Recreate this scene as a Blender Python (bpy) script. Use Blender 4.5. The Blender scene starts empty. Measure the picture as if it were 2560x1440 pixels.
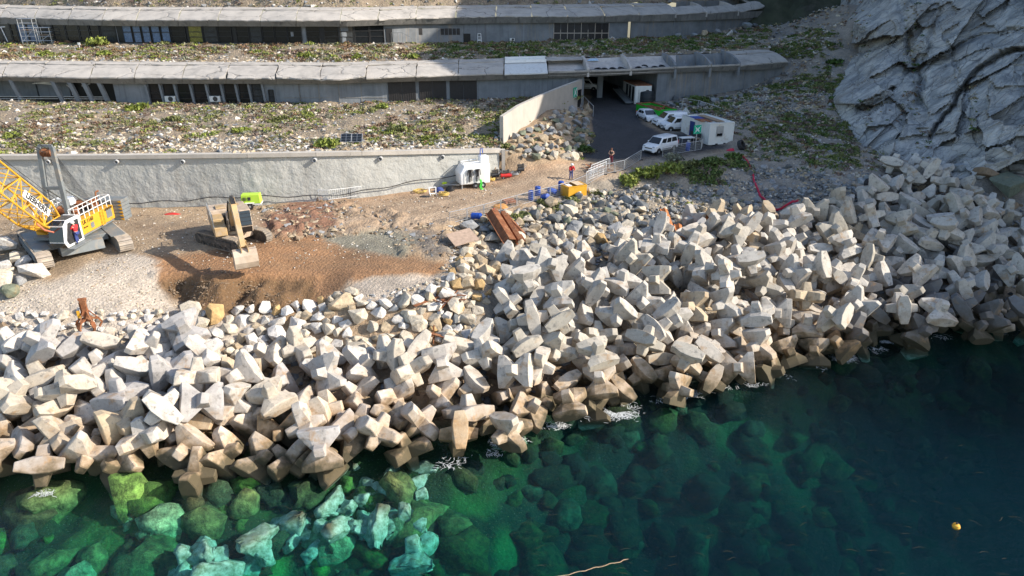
import bpy, bmesh, math, random
import numpy as np
from mathutils import Vector, Matrix, Euler
R = math.radians
scene = bpy.context.scene
COL = scene.collection
# ------------------------------------------------------------------ camera, sky, sun, exposure
CZ, TH, FPX = 25.8, R(23.5), 1750.0          # camera height, pitch below the horizon, focal length in px of a 2560 px wide frame
cam_d = bpy.data.cameras.new('camera'); cam = bpy.data.objects.new('camera', cam_d); COL.objects.link(cam)
cam.location = (0, 0, CZ); cam.rotation_euler = (math.pi/2 - TH, 0, 0)
cam_d.sensor_width = 36.0; cam_d.lens = 36.0*FPX/2560.0; cam_d.clip_start = 0.5; cam_d.clip_end = 2000
scene.camera = cam
SUN_EL = R(31); LH = Vector((-1.0, 0.13, 0)).normalized()          # light travels to the left and slightly away
SUN_DIR = Vector((LH.x*math.cos(SUN_EL), LH.y*math.cos(SUN_EL), -math.sin(SUN_EL)))
world = bpy.data.worlds.new('World'); scene.world = world; world.use_nodes = True
wn = world.node_tree; bgn = wn.nodes['Background']
sky = wn.nodes.new('ShaderNodeTexSky'); sky.sky_type = 'NISHITA'; sky.sun_disc = False
sky.sun_elevation = SUN_EL; sky.sun_rotation = math.atan2(-LH.x, -LH.y); sky.air_density = 1.0; sky.dust_density = 1.0
wn.links.new(sky.outputs[0], bgn.inputs[0]); bgn.inputs[1].default_value = 0.15
sun_d = bpy.data.lights.new('sun', 'SUN'); sun = bpy.data.objects.new('sun', sun_d); COL.objects.link(sun)
sun_d.energy = 4.3; sun_d.angle = R(0.5); sun_d.color = (1.0, 0.93, 0.82)
sun.rotation_euler = SUN_DIR.to_track_quat('-Z', 'Y').to_euler(); sun.location = (60, -10, 60)
scene.view_settings.view_transform = 'Standard'; scene.view_settings.look = 'None'
scene.view_settings.exposure = 0.82; scene.view_settings.gamma = 1.0; scene.view_settings.use_curve_mapping = False
scene.render.engine = 'CYCLES'
scene.cycles.max_bounces = 6; scene.cycles.transparent_max_bounces = 12; scene.cycles.use_denoising = True
# ------------------------------------------------------------------ picture <-> place (only used to measure the photograph)
CT, ST = math.cos(TH), math.sin(TH)
def P_d(px, py, d):
    u = (px-1280)/FPX; v = (py-720)/FPX
    return Vector((u*d, d*(CT - v*ST), CZ - d*(ST + v*CT)))
def P_z(px, py, z):
    v = (py-720)/FPX
    return P_d(px, py, (CZ - z)/(ST + v*CT))
def proj(x, y, z):
    h = CZ - z; d = y*CT + h*ST
    return 1280 + FPX*x/d, 720 + FPX*(h*CT - y*ST)/d
def inpoly(px, py, poly):
    px = np.asarray(px, float); py = np.asarray(py, float); c = np.zeros(px.shape, bool); n = len(poly)
    for i in range(n):
        x0, y0 = poly[i]; x1, y1 = poly[(i+1) % n]
        if y0 == y1: continue
        c ^= ((y0 > py) != (y1 > py)) & (px < (x1-x0)*(py-y0)/(y1-y0) + x0)
    return c
def lerp(a, b, t): return a + (b-a)*t
def interp(tab, x): return float(np.interp(x, [t[0] for t in tab], [t[1] for t in tab]))
# smooth value noise on numpy arrays
_nr = np.random.RandomState(7); _NT = _nr.rand(256, 256)
def vnoise(x, y):
    x = np.asarray(x, float); y = np.asarray(y, float)
    xi = np.floor(x).astype(int); yi = np.floor(y).astype(int); fx = x-xi; fy = y-yi
    fx = fx*fx*(3-2*fx); fy = fy*fy*(3-2*fy)
    a = _NT[yi & 255, xi & 255]; b = _NT[yi & 255, (xi+1) & 255]; c = _NT[(yi+1) & 255, xi & 255]; d = _NT[(yi+1) & 255, (xi+1) & 255]
    return (a*(1-fx)+b*fx)*(1-fy) + (c*(1-fx)+d*fx)*fy - 0.5
def fbm(x, y, o=4):
    s = 0; a = 1.0
    for i in range(o):
        s = s + a*vnoise(x*2**i + 17.3*i, y*2**i + 5.1*i); a *= 0.5
    return s
# ------------------------------------------------------------------ lower ground as one height field
SHORE = [(-200,1225),(0,1230),(150,1222),(300,1240),(450,1250),(640,1212),(760,1200),(1000,1180),(1100,1160),(1230,1130),(1380,1055),(1560,1010),(1700,985),(1900,958),(2200,868),(2350,838),(2560,825),(2760,815)]
GP = [ # px, py, z
 (-150,545,6.5),(0,540,6.5),(200,520,6.5),(400,518,6.5),(640,515,6.5),(900,490,6.7),(1100,465,6.9),(1250,442,7.2),
 (-150,640,6.3),(0,620,6.3),(100,600,6.4),(200,640,6.3),(320,560,6.4),(450,560,6.5),(580,620,6.3),(680,560,6.8),(760,550,7.0),(800,600,6.3),(900,560,6.6),(1000,600,6.2),(1100,640,6.0),(900,630,5.9),
 (1060,560,6.5),(1100,590,6.1),(700,650,6.0),(700,698,6.0),(880,690,5.7),(1000,690,5.7),(1080,690,5.6),(400,650,6.2),(500,690,5.9),(560,700,6.0),(640,700,6.05),(420,735,4.6),(470,772,3.4),(600,782,3.3),(700,778,3.3),(770,767,3.8),
 (300,640,6.2),(150,700,5.8),(200,730,5.5),(300,760,4.9),(100,760,5.2),(0,790,4.8),(-150,800,4.8),(400,785,4.2),(20,680,6.0),
 (600,815,3.4),(900,780,4.4),(1000,760,4.7),(1050,750,5.0),(1150,700,5.5),(800,880,2.5),(900,850,3.0),(1000,850,3.2),(1150,800,3.9),(700,850,2.9),
 (0,860,3.2),(200,870,3.1),(400,870,3.0),(-150,860,3.2),(0,1020,1.2),(250,1030,1.1),(500,1020,1.0),(750,1000,0.9),(1000,980,0.9),(1200,930,1.2),
 (1300,470,6.9),(1400,440,7.3),(1440,405,7.8),(1530,412,7.9),(1600,398,8.0),(1650,385,8.1),(1700,365,8.3),(1640,312,9.2),(1560,300,9.3),(1500,270,9.8),(1480,240,10.2),(1560,240,10.3),(1620,270,9.9),(1800,365,8.4),
 (1120,555,6.5),(1220,525,6.6),(1340,500,6.7),(1480,450,7.2),(1600,410,7.8),
 (1180,590,5.6),(1250,560,6.0),(1350,560,5.7),(1450,520,6.0),(1550,480,6.5),(1600,540,5.5),(1700,480,6.3),(1700,430,7.5),(1800,420,7.5),(1800,520,5.6),(1900,520,5.5),(1950,470,6.3),(1900,400,7.8),
 (1250,660,4.9),(1450,640,4.8),(1650,600,4.8),(1850,560,4.9),(2050,560,4.7),(2250,520,5.2),(2450,510,5.5),(2700,500,5.5),
 (1300,850,2.3),(1600,800,2.3),(1900,740,2.3),(2150,690,2.4),(2400,650,2.6),(2560,640,2.8),(2760,640,2.8),
 (1850,330,9.2),(1900,300,10.0),(2000,330,9.2),(2050,400,8.3),(2100,470,7.2),(2180,440,7.8),(2300,420,8),(2450,430,8),(2560,430,8),(2700,420,8),(1950,240,11.2),(1850,250,10.3),(1700,262,10.0),(1750,290,9.6),(2050,250,11.3),(2000,190,12.7),(2070,160,14.3),
 (1700,250,10.1),(1850,222,11.0),(1960,192,12.6),(1950,120,14.8),(2000,90,17.2),(2050,130,16.0),(2100,60,19.2),(2110,10,22.4),(1960,60,18.1),(2010,10,21.9),
 (1275,382,9.4),(1330,385,9.1),(1300,340,10.2),(1350,320,10.5),(1400,290,11.1),(1440,272,11.3),(1440,320,9.9),(1400,350,9.7),(1466,330,9.3),(1440,370,8.6),(1476,300,9.4),(1250,470,6.9),
]
GD = [(2160,200,101),(2240,300,94),(2300,400,84),(2250,100,108),(2400,300,95),(2500,440,80),(2400,440,79.5),(2350,100,110),(2150,120,111),(2150,40,113.5),(2560,300,90),(2560,60,108),(2200,370,84.5)]   # under the cliff: px, py, depth
GSP = 0.4; GX0, GX1, GY0, GY1 = -66.0, 84.0, 8.0, 150.0
def build_ground():
    pts = []
    for px, py, z in GP:
        p = P_z(px, py, z); pts.append((p.x, p.y, z))
    for px, py, d in GD:
        p = P_d(px, py, d); pts.append(tuple(p))
    for i in range(len(SHORE)-1):
        for t in (0, 0.5):
            px = lerp(SHORE[i][0], SHORE[i+1][0], t); py = lerp(SHORE[i][1], SHORE[i+1][1], t)
            p = P_z(px, py, 0); pts.append((p.x, p.y, -1.1))
            dp = min(1, max(0, (px-900)/500)); pts.append((p.x+2.2, p.y-6.0, lerp(-4.0, -6.5, dp))); pts.append((p.x+5, p.y-14, lerp(-6.2, -13, dp))); pts.append((p.x+9, p.y-26, lerp(-9.5, -18, dp)))
    pts += [(-66,8,-10),(84,8,-18),(84,30,-16),(-66,70,7),(-66,128,9),(0,100,10),(0,128,10),(-30,100,9),(-30,80,7.2),(84,80,9),(84,128,20),(40,128,16.8),(0,115,10.5),(84,150,22),(40,150,19),(0,150,12),(-66,150,9)]
    A = np.array(pts); n = len(A)
    D = np.hypot(A[:,None,0]-A[None,:,0], A[:,None,1]-A[None,:,1])
    M = np.zeros((n+3, n+3)); M[:n,:n] = D + np.eye(n)*-0.25; M[:n,n] = 1; M[:n,n+1:] = A[:,:2]; M[n:,:n] = M[:n,n:].T
    w = np.linalg.solve(M, np.r_[A[:,2], 0, 0, 0])
    gx = np.arange(GX0, GX1+1e-6, GSP); gy = np.arange(GY0, GY1+1e-6, GSP)
    X, Y = np.meshgrid(gx, gy); Z = w[n] + w[n+1]*X + w[n+2]*Y
    for i in range(n): Z += w[i]*np.hypot(X-A[i,0], Y-A[i,1])
    return X, Y, Z
GX, GY, GZ = build_ground()
def hz(x, y):
    x = np.asarray(x, float); y = np.asarray(y, float)
    fx = np.clip((x-GX0)/GSP, 0, GZ.shape[1]-1.001); fy = np.clip((y-GY0)/GSP, 0, GZ.shape[0]-1.001)
    i = fx.astype(int); j = fy.astype(int); a = fx-i; b = fy-j
    return (GZ[j,i]*(1-a)+GZ[j,i+1]*a)*(1-b) + (GZ[j+1,i]*(1-a)+GZ[j+1,i+1]*a)*b
def ground_at(px, py, lift=0.0):
    """the point of the lower ground that shows at a pixel of the photograph"""
    ds = np.arange(28, 165, 0.1); u = (px-1280)/FPX; v = (py-720)/FPX
    x = u*ds; y = ds*(CT - v*ST); z = CZ - ds*(ST + v*CT)
    k = np.nonzero(z <= hz(x, y) + lift)[0]
    k = k[0] if len(k) else len(ds)-1
    return Vector((x[k], y[k], float(hz(x[k], y[k]))))
# ------------------------------------------------------------------ object helpers
def tag(o, label=None, cat=None, group=None, kind=None):
    if label: o['label'] = label
    if cat: o['category'] = cat
    if group: o['group'] = group
    if kind: o['kind'] = kind
    return o
def empty(name, loc=(0,0,0), rz=0.0, label=None, cat=None, group=None, rot=None):
    o = bpy.data.objects.new(name, None); COL.objects.link(o); o.empty_display_size = 0.3
    o.location = loc; o.rotation_euler = rot if rot is not None else (0, 0, rz)
    return tag(o, label, cat, group)
def link(name, me, parent=None, loc=None, rot=None, scale=None):
    o = bpy.data.objects.new(name, me); COL.objects.link(o)
    if parent is not None: o.parent = parent
    if loc is not None: o.location = loc
    if rot is not None: o.rotation_euler = rot
    if scale is not None: o.scale = scale
    return o
def copy_tree(o, parent=None):
    c = o.copy(); COL.objects.link(c); c.parent = parent
    for ch in o.children: copy_tree(ch, c)
    return c
class MB:
    """collects simple shapes into one mesh"""
    def __init__(s, origin=(0,0,0)): s.v = []; s.f = []; s.m = []; s.o = Vector(origin); s.mi = 0
    def add(s, vs, fs):
        b = len(s.v); s.v += [tuple(Vector(p) - s.o) for p in vs]
        s.f += [tuple(b+i for i in f) for f in fs]; s.m += [s.mi]*len(fs); return s
    def box(s, c, d, M=None, taper=(1,1)):
        x, y, z = d[0]/2, d[1]/2, d[2]/2; tx, ty = taper; c = Vector(c)
        p = [Vector((-x,-y,-z)),Vector((x,-y,-z)),Vector((x,y,-z)),Vector((-x,y,-z)),Vector((-x*tx,-y*ty,z)),Vector((x*tx,-y*ty,z)),Vector((x*tx,y*ty,z)),Vector((-x*tx,y*ty,z))]
        if M is not None: p = [M @ q for q in p]
        return s.add([c+q for q in p], [(0,3,2,1),(4,5,6,7),(0,1,5,4),(1,2,6,5),(2,3,7,6),(3,0,4,7)])
    def bar(s, a, b, w, h=None, up=(0,0,1)):
        """rectangular bar from a to b"""
        h = h or w; a = Vector(a); b = Vector(b); d = (b-a); L = d.length
        if L < 1e-6: return s
        d = d/L; u = Vector(up); sx = d.cross(u)
        if sx.length < 1e-3: sx = d.cross(Vector((1,0,0)))
        sx.normalize(); sz = sx.cross(d)
        p = []
        for q in (a, b):
            for i, j in ((-1,-1),(1,-1),(1,1),(-1,1)): p.append(q + sx*(i*w/2) + sz*(j*h/2))
        return s.add(p, [(0,3,2,1),(4,5,6,7),(0,1,5,4),(1,2,6,5),(2,3,7,6),(3,0,4,7)])
    def tube(s, a, b, r, n=8, r2=None, caps=True):
        a = Vector(a); b = Vector(b); d = (b-a).normalized(); r2 = r if r2 is None else r2
        x = d.orthogonal().normalized(); y = d.cross(x); p = []
        for q, rr in ((a, r), (b, r2)):
            for i in range(n):
                t = 2*math.pi*i/n; p.append(q + x*(rr*math.cos(t)) + y*(rr*math.sin(t)))
        f = [(i, (i+1) % n, n+(i+1) % n, n+i) for i in range(n)]
        if caps: f += [tuple(range(n-1,-1,-1)), tuple(range(n, 2*n))]
        return s.add(p, f)
    def path(s, pts, r, n=6):
        pts = [Vector(p) for p in pts]; P = []; x = None
        for i, q in enumerate(pts):
            d = (pts[min(i+1, len(pts)-1)] - pts[max(i-1, 0)]).normalized()
            x = d.orthogonal().normalized() if x is None else (x - d*x.dot(d)).normalized()
            y = d.cross(x)
            for k in range(n):
                t = 2*math.pi*k/n; P.append(q + x*(r*math.cos(t)) + y*(r*math.sin(t)))
        f = [(i*n+k, i*n+(k+1) % n, (i+1)*n+(k+1) % n, (i+1)*n+k) for i in range(len(pts)-1) for k in range(n)]
        f += [tuple(range(n-1,-1,-1)), tuple(range((len(pts)-1)*n, len(pts)*n))]
        return s.add(P, f)
    def prism(s, poly, axis, a, b):
        """2-D outline swept along an axis ('x','y','z') from a to b"""
        def mk(u, v, t): return {'x': (t,u,v), 'y': (u,t,v), 'z': (u,v,t)}[axis]
        n = len(poly); p = [mk(u,v,a) for u,v in poly] + [mk(u,v,b) for u,v in poly]
        ar = sum(poly[i][0]*poly[(i+1)%n][1]-poly[(i+1)%n][0]*poly[i][1] for i in range(n))
        flip = (ar > 0) ^ (axis == 'y') ^ (b < a)
        f = [(i, (i+1) % n, n+(i+1) % n, n+i) for i in range(n)] + [tuple(range(n-1,-1,-1)), tuple(range(n, 2*n))]
        if not flip: f = [t[::-1] for t in f]
        return s.add(p, f)
    def hull(s, pts):
        bm = bmesh.new()
        for p in pts: bm.verts.new(p)
        r = bmesh.ops.convex_hull(bm, input=bm.verts)
        bmesh.ops.delete(bm, geom=[g for g in r['geom_interior'] if isinstance(g, bmesh.types.BMVert)], context='VERTS')
        bm.verts.index_update(); vs = [v.co.copy() for v in bm.verts]; fs = [tuple(v.index for v in f.verts) for f in bm.faces]
        bm.free(); return s.add(vs, fs)
    def quad(s, a, b, c, d): return s.add([a,b,c,d], [(0,1,2,3)])
    def lathe(s, prof, c=(0,0,0), n=16, M=None):
        c = Vector(c); p = []
        for r, z in prof:
            for i in range(n):
                t = 2*math.pi*i/n; q = Vector((r*math.cos(t), r*math.sin(t), z)); p.append(c + (M @ q if M is not None else q))
        f = [(j*n+i, j*n+(i+1) % n, (j+1)*n+(i+1) % n, (j+1)*n+i) for j in range(len(prof)-1) for i in range(n)]
        f += [tuple(range(n-1,-1,-1)), tuple(range((len(prof)-1)*n, len(prof)*n))]
        return s.add(p, f)
    def mesh(s, name, mats, smooth=False, bevel=0.0, seg=1):
        me = bpy.data.meshes.new(name); me.from_pydata([tuple(p) for p in s.v], [], s.f)
        for m in (mats if isinstance(mats, (list, tuple)) else [mats]): me.materials.append(m)
        me.polygons.foreach_set('material_index', s.m); me.update()
        if bevel > 0:
            bm = bmesh.new(); bm.from_mesh(me)
            bmesh.ops.remove_doubles(bm, verts=bm.verts, dist=1e-4)
            es = [e for e in bm.edges if e.is_manifold and e.calc_face_angle(0) > R(25)]
            bmesh.ops.bevel(bm, geom=es, offset=bevel, offset_type='OFFSET', segments=seg, affect='EDGES', profile=0.5, clamp_overlap=True)
            bmesh.ops.recalc_face_normals(bm, faces=bm.faces)
            bm.to_mesh(me); bm.free()
        if smooth:
            me.polygons.foreach_set('use_smooth', [True]*len(me.polygons))
            me.set_sharp_from_angle(angle=R(35))
        return me
    def build(s, name, mats, parent=None, smooth=False, bevel=0.0, seg=1, loc=None, rot=None):
        return link(name, s.mesh(name, mats, smooth, bevel, seg), parent, loc, rot)
def np_mesh(name, V, F, mats, smooth=False, colattr=None):
    """V (n,3), F (m,3 or 4) arrays"""
    V = np.asarray(V, np.float32); F = np.asarray(F, np.int32); k = F.shape[1]
    me = bpy.data.meshes.new(name); me.vertices.add(len(V)); me.vertices.foreach_set('co', V.ravel())
    me.loops.add(F.size); me.loops.foreach_set('vertex_index', F.ravel())
    me.polygons.add(len(F)); me.polygons.foreach_set('loop_start', np.arange(len(F), dtype=np.int32)*k)
    me.polygons.foreach_set('use_smooth', np.full(len(F), smooth))
    me.update(calc_edges=True)
    for m in (mats if isinstance(mats, (list, tuple)) else [mats]): me.materials.append(m)
    if colattr is not None:
        a = me.color_attributes.new('tint', 'FLOAT_COLOR', 'POINT')
        c = np.ones((len(V), 4), np.float32); c[:, :3] = colattr; a.data.foreach_set('color', c.ravel())
    return me
# ------------------------------------------------------------------ materials
class NT:
    def __init__(s, name):
        s.m = bpy.data.materials.new(name); s.m.use_nodes = True; s.t = s.m.node_tree; s.n = s.t.nodes
        s.b = s.n['Principled BSDF']; s.out = s.n['Material Output']
    def node(s, ty, **kw):
        x = s.n.new(ty)
        for k, v in kw.items():
            if k.startswith('_'): setattr(x, k[1:], v)
            else: x.inputs[k.replace('__', ' ')].default_value = v
        return x
    def l(s, a, b): s.t.links.new(a, b)
    def pos(s): return s.node('ShaderNodeNewGeometry').outputs['Position']
    def objc(s): return s.node('ShaderNodeTexCoord').outputs['Object']
    def mapv(s, v, scale=(1,1,1), rot=(0,0,0)):
        x = s.node('ShaderNodeMapping'); x.inputs['Scale'].default_value = scale; x.inputs['Rotation'].default_value = rot; s.l(v, x.inputs[0]); return x.outputs[0]
    def noise(s, v, scale, detail=5, rough=0.55, dist=0.0):
        x = s.node('ShaderNodeTexNoise', Scale=scale, Detail=detail, Roughness=rough, Distortion=dist); s.l(v, x.inputs['Vector']); return x.outputs[0]
    def voro(s, v, scale, feature='F1', out='Distance'):
        x = s.node('ShaderNodeTexVoronoi', Scale=scale, _feature=feature); s.l(v, x.inputs['Vector']); return x.outputs[out]
    def ramp(s, f, stops):
        x = s.node('ShaderNodeValToRGB'); e = x.color_ramp.elements
        while len(e) < len(stops): e.new(0.5)
        for k, (p, c) in zip(e, stops):
            k.position = p; k.color = (c, c, c, 1) if isinstance(c, (int, float)) else (*c, 1)
        s.l(f, x.inputs[0]); return x.outputs[0]
    def mix(s, f, a, b, mode='MIX'):
        x = s.node('ShaderNodeMix', _data_type='RGBA', _blend_type=mode)
        for v, i in ((f, 0), (a, 6), (b, 7)):
            if isinstance(v, (int, float)): x.inputs[i].default_value = v if i == 0 else (v, v, v, 1)
            elif isinstance(v, tuple): x.inputs[i].default_value = (*v[:3], 1)
            else: s.l(v, x.inputs[i])
        return x.outputs[2]
    def math(s, op, a, b=0.0):
        x = s.node('ShaderNodeMath', _operation=op)
        for v, i in ((a, 0), (b, 1)):
            if isinstance(v, (int, float)): x.inputs[i].default_value = v
            else: s.l(v, x.inputs[i])
        return x.outputs[0]
    def rng(s, v, a, b, c=0.0, d=1.0):
        x = s.node('ShaderNodeMapRange'); s.l(v, x.inputs[0])
        for i, q in enumerate((a, b, c, d)): x.inputs[i+1].default_value = q
        return x.outputs[0]
    def attr(s, name): return s.node('ShaderNodeAttribute', _attribute_name=name).outputs[0]
    def ocol(s): return s.node('ShaderNodeObjectInfo').outputs['Color']
    def orand(s): return s.node('ShaderNodeObjectInfo').outputs['Random']
    def z(s):
        x = s.node('ShaderNodeSeparateXYZ'); s.l(s.pos(), x.inputs[0]); return x.outputs[2]
    def bump(s, h, strength=0.5, dist=0.05, normal=None):
        x = s.node('ShaderNodeBump', Strength=strength, Distance=dist); s.l(h, x.inputs['Height'])
        if normal is not None: s.l(normal, x.inputs['Normal'])
        return x.outputs[0]
    def fin(s, col=None, rough=None, metal=None, normal=None):
        for v, k in ((col, 'Base Color'), (rough, 'Roughness'), (metal, 'Metallic'), (normal, 'Normal')):
            if v is None: continue
            if isinstance(v, (int, float)): s.b.inputs[k].default_value = v
            elif isinstance(v, tuple): s.b.inputs[k].default_value = (*v[:3], 1)
            else: s.l(v, s.b.inputs[k])
        return s.m
def simple(name, col, rough=0.6, metal=0.0, var=0.18, scale=4.0, dirt=None, dirt_amt=0.35, bump=0.0, bscale=30.0, spec=0.4, obj=False):
    """a painted, rusty or plastic surface: mottled colour, optional dirt and fine relief"""
    n = NT(name); p = n.objc() if obj else n.pos()
    f = n.noise(p, scale, 6, 0.6)
    c = n.mix(n.rng(f, 0.3, 0.7), tuple(x*(1-var) for x in col), tuple(min(1, x*(1+var)) for x in col))
    if dirt is not None:
        g = n.noise(p, scale*0.6, 8, 0.7, 0.5)
        c = n.mix(n.rng(g, 0.62-dirt_amt*0.35, 0.75-dirt_amt*0.2), c, dirt)
    nm = n.bump(n.noise(p, bscale, 4), bump, 0.03) if bump > 0 else None
    n.b.inputs['Specular IOR Level'].default_value = spec
    return n.fin(c, n.rng(f, 0.2, 0.8, max(0.05, rough-0.12), min(1, rough+0.12)), metal, nm)
def concrete_mat(name, base, dark, stain, streaks=True, stain_amt=0.5, bump=0.35, panel=None):
    n = NT(name); p = n.pos()
    f = n.noise(p, 0.55, 8, 0.62); g = n.noise(p, 7.0, 5, 0.6)
    c = n.mix(n.rng(f, 0.35, 0.68), dark, base)
    c = n.mix(n.rng(g, 0.45, 0.75, 0, 0.35), c, tuple(x*0.72 for x in base))
    if streaks:
        s1 = n.noise(n.mapv(p, (1.6, 1.6, 0.12)), 1.5, 6, 0.65)
        c = n.mix(n.rng(s1, 0.52, 0.72, 0, stain_amt), c, stain)
        s2 = n.noise(n.mapv(p, (2.6, 2.6, 0.1)), 1.1, 4, 0.6)
        c = n.mix(n.rng(s2, 0.6, 0.75, 0, stain_amt*0.6), c, tuple(min(1, x*1.5) for x in base))
    return n.fin(c, 0.88, 0.0, n.bump(n.math('ADD', n.noise(p, 12, 6, 0.65), n.math('MULTIPLY', f, 2.0)), bump, 0.04))
m_white = simple('white_paint', (0.78,0.78,0.77), 0.35, var=0.05, dirt=(0.5,0.46,0.4), dirt_amt=0.1, scale=2)
m_black = simple('black_rubber', (0.02,0.02,0.022), 0.6, var=0.4, dirt=(0.12,0.1,0.08), dirt_amt=0.2)
m_dark = simple('dark_metal', (0.035,0.036,0.038), 0.5, var=0.3)
m_glass = simple('dark_glass', (0.012,0.014,0.016), 0.06, var=0.1, spec=0.8)
m_rust = simple('rust', (0.21,0.075,0.03), 0.9, var=0.45, scale=2.5, dirt=(0.33,0.16,0.08), dirt_amt=0.4, bump=0.6, bscale=18)
m_galv = simple('galvanised_steel', (0.5,0.51,0.52), 0.4, 0.6, var=0.12)
m_yellow = simple('yellow_paint', (0.64,0.33,0.03), 0.4, var=0.08, dirt=(0.3,0.19,0.08), dirt_amt=0.12, scale=1.5)
m_grey = simple('grey_paint', (0.17,0.185,0.19), 0.5, var=0.12, dirt=(0.3,0.25,0.19), dirt_amt=0.25, scale=1.2)
m_blue = simple('blue_plastic', (0.015,0.07,0.36), 0.35, var=0.2, dirt=(0.2,0.22,0.3), dirt_amt=0.1)
m_red = simple('red_paint', (0.55,0.03,0.025), 0.45, var=0.15)
m_wood = simple('weathered_wood', (0.33,0.23,0.15), 0.85, var=0.3, scale=6)
# ------------------------------------------------------------------ the ground
RUTS = [[(760,560),(900,535),(1050,510),(1180,480),(1290,450),(1420,425)],[(820,575),(960,548),(1100,520),(1230,487),(1350,458)],[(700,640),(800,650),(900,640),(1000,655),(1090,650)],[(660,660),(780,672),(900,660),(1000,672),(1080,665)],[(640,590),(720,610),(820,620),(940,640)],[(330,560),(420,575),(500,560)],[(60,600),(30,640)],[(900,520),(1020,500),(1120,486)],[(330,655),(410,640),(480,640)]]
def ground_colour(X, Y, Z):
    px, py = proj(X, Y, Z)
    wob = fbm(X*0.5, Y*0.5, 4)*26; wob2 = fbm(X*0.5+40, Y*0.5+9, 4)*16
    qx, qy = px + wob, py + wob2
    C = np.empty(X.shape + (3,)); C[:] = (0.375,0.265,0.165)
    jit = [(random.Random(k).uniform(-9,9), random.Random(k+50).uniform(-6,6)) for k in range(9)]
    def zone(poly, col, soft=1.0, w=1.0):
        m = sum(inpoly(px + wob*w + a, py + wob2*w + b, poly).astype(float) for a, b in jit)/len(jit)*soft
        C[:] = C*(1-m[..., None]) + np.array(col)*m[..., None]
    zone([(1500,380),(1700,380),(3200,380),(3200,900),(1150,900),(1120,600),(1350,520)], (0.30,0.25,0.19))
    zone([(1630,250),(1700,150),(1900,-400),(3200,-400),(3200,560),(1930,560),(1880,480),(1840,420),(1830,380),(1650,320)], (0.29,0.25,0.205))
    zone([(640,560),(900,500),(1250,448),(1450,400),(1640,392),(1500,450),(1340,500),(1130,556),(1060,590),(760,600)], (0.40,0.29,0.195))
    zone([(700,500),(900,480),(1250,438),(1420,400),(1480,400),(1280,452),(1000,500),(820,530)], (0.37,0.235,0.14), 0.8)
    zone([(-300,560),(340,550),(520,560),(520,640),(340,640),(120,690),(-300,660)], (0.31,0.225,0.145))
    zone([(330,640),(520,635),(700,590),(840,585),(1000,640),(1120,655),(1090,690),(880,702),(780,760),(640,785),(470,790),(400,720),(372,680)], (0.29,0.155,0.075))
    zone([(395,700),(470,695),(640,698),(770,700),(800,730),(760,785),(600,795),(470,792),(405,740)], (0.155,0.088,0.04), 1.0, 0.4)
    for L in RUTS:
        for (a, b), (c, d) in zip(L[:-1], L[1:]): zone([(a,b-3.5),(c,d-3.5),(c,d+3.5),(a,b+3.5)], (0.2,0.125,0.07), 0.75, 0.25)
    zone([(640,560),(720,500),(840,500),(830,580),(700,590)], (0.24,0.125,0.075))
    zone([(780,590),(980,572),(1070,600),(1010,645),(850,618)], (0.22,0.2,0.15))
    zone([(1030,580),(1110,580),(1130,640),(1060,640)], (0.11,0.105,0.1), 0.8)
    zone([(-300,640),(120,700),(330,625),(396,655),(390,710),(470,785),(700,790),(700,860),(-300,880)], (0.46,0.39,0.315))
    zone([(880,700),(1120,690),(1160,740),(1050,775),(930,755),(860,730)], (0.42,0.35,0.28))
    zone([(1462,150),(1660,150),(1620,260),(1600,300),(1650,330),(1740,330),(1830,370),(1740,385),(1600,402),(1500,402),(1440,398),(1478,340)], (0.042,0.042,0.046), 1.0, 0.35)
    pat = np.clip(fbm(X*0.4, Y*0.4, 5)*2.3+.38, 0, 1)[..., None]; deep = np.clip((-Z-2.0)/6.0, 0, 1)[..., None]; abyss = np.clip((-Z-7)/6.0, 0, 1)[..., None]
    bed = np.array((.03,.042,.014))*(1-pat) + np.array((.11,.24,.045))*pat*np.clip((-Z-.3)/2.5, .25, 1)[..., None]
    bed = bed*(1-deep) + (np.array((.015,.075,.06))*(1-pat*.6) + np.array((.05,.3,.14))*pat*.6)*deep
    far = np.clip((px-850)/700, 0, 1)[..., None]; bed = bed*(1-.72*far); bed = bed*(1-abyss) + np.array((.006,.03,.05))*abyss  # dim blue light of deep water is put into the bed colour
    w = np.clip((0.5-Z)/0.6, 0, 1)[..., None]
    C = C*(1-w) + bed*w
    return C
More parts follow.
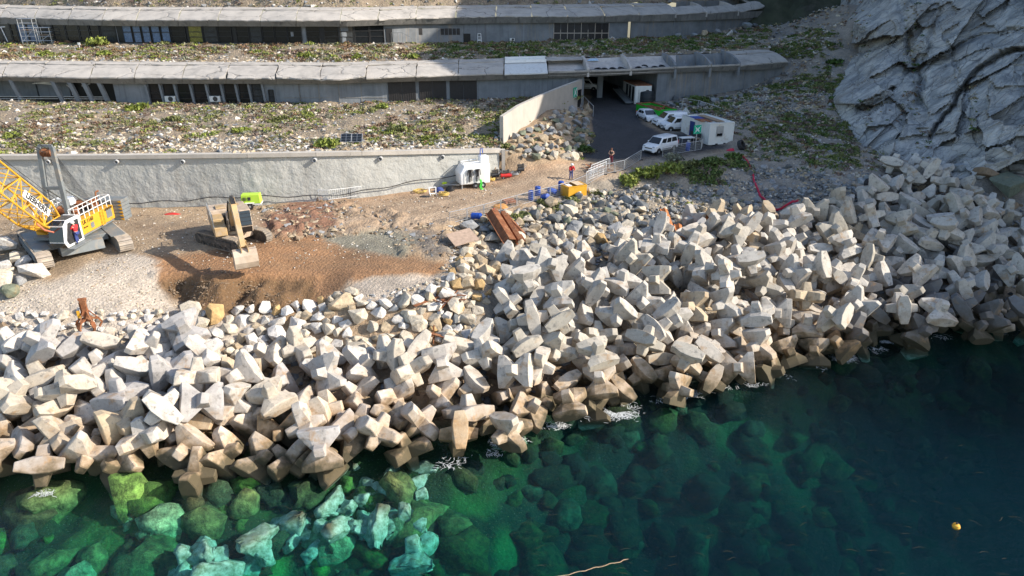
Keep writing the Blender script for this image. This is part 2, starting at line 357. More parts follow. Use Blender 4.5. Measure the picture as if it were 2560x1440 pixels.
def build_ground_mesh():
    # a finer sheet where the photograph looks closely
    st = 0.25
    gx = np.arange(-64, 82, st); gy = np.arange(12, 148, st); X, Y = np.meshgrid(gx, gy); Z = hz(X, Y)
    px, py = proj(X, Y, Z)
    road = inpoly(px, py, [(1440,150),(1700,150),(1640,330),(1840,380),(1600,410),(1480,410)])
    plat = inpoly(px, py, [(-300,500),(1300,430),(1640,390),(1480,460),(1130,560),(1130,660),(800,780),(400,800),(-300,840)])
    rough = np.where(road, 0.02, np.where(plat, 0.13, 0.4))
    rough = np.where(Z < -1, 0.9, rough)
    Z = Z + fbm(X*0.45, Y*0.45, 5)*rough
    # churned soil heaps and the broken edge of the excavation
    churn = inpoly(px, py, [(650,520),(860,505),(1150,560),(1130,640),(1000,640),(980,580),(820,590),(700,600)])
    Z = Z + np.where(churn, np.abs(fbm(X*0.9, Y*0.9, 4))*0.7, 0)
    bank = inpoly(px, py, [(395,700),(640,698),(770,705),(800,730),(760,785),(600,795),(470,792),(405,745)])
    Z = Z + np.where(bank, np.sin(X*5+fbm(X*.8,Y*.8,3)*5)*.09 + fbm(X*1.2,Y*.5,4)*.25, 0)
    rim = np.exp(-((py-693-fbm(X*.4,Y*.4,3)*10)/7)**2)*((px > 380) & (px < 800)); Z = Z + rim*.35
    C = ground_colour(X, Y, Z)
    m, n = X.shape
    V = np.stack([X, Y, Z], -1).reshape(-1, 3)
    idx = np.arange(m*n).reshape(m, n)
    F = np.stack([idx[:-1,:-1], idx[:-1,1:], idx[1:,1:], idx[1:,:-1]], -1).reshape(-1, 4)
    N = NT('ground_soil'); p = N.pos()
    base = N.attr('tint')
    f1 = N.noise(p, 0.6, 7, 0.65); f2 = N.noise(p, 5.0, 6, 0.7); v = N.voro(p, 6.0); vc = N.voro(p, 6.0, out='Color')
    c = N.mix(1.0, base, N.ramp(f1, [(0.25, 0.62), (0.5, 1.0), (0.75, 1.25)]), 'MULTIPLY')
    c = N.mix(1.0, c, N.ramp(f2, [(0.3, 0.65), (0.55, 1.0), (0.75, 1.3)]), 'MULTIPLY')
    c = N.mix(N.rng(v, 0.06, 0.16, 0.45, 0.0), c, N.mix(0.6, vc, (0.5,0.45,0.38), 'MIX'))
    w = N.node('ShaderNodeTexWave', Scale=1.1, Distortion=3.5, Detail=3.0); w.inputs['Detail Scale'].default_value = 1.2
    N.l(N.mapv(p, (0.8,1.0,1.0), (0,0,R(25))), w.inputs['Vector'])
    hgt = N.math('ADD', N.math('MULTIPLY', f2, 1.2), N.math('ADD', N.math('MULTIPLY', v, 0.5), N.math('MULTIPLY', w.outputs['Fac'], 0.16)))
    mat = N.fin(c, 0.92, 0.0, N.bump(hgt, 0.75, 0.12))
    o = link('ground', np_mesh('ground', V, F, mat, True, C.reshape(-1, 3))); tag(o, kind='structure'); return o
build_ground_mesh()
# ------------------------------------------------------------------ the sea: a clear, rippled surface over a closed body of tinted water
def build_sea():
    x0, x1, y0, y1 = -63.5, 81.5, 12.5, 70.0
    nx, ny = 2, 2
    b = MB(); b.box(((x0+x1)/2, (y0+y1)/2, -12), (x1-x0, y1-y0, 24.0))
    N = NT('sea_water'); p = N.pos()
    N.n.remove(N.b)
    q = N.mapv(p, (1.0, 1.9, 1.0), (0, 0, R(14)))
    h = N.math('ADD', N.noise(q, 1.5, 3, 0.55, 0.4), N.math('MULTIPLY', N.noise(q, 0.35, 2, 0.5), 1.4))
    h = N.math('ADD', h, N.math('MULTIPLY', N.noise(q, 4.5, 4, 0.6), 0.55))
    nm = N.bump(h, 0.3, 0.3)
    gl = N.node('ShaderNodeBsdfGlossy', Roughness=0.06); N.l(nm, gl.inputs['Normal'])
    tr = N.node('ShaderNodeBsdfTransparent')
    fr = N.node('ShaderNodeFresnel', IOR=1.33); N.l(nm, fr.inputs['Normal'])
    bf = N.node('ShaderNodeNewGeometry').outputs['Backfacing']; N.l(N.rng(bf, 0, 1, 1.33, 0.752), fr.inputs['IOR'])
    mx = N.node('ShaderNodeMixShader'); N.l(fr.outputs[0], mx.inputs[0]); N.l(tr.outputs[0], mx.inputs[1]); N.l(gl.outputs[0], mx.inputs[2])
    N.l(mx.outputs[0], N.out.inputs['Surface'])
    ab = N.node('ShaderNodeVolumeAbsorption', Density=0.34); ab.inputs['Color'].default_value = (0.0, 0.80, 0.78, 1)
    sc = N.node('ShaderNodeVolumeScatter', Density=0.014, Anisotropy=0.3); sc.inputs['Color'].default_value = (0.02, 0.30, 0.55, 1)
    ad = N.node('ShaderNodeAddShader'); N.l(ab.outputs[0], ad.inputs[0]); N.l(sc.outputs[0], ad.inputs[1]); N.l(ad.outputs[0], N.out.inputs['Volume'])
    o = b.build('sea', N.m); tag(o, kind='structure'); return o
sea = build_sea()
# ------------------------------------------------------------------ concrete armour blocks
def block_mesh(name, mat, seed, wear):
    rg = random.Random(seed)
    o = [(s*1.15, t*0.27) for s in (1,-1) for t in (1,-1)] + [(s*0.4, t*0.47) for s in (1,-1) for t in (1,-1)]
    def j(p): return tuple(c + rg.uniform(-wear, wear) for c in p)
    b = MB()
    for k in (1, -1):
        b.hull([j((x, y, k*1.15)) for x, y in o] + [j((x, y, k*0.74)) for x, y in o] + [(s*0.36, t*0.40, -0.04*k) for s in (1,-1) for t in (1,-1)])
        b.hull([j((s*0.27, k*1.15, t*0.25)) for s in (1,-1) for t in (1,-1)] + [j((s*0.31, k*1.12, 0)) for s in (1,-1)] + [j((s*0.40, k*0.34, t*0.40)) for s in (1,-1) for t in (1,-1)] + [(s*0.36, -0.03*k, t*0.37) for s in (1,-1) for t in (1,-1)])
    return b.mesh(name, mat, False, 0.035 if wear < 0.03 else 0.05, 1)
def block_material():
    N = NT('armour_concrete'); p = N.pos(); oc = N.objc(); z = N.z()
    f = N.noise(p, 0.9, 6, 0.6); g = N.noise(p, 5.0, 6, 0.65); k = N.noise(oc, 1.1, 5, 0.6, 0.6)
    c = N.mix(1.0, N.ocol(), N.ramp(f, [(0.3, 0.7), (0.5, 0.98), (0.75, 1.1)]), 'MULTIPLY')
    c = N.mix(1.0, c, N.ramp(g, [(0.25, 0.78), (0.5, 1.0), (0.8, 1.08)]), 'MULTIPLY')
    zz = N.math('ADD', z, N.math('MULTIPLY', N.math('SUBTRACT', f, 0.5), 3.4))
    st = N.noise(N.mapv(p, (1.5,1.5,.25)), 1.6, 6, .65)
    c = N.mix(N.rng(st, 0.55, 0.72, 0.0, 0.45), c, (0.19,0.17,0.145))            # run-off streaks
    c = N.mix(N.rng(zz, 3.1, 1.2, 0.0, 0.78), c, N.mix(1.0, N.ocol(), (0.74,0.50,0.25), 'MULTIPLY'))            # ochre film of the splash zone
    c = N.mix(N.rng(k, 0.56, 0.68, 0.0, 0.6), c, (0.33,0.19,0.08))
    c = N.mix(N.rng(N.noise(oc, 2.3, 4, 0.6), 0.57, 0.66, 0, 0.65), c, (0.14,0.13,0.12))
    c = N.mix(N.rng(N.noise(oc, 16, 3, .5), .62, .7, 0, .6), c, (.17,.155,.14))       # blow holes and chips
    c = N.mix(N.rng(zz, 1.75, 0.9, 0.0, 0.9), c, (0.05,0.042,0.02))            # weed at the waterline
    c = N.mix(N.rng(z, -0.3, -0.7, 0.0, 0.9), c, N.mix(N.rng(N.noise(oc, 2.6, 7, .7), .36, .64), (0.12,0.15,0.08), (0.52,0.53,0.44)))
    return N.fin(c, 0.85, 0.0, N.bump(N.math('ADD', N.noise(oc, 9, 6, 0.65), N.math('MULTIPLY', k, 0.8)), 0.35, 0.04))
m_block = block_material()
NEW_BLOCKS = [block_mesh('armour_block', m_block, s, 0.012) for s in range(3)]
OLD_BLOCKS = [block_mesh('armour_block', m_block, 50+s, 0.06) for s in range(5)]
def refracted(me, seed):  # ragged outline imitates the bending of light in water
    bm = bmesh.new(); bm.from_mesh(me); bmesh.ops.triangulate(bm, faces=bm.faces); bmesh.ops.subdivide_edges(bm, edges=bm.edges, cuts=3, use_grid_fill=True); bm.normal_update()
    co = np.array([v.co for v in bm.verts]); d = fbm(co[:,0]*2.2+seed, co[:,1]*2.2+co[:,2]*2.9, 4)
    for v, k in zip(bm.verts, d): v.co += v.normal*float(k)*.22
    m2 = bpy.data.meshes.new('refracted_block'); bm.to_mesh(m2); bm.free(); m2.materials.append(m_block); m2.polygons.foreach_set('use_smooth', [True]*len(m2.polygons)); return m2
SUNKEN_BLOCKS = [refracted(OLD_BLOCKS[i], i*3.7) for i in range(3)]
# ------------------------------------------------------------------ cliff on the right and the headland that continues it out of view
m_cliff = None
def cliff_material():
    N = NT('schist_rock'); p = N.pos()
    d = N.mapv(p, (1,1,1), (R(8), R(33), R(-10)))                       # along the foliation
    q = N.mapv(d, (0.22, 0.5, 1.7)); f = N.noise(q, 0.9, 9, 0.68, 0.35)
    q2 = N.mapv(d, (0.16, 0.5, 3.4)); g = N.noise(q2, 1.5, 8, 0.72, 0.3); k = N.noise(p, 0.16, 5, 0.6)
    c = N.ramp(f, [(0.3, (0.18,0.185,0.183)), (0.44, (0.29,0.293,0.285)), (0.56, (0.47,0.455,0.42)), (0.72, (0.58,0.55,0.50))])
    c = N.mix(N.rng(k, 0.5, 0.64, 0, 0.45), c, (0.34,0.29,0.225))
    c = N.mix(N.rng(g, 0.55, 0.63, 0, 0.45), c, (0.15,0.15,0.15))
    c = N.mix(N.rng(g, 0.40, 0.34, 0, 0.5), c, (0.52,0.515,0.5))
    v = N.voro(N.mapv(d, (0.16, 0.4, 0.55)), 1.0, 'DISTANCE_TO_EDGE'); v2 = N.voro(N.mapv(d, (0.5, 0.8, 1.6)), 1.0, 'DISTANCE_TO_EDGE')
    c = N.mix(N.rng(v, 0.0, 0.014, 0.75, 0.0), c, (0.035,0.035,0.037)); c = N.mix(N.rng(v2, 0.0, 0.02, 0.5, 0.0), c, (0.07,0.07,0.072))
    h = N.math('ADD', N.math('MULTIPLY', f, 1.3), N.math('ADD', N.math('MULTIPLY', g, 1.2), N.math('ADD', N.math('MULTIPLY', N.rng(v, 0, 0.05), 0.6), N.math('MULTIPLY', N.rng(v2, 0, 0.06), 0.35))))
    return N.fin(c, 0.85, 0.0, N.bump(h, 0.65, 0.25))
m_cliff = cliff_material()
m_scrubhill = simple('hill_scrub', (0.045,0.052,0.03), 0.9, var=0.5, scale=0.25, dirt=(0.09,0.08,0.06), dirt_amt=0.3)
CL = [(1940,-60,172),(1975,20,166),(1990,60,160),(2050,130,128),(2090,100,130),(2105,30,140),(2120,-60,148),(2100,250,92.5),(2150,330,85.5),(2170,400,81),(2230,440,77),(2300,470,74),(2400,500,72.5),(2560,520,71.5),(2900,540,70),(2300,600,68),(2560,600,66),(2900,620,64),
      (2145,60,109),(2250,60,100),(2190,170,95.5),(2240,200,92),(2160,260,90),(2250,330,81),(2250,400,76.5),(2290,150,97.5),(2290,260,90.5),(2320,330,82.5),(2340,400,77),(2250,-60,109),(2450,-60,104),(2700,-60,100),(2900,-60,98),
      (2350,40,99),(2450,50,95.5),(2560,40,92),(2330,180,92),(2420,160,89.5),(2330,280,86.5),(2540,90,89.5),(2700,100,86),(2900,200,78),(2500,200,81.5),(2440,300,78),(2560,300,76),(2480,370,74.5),(2560,400,73),(2700,400,71),(2400,420,76)]
def build_cliff():
    A = np.array(CL, float); n = len(A)
    K = lambda r: r
    D = np.hypot(A[:,None,0]-A[None,:,0], (A[:,None,1]-A[None,:,1])*1.2)
    M = np.zeros((n+3,n+3)); M[:n,:n] = K(D); M[:n,n] = 1; M[:n,n+1:] = A[:,:2]/1000; M[n:,:n] = M[:n,n:].T
    w = np.linalg.solve(M, np.r_[A[:,2],0,0,0])
    gx = np.arange(1930, 2860, 3.5); gy = np.arange(-60, 612, 3.5); X, Y = np.meshgrid(gx, gy)
    Dp = w[n] + (w[n+1]*X + w[n+2]*Y)/1000
    for i in range(n): Dp += w[i]*K(np.hypot(X-A[i,0], (Y-A[i,1])*1.2))
    # broken planes: every patch of rock is a tilted facet with a ledge where it meets the next
    rs = np.random.RandomState(12); A1 = X*0.86 - Y*0.5; B1 = X*0.5 + Y*0.86        # along / across the foliation
    def facets(la, lb, n, step, tilt, wob):
        a = A1 + fbm(X/40, Y/40, 3)*wob; b = B1 + fbm(X/40+31, Y/40+7, 3)*wob
        sa = rs.uniform(A1.min(), A1.max(), n); sb = rs.uniform(B1.min(), B1.max(), n); lv = rs.normal(size=n)*step; ga = rs.normal(size=n)*tilt; gb = rs.normal(size=n)*tilt
        best = np.full(X.shape, 1e9); rel = np.zeros(X.shape)
        for i in range(n):
            da = (a-sa[i])/la; db = (b-sb[i])/lb; d = np.maximum(np.abs(da), np.abs(db)) + 0.35*(np.abs(da)+np.abs(db)); m = d < best; best[m] = d[m]; rel[m] = (lv[i] + ga[i]*da + gb[i]*db)[m]
        return rel
    amp = np.clip((X-2050 - (Y-100)*0.15)/60, 0.12, 1)
    rel = facets(115, 58, 100, 1.15, 0.75, 5) + facets(42, 21, 560, 0.42, 0.3, 3) + fbm(X/60, Y/50, 3)*0.45 + fbm(B1/9, A1/45, 3)*0.15
    Dp = Dp + rel*amp
    def carve(line, wid, dep):
        nonlocal Dp
        dm = np.full(X.shape, 1e9)
        wx = X + fbm(X/30, Y/30, 3)*14; wy = Y + fbm(X/30+7, Y/30+3, 3)*14
        for (x0,y0),(x1,y1) in zip(line[:-1], line[1:]):
            L2 = (x1-x0)**2+(y1-y0)**2; u = np.clip(((wx-x0)*(x1-x0)+(wy-y0)*(y1-y0))/L2, 0, 1)
            dm = np.minimum(dm, np.hypot(wx-x0-u*(x1-x0), wy-y0-u*(y1-y0)))
        Dp = Dp + dep*np.exp(-(dm/wid)**2)
    carve([(2580,112),(2500,140),(2440,185),(2405,225),(2390,260),(2345,310),(2325,345)], 7, 3.2)   # the long overhung crack
    carve([(2700,60),(2520,75),(2430,100),(2330,160),(2290,210)], 4, 1.0)
    carve([(2250,0),(2268,70),(2275,130),(2295,185),(2290,230),(2305,265)], 10, 1.4)               # gully
    carve([(2235,225),(2180,262),(2140,275)], 5, 1.5)
    carve([(2345,20),(2330,80),(2300,170),(2300,210)], 4, .7)
    carve([(2430,200),(2428,300),(2440,365)], 3, 0.5)
    u = (X-1280)/FPX; v = (Y-720)/FPX
    V = np.stack([u*Dp, Dp*(CT-v*ST), CZ-Dp*(ST+v*CT)], -1)
    global CLIFF; CLIFF = (gx, gy, V)
    m, k = X.shape; idx = np.arange(m*k).reshape(m, k)
    F = np.stack([idx[:-1,:-1], idx[1:,:-1], idx[1:,1:], idx[:-1,1:]], -1).reshape(-1, 4)
    o = link('cliff', np_mesh('cliff', V.reshape(-1,3), F, m_cliff, False)); tag(o, kind='structure')
    # headland: ridge heights along its crest
    T = [(20,-6),(26,-6),(33,37),(37,36.5),(42,33),(44.7,31.6),(46.7,32.4),(49,34),(52,37),(55.5,39),(59.4,43.5),(61.5,47.5),(66.3,50.5),(68.5,53),(76.5,59),(85.6,69.5),(94,74),(100,72.5),(120,77),(170,95)]
    gx = np.concatenate([np.arange(69, 82, 1.0), np.arange(82, 150, 4.0)]); gy = np.arange(20, 170, 1.0); X, Y = np.meshgrid(gx, gy)
    crest = np.interp(Y, [a for a,_ in T], [b for _,b in T]) + fbm(Y*0.35, Y*0.1, 3)*1.2
    up = np.clip((X-69)/11, 0, 1); Z = -8 + (crest+8)*up**0.8 + np.clip(X-80, 0, 100)*0.02
    Xd = X + fbm(X*0.2, Y*0.2+Z*0.1, 4)*2.5*(up < 1)
    idx = np.arange(X.size).reshape(X.shape)
    F = np.stack([idx[:-1,:-1], idx[:-1,1:], idx[1:,1:], idx[1:,:-1]], -1).reshape(-1, 4)
    o = link('headland', np_mesh('headland', np.stack([Xd, Y, Z], -1).reshape(-1,3), F, m_scrubhill, False)); tag(o, kind='structure')
build_cliff()
def build_upper_slope():
    gx = np.arange(38, 150, 1.5); gy = np.arange(148, 240, 1.5); X, Y = np.meshgrid(gx, gy); Z = 16 + (Y-148)*1.1 + fbm(X*.2, Y*.2, 4)*2.2
    idx = np.arange(X.size).reshape(X.shape); F = np.stack([idx[:-1,:-1], idx[:-1,1:], idx[1:,1:], idx[1:,:-1]], -1).reshape(-1, 4)
    o = link('upper_slope', np_mesh('upper_slope', np.stack([X,Y,Z],-1).reshape(-1,3), F, m_scrubhill, False)); tag(o, kind='structure')
build_upper_slope()
# ------------------------------------------------------------------ terraces: roofs, facades and planted banks between them
def roof_mat():
    N = NT('roof_concrete'); p = N.pos(); f = N.noise(p, .5, 8, .65); g = N.noise(p, 6, 6, .65); q = N.node('ShaderNodeVectorMath', _operation='ADD')
    w = N.node('ShaderNodeTexNoise', Scale=.8, Detail=4.0); N.l(p, w.inputs['Vector']); N.l(p, q.inputs[0]); N.l(w.outputs['Color'], q.inputs[1])
    v = N.voro(N.mapv(q.outputs[0], (.14,.3,.3)), 1.0, 'DISTANCE_TO_EDGE')
    c = N.ramp(f, [(.3,(.30,.275,.245)),(.52,(.43,.39,.345)),(.7,(.47,.43,.38))]); c = N.mix(N.rng(g,.55,.75,0,.4), c, (.27,.245,.22)); c = N.mix(N.rng(N.noise(p,1.7,5,.7),.6,.7,0,.5), c, (.2,.185,.165))
    c = N.mix(N.rng(v,0,.012,.8,0), c, (.07,.065,.06))
    return N.fin(c, .9, 0.0, N.bump(N.math('ADD', g, N.math('MULTIPLY', N.rng(v,0,.03), 1.5)), .5, .06))
m_roof = roof_mat()
m_eave = concrete_mat('eave_concrete', (0.27,0.255,0.235), (0.17,0.165,0.155), (0.07,0.068,0.066), True, 0.8, 0.35)
m_facade = concrete_mat('facade_concrete', (0.235,0.25,0.265), (0.155,0.17,0.185), (0.09,0.09,0.09), True, 0.5, 0.3)
m_stain = concrete_mat('stained_concrete', (0.24,0.25,0.26), (0.15,0.16,0.17), (0.3,0.24,0.18), True, 0.9, 0.3)
m_pale = concrete_mat('pale_render', (0.55,0.50,0.45), (0.42,0.38,0.35), (0.2,0.18,0.17), True, 0.5, 0.3)
m_wing = concrete_mat('wing_wall_concrete', (0.50,0.455,0.395), (0.40,0.365,0.32), (0.26,0.23,0.2), True, 0.35, 0.2)
m_shutter = simple('dark_shutter', (0.03,0.027,0.026), 0.6, var=0.3)
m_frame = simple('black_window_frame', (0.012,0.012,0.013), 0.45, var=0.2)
m_paleframe = simple('pale_timber_frame', (0.42,0.36,0.3), 0.7, var=0.2)
def z_at(py, Y): return CZ - Y*math.tan(TH + math.atan((py-720)/FPX))
R1 = dict(back=[(-300,152),(0,153),(336,156),(840,158),(1142,151),(1371,144.5),(1471,143),(1678,136),(1755,133),(1847,129),(1928,124)],
          front=[(-300,188),(0,190),(168,193),(840,196.5),(1122,188),(1260,184),(1377,181),(1483,178),(1579,175),(1692,169),(1883,161),(1972,154)],
          soff=[(-300,200),(0,202),(289,209.5),(840,209.5),(1041,203.5),(1193,201),(1445,193),(1658,183),(1914,173.6),(1975,164)],
          base=[(-300,248),(0,250),(336,258),(860,257),(1193,249),(1455,243),(1658,236),(1914,194),(1990,176)],
          joints=[-300,-190,-95,5,100,225,335,455,565,690,800,915,1040,1145,1260,1371,1471,1578,1690,1778,1850,1972], z=14.8, x0=-300, x1=1972)
R2 = dict(back=[(-300,12),(0,13.5),(286,19),(860,20),(1041,17),(1243,14),(1512,11.5),(1680,8),(1800,4),(1900,4)],
          front=[(-300,41),(0,43),(255,49),(739,51),(860,50),(1041,45),(1236,41),(1478,40),(1600,36),(1767,32),(1844,29),(1919,26)],
          soff=[(-300,58),(0,60),(336,65.5),(860,66.5),(1041,60.5),(1377,57),(1569,54.5),(1678,53),(1858,47),(1925,40)],
          base=[(-300,106),(0,107),(437,108.5),(860,109.5),(1159,107),(1377,102.5),(1578,95),(1680,93),(1860,70),(1930,56)],
          joints=[-300,-200,-100,0,85,170,255,340,445,545,650,740,850,945,1040,1140,1240,1330,1420,1512,1600,1690,1767,1846,1919], z=20.8, x0=-300, x1=1919)
class Row:
    def __init__(s, d):
        s.d = d
        xs = np.arange(d['x0'], d['x1']+60, 10.0); s.xs = xs
        s.F = [P_z(x, interp(d['front'], x), d['z']) for x in xs]
        dep = lambda p: p.y*CT + (CZ-p.z)*ST
        s.dp = [dep(p) for p in s.F]
        s.B = [P_d(x, interp(d['back'], x), D+5.4) for x, D in zip(xs, s.dp)]
        s.S = [P_d(x, interp(d['soff'], x), D+0.9) for x, D in zip(xs, s.dp)]
        s.W = [P_d(x, interp(d['base'], x), D+2.6) for x, D in zip(xs, s.dp)]
    def at(s, arr, px):
        t = (px - s.xs[0])/10.0; i = int(max(0, min(len(s.xs)-2, math.floor(t)))); return arr[i].lerp(arr[i+1], t-i)
    def nrm(s, px):
        a = s.at(s.W, px-12); b = s.at(s.W, px+12); d = Vector((b.x-a.x, b.y-a.y, 0)).normalized(); return Vector((d.y, -d.x, 0))
    def wp(s, px, py, out=0.0):
        w = s.at(s.W, px); n = s.nrm(px); return Vector((w.x, w.y, z_at(py, w.y))) + n*out
    def ztop(s, px): return s.at(s.S, px).z + 0.02
    def panel(s, mb, a, b, y0, y1, o0, o1, n=1, shear=0.0):
        """solid panel standing on the facade between picture columns a..b and rows y0..y1, from offset o0 to o1"""
        for i in range(n):
            p = lerp(a, b, i/n); q = lerp(a, b, (i+1)/n)
            v = []
            for o in (o0, o1):
                for x, y in ((p, y1), (q, y1), (q, y0), (p, y0)):
                    yy = y if y is not None else None
                    pt = s.wp(x + (shear if y == y0 else 0), y if y is not None else 0, o)
                    if y is None: pt.z = s.ztop(x)
                    v.append(pt)
            mb.add(v, [(0,3,2,1),(4,5,6,7),(0,1,5,4),(1,2,6,5),(2,3,7,6),(3,0,4,7)])
        return mb
rows = [Row(R1), Row(R2)]
def roof_profile(row, px, t, lift=0.0):
    f = row.at(row.F, px); b = row.at(row.B, px + (1280-px)*(.02 if px < 1280 else .085)); p = f.lerp(b, t); p.z += 0.42*math.sin(math.pi*min(1, t*1.02))*(1-0.3*t) + lift; return p
def slab(row, a, b, t0, t1, thick, rg, lift0=0.0, tilt=0.0, rag=0.06, n=7, m=5):
    mb = MB(ORG); top = []; gap = 1.2
    for j in range(m+1):
        t = lerp(t0, t1, j/m)
        for i in range(n+1):
            x = lerp(a+gap, b-gap, i/n); p = roof_profile(row, x, t, lift0 + tilt*(i/n-0.5))
            if j in (0, m): p.y += rg.uniform(-rag, rag); p.z += rg.uniform(-rag, rag)*0.5
            if i in (0, n): p.x += rg.uniform(-rag, rag); p.z += rg.uniform(-rag, rag)*0.4
            p.z += rg.uniform(-0.015, 0.015)
            top.append(p)
    N = len(top); V = top + [p - Vector((0, 0, thick)) for p in top]; F = []; w = n+1
    for j in range(m):
        for i in range(n):
            q = j*w+i; F.append((q, q+1, q+w+1, q+w)); F.append((N+q, N+q+w, N+q+w+1, N+q+1))
    ring = [i for i in range(w)] + [j*w+n for j in range(1, m+1)] + [m*w+i for i in range(n-1, -1, -1)] + [j*w for j in range(m-1, 0, -1)]
    for k in range(len(ring)):
        p, q = ring[k], ring[(k+1) % len(ring)]; F.append((p, N+p, N+q, q))
    mb.add(V, F); return mb
def strip(row, arr0, arr1, a, b, n, d0=(0,0,0), d1=(0,0,0)):
    """ruled surface between two lines of a row"""
    v = []; f = []
    for i in range(n+1):
        x = lerp(a, b, i/n); v.append(row.at(arr0, x) + Vector(d0)); v.append(row.at(arr1, x) + Vector(d1))
    for i in range(n): f.append((2*i, 2*i+1, 2*i+3, 2*i+2))
    return v, f
def eave(row, a, b, rg):
    mb = MB(ORG); n = 6; v = []
    for i in range(n+1):
        x = lerp(a+0.7, b-0.7, i/n); F = row.at(row.F, x) + Vector((0, 0.02, -0.10+rg.uniform(-.02,.02))); S = row.at(row.S, x); nn = row.nrm(x)
        v += [F, S, S - nn*2.4 + Vector((0,0,0.05)), F - nn*0.5 + Vector((0,0,0.02))]
    f = []
    for i in range(n):
        q = 4*i
        for k in range(4): f.append((q+k, q+(k+1) % 4, q+4+(k+1) % 4, q+4+k))
    f += [(3,2,1,0), (4*n, 4*n+1, 4*n+2, 4*n+3)]
    mb.add(v, f); return mb
def facade_strip(row, a, b, mat, name='wall_panel', thick=0.3, n=None):
    mb = MB(ORG); row.panel(mb, a, b, None, None, 0, 0) if False else None
    n = n or max(1, int((b-a)/30)); v = []; f = []
    for i in range(n+1):
        x = lerp(a+0.25, b-0.25, i/n); w = row.at(row.W, x); nn = row.nrm(x); zt = row.ztop(x) + 0.35
        for o in (0, -thick):
            q = w + nn*o; v += [Vector((q.x, q.y, w.z-1.2)), Vector((q.x, q.y, zt))]
    for i in range(n):
        q = 4*i; f += [(q, q+4, q+5, q+1), (q+2, q+3, q+7, q+6), (q+1, q+5, q+7, q+3), (q, q+2, q+6, q+4)]
    f += [(0,1,3,2), (4*n, 4*n+2, 4*n+3, 4*n+1)]
    mb.add(v, f); return mb.build(name, mat, ROOT)
rg = random.Random(11)
def window(row, a, b, y0, y1, transoms, mat=m_glass, out=0.06):
    fr = MB(ORG); w = 1.6
    ys = [y0] + transoms + [y1]
    for (x0, x1) in ((a, a+w), (b-w, b)): row.panel(fr, x0, x1, y0, y1, 0.02, 0.16)
    for y in ys: row.panel(fr, a+w, b-w, y-0.9, y+0.9, 0.022, 0.15)
    f = fr.build('window', m_frame, ROOT)
    for k in range(len(ys)-1):
        g = MB(ORG); row.panel(g, a+w+0.05, b-w-0.05, ys[k]+0.95, ys[k+1]-0.95, 0.01, out + rg.uniform(-0.02, 0.02))
        g.build('pane', mat, f)
m_pane = [simple('window_glass', (0.012,0.014,0.016), 0.08, var=0.2, spec=0.3), simple('blue_window_glass', (0.10,0.16,0.26), 0.08, var=0.3, spec=0.5), simple('dusty_window_glass', (0.035,0.04,0.045), 0.15, var=0.4, spec=0.3), simple('yellow_blind_glass', (0.17,0.16,0.03), 0.15, var=0.5, spec=0.6)]
# ---- upper building
ORG = rows[1].at(rows[1].W, 800).copy(); row = rows[1]
ROOT = empty('terrace_building', ORG, 0, 'upper terraced concrete building with dark glazed front and cracked shell roof', 'building')
J = R2['joints']
for a, b in zip(J[:-1], J[1:]):
    if b <= 1690:
        sp = 0.62 + rg.uniform(-0.05, 0.05)
        slab(row, a, b, 0.0, sp, 0.14, rg, 0, rg.uniform(-0.2, 0.2)*(1 if a > 800 else 0.5), 0.13 if a > 900 else 0.07).build('roof_slab', m_roof, ROOT)
        slab(row, a, b, sp-0.04, 1.0, 0.12, rg, 0.12, rg.uniform(-0.1, 0.1)*(1 if a > 800 else 0.5), 0.08).build('roof_slab', m_roof, ROOT)
    elif b <= 1846:
        slab(row, a, b, 0.0, 0.5 if a < 1760 else 0.42, 0.14, rg, 0, 0.25, 0.12).build('roof_slab', m_roof, ROOT)
        bw = MB(ORG); v, f = strip(row, row.B, row.B, a, b, 4, (0,-0.2,0.25), (0,0,-2.0)); bw.add(v, f); bw.build('back_wall', m_stain, ROOT)
    eave(row, a, b, rg).build('eave', m_eave, ROOT)
for px in (1690, 1767, 1846):
    rb = MB(ORG); v = []
    for i in range(9):
        p = roof_profile(row, px, i/8, 0.16); v += [p + Vector((-.14,0,0)), p + Vector((.14,0,0)), p + Vector((-.14,0,-0.9)), p + Vector((.14,0,-0.9))]
    f = [(0,2,3,1)] + [(32,33,35,34)]
    for i in range(8):
        q = 4*i; f += [(q,q+1,q+5,q+4),(q,q+4,q+6,q+2),(q+1,q+3,q+7,q+5),(q+2,q+6,q+7,q+3)]
    rb.add(v, f).build('roof_rib', m_pale, ROOT)
sl = slab(row, 1852, 1915, 0.02, 0.5, 0.16, rg, 0.25, 0.9, 0.2).build('broken_slab', m_roof, ROOT)
sl = slab(row, 1858, 1905, 0.5, 1.1, 0.16, rg, 0.9, -1.2, 0.25).build('broken_slab', m_roof, ROOT)
for a, b, m in ((-300,0,m_facade),(0,200,m_facade),(200,450,m_facade),(450,700,m_facade),(700,985,m_facade),(985,1160,m_stain),(1160,1280,m_facade),(1280,1383,m_stain),(1383,1521,m_facade),(1521,1568,m_facade)):
    facade_strip(row, a, b, m)
for a, b in ((1577,1680),(1680,1780),(1780,1915)): facade_strip(row, a, b, m_stain)
sb = MB(ORG); row.panel(sb, 1568, 1577, 52, 97, -1.2, -0.9); sb.build('dark_recess', m_frame, ROOT)
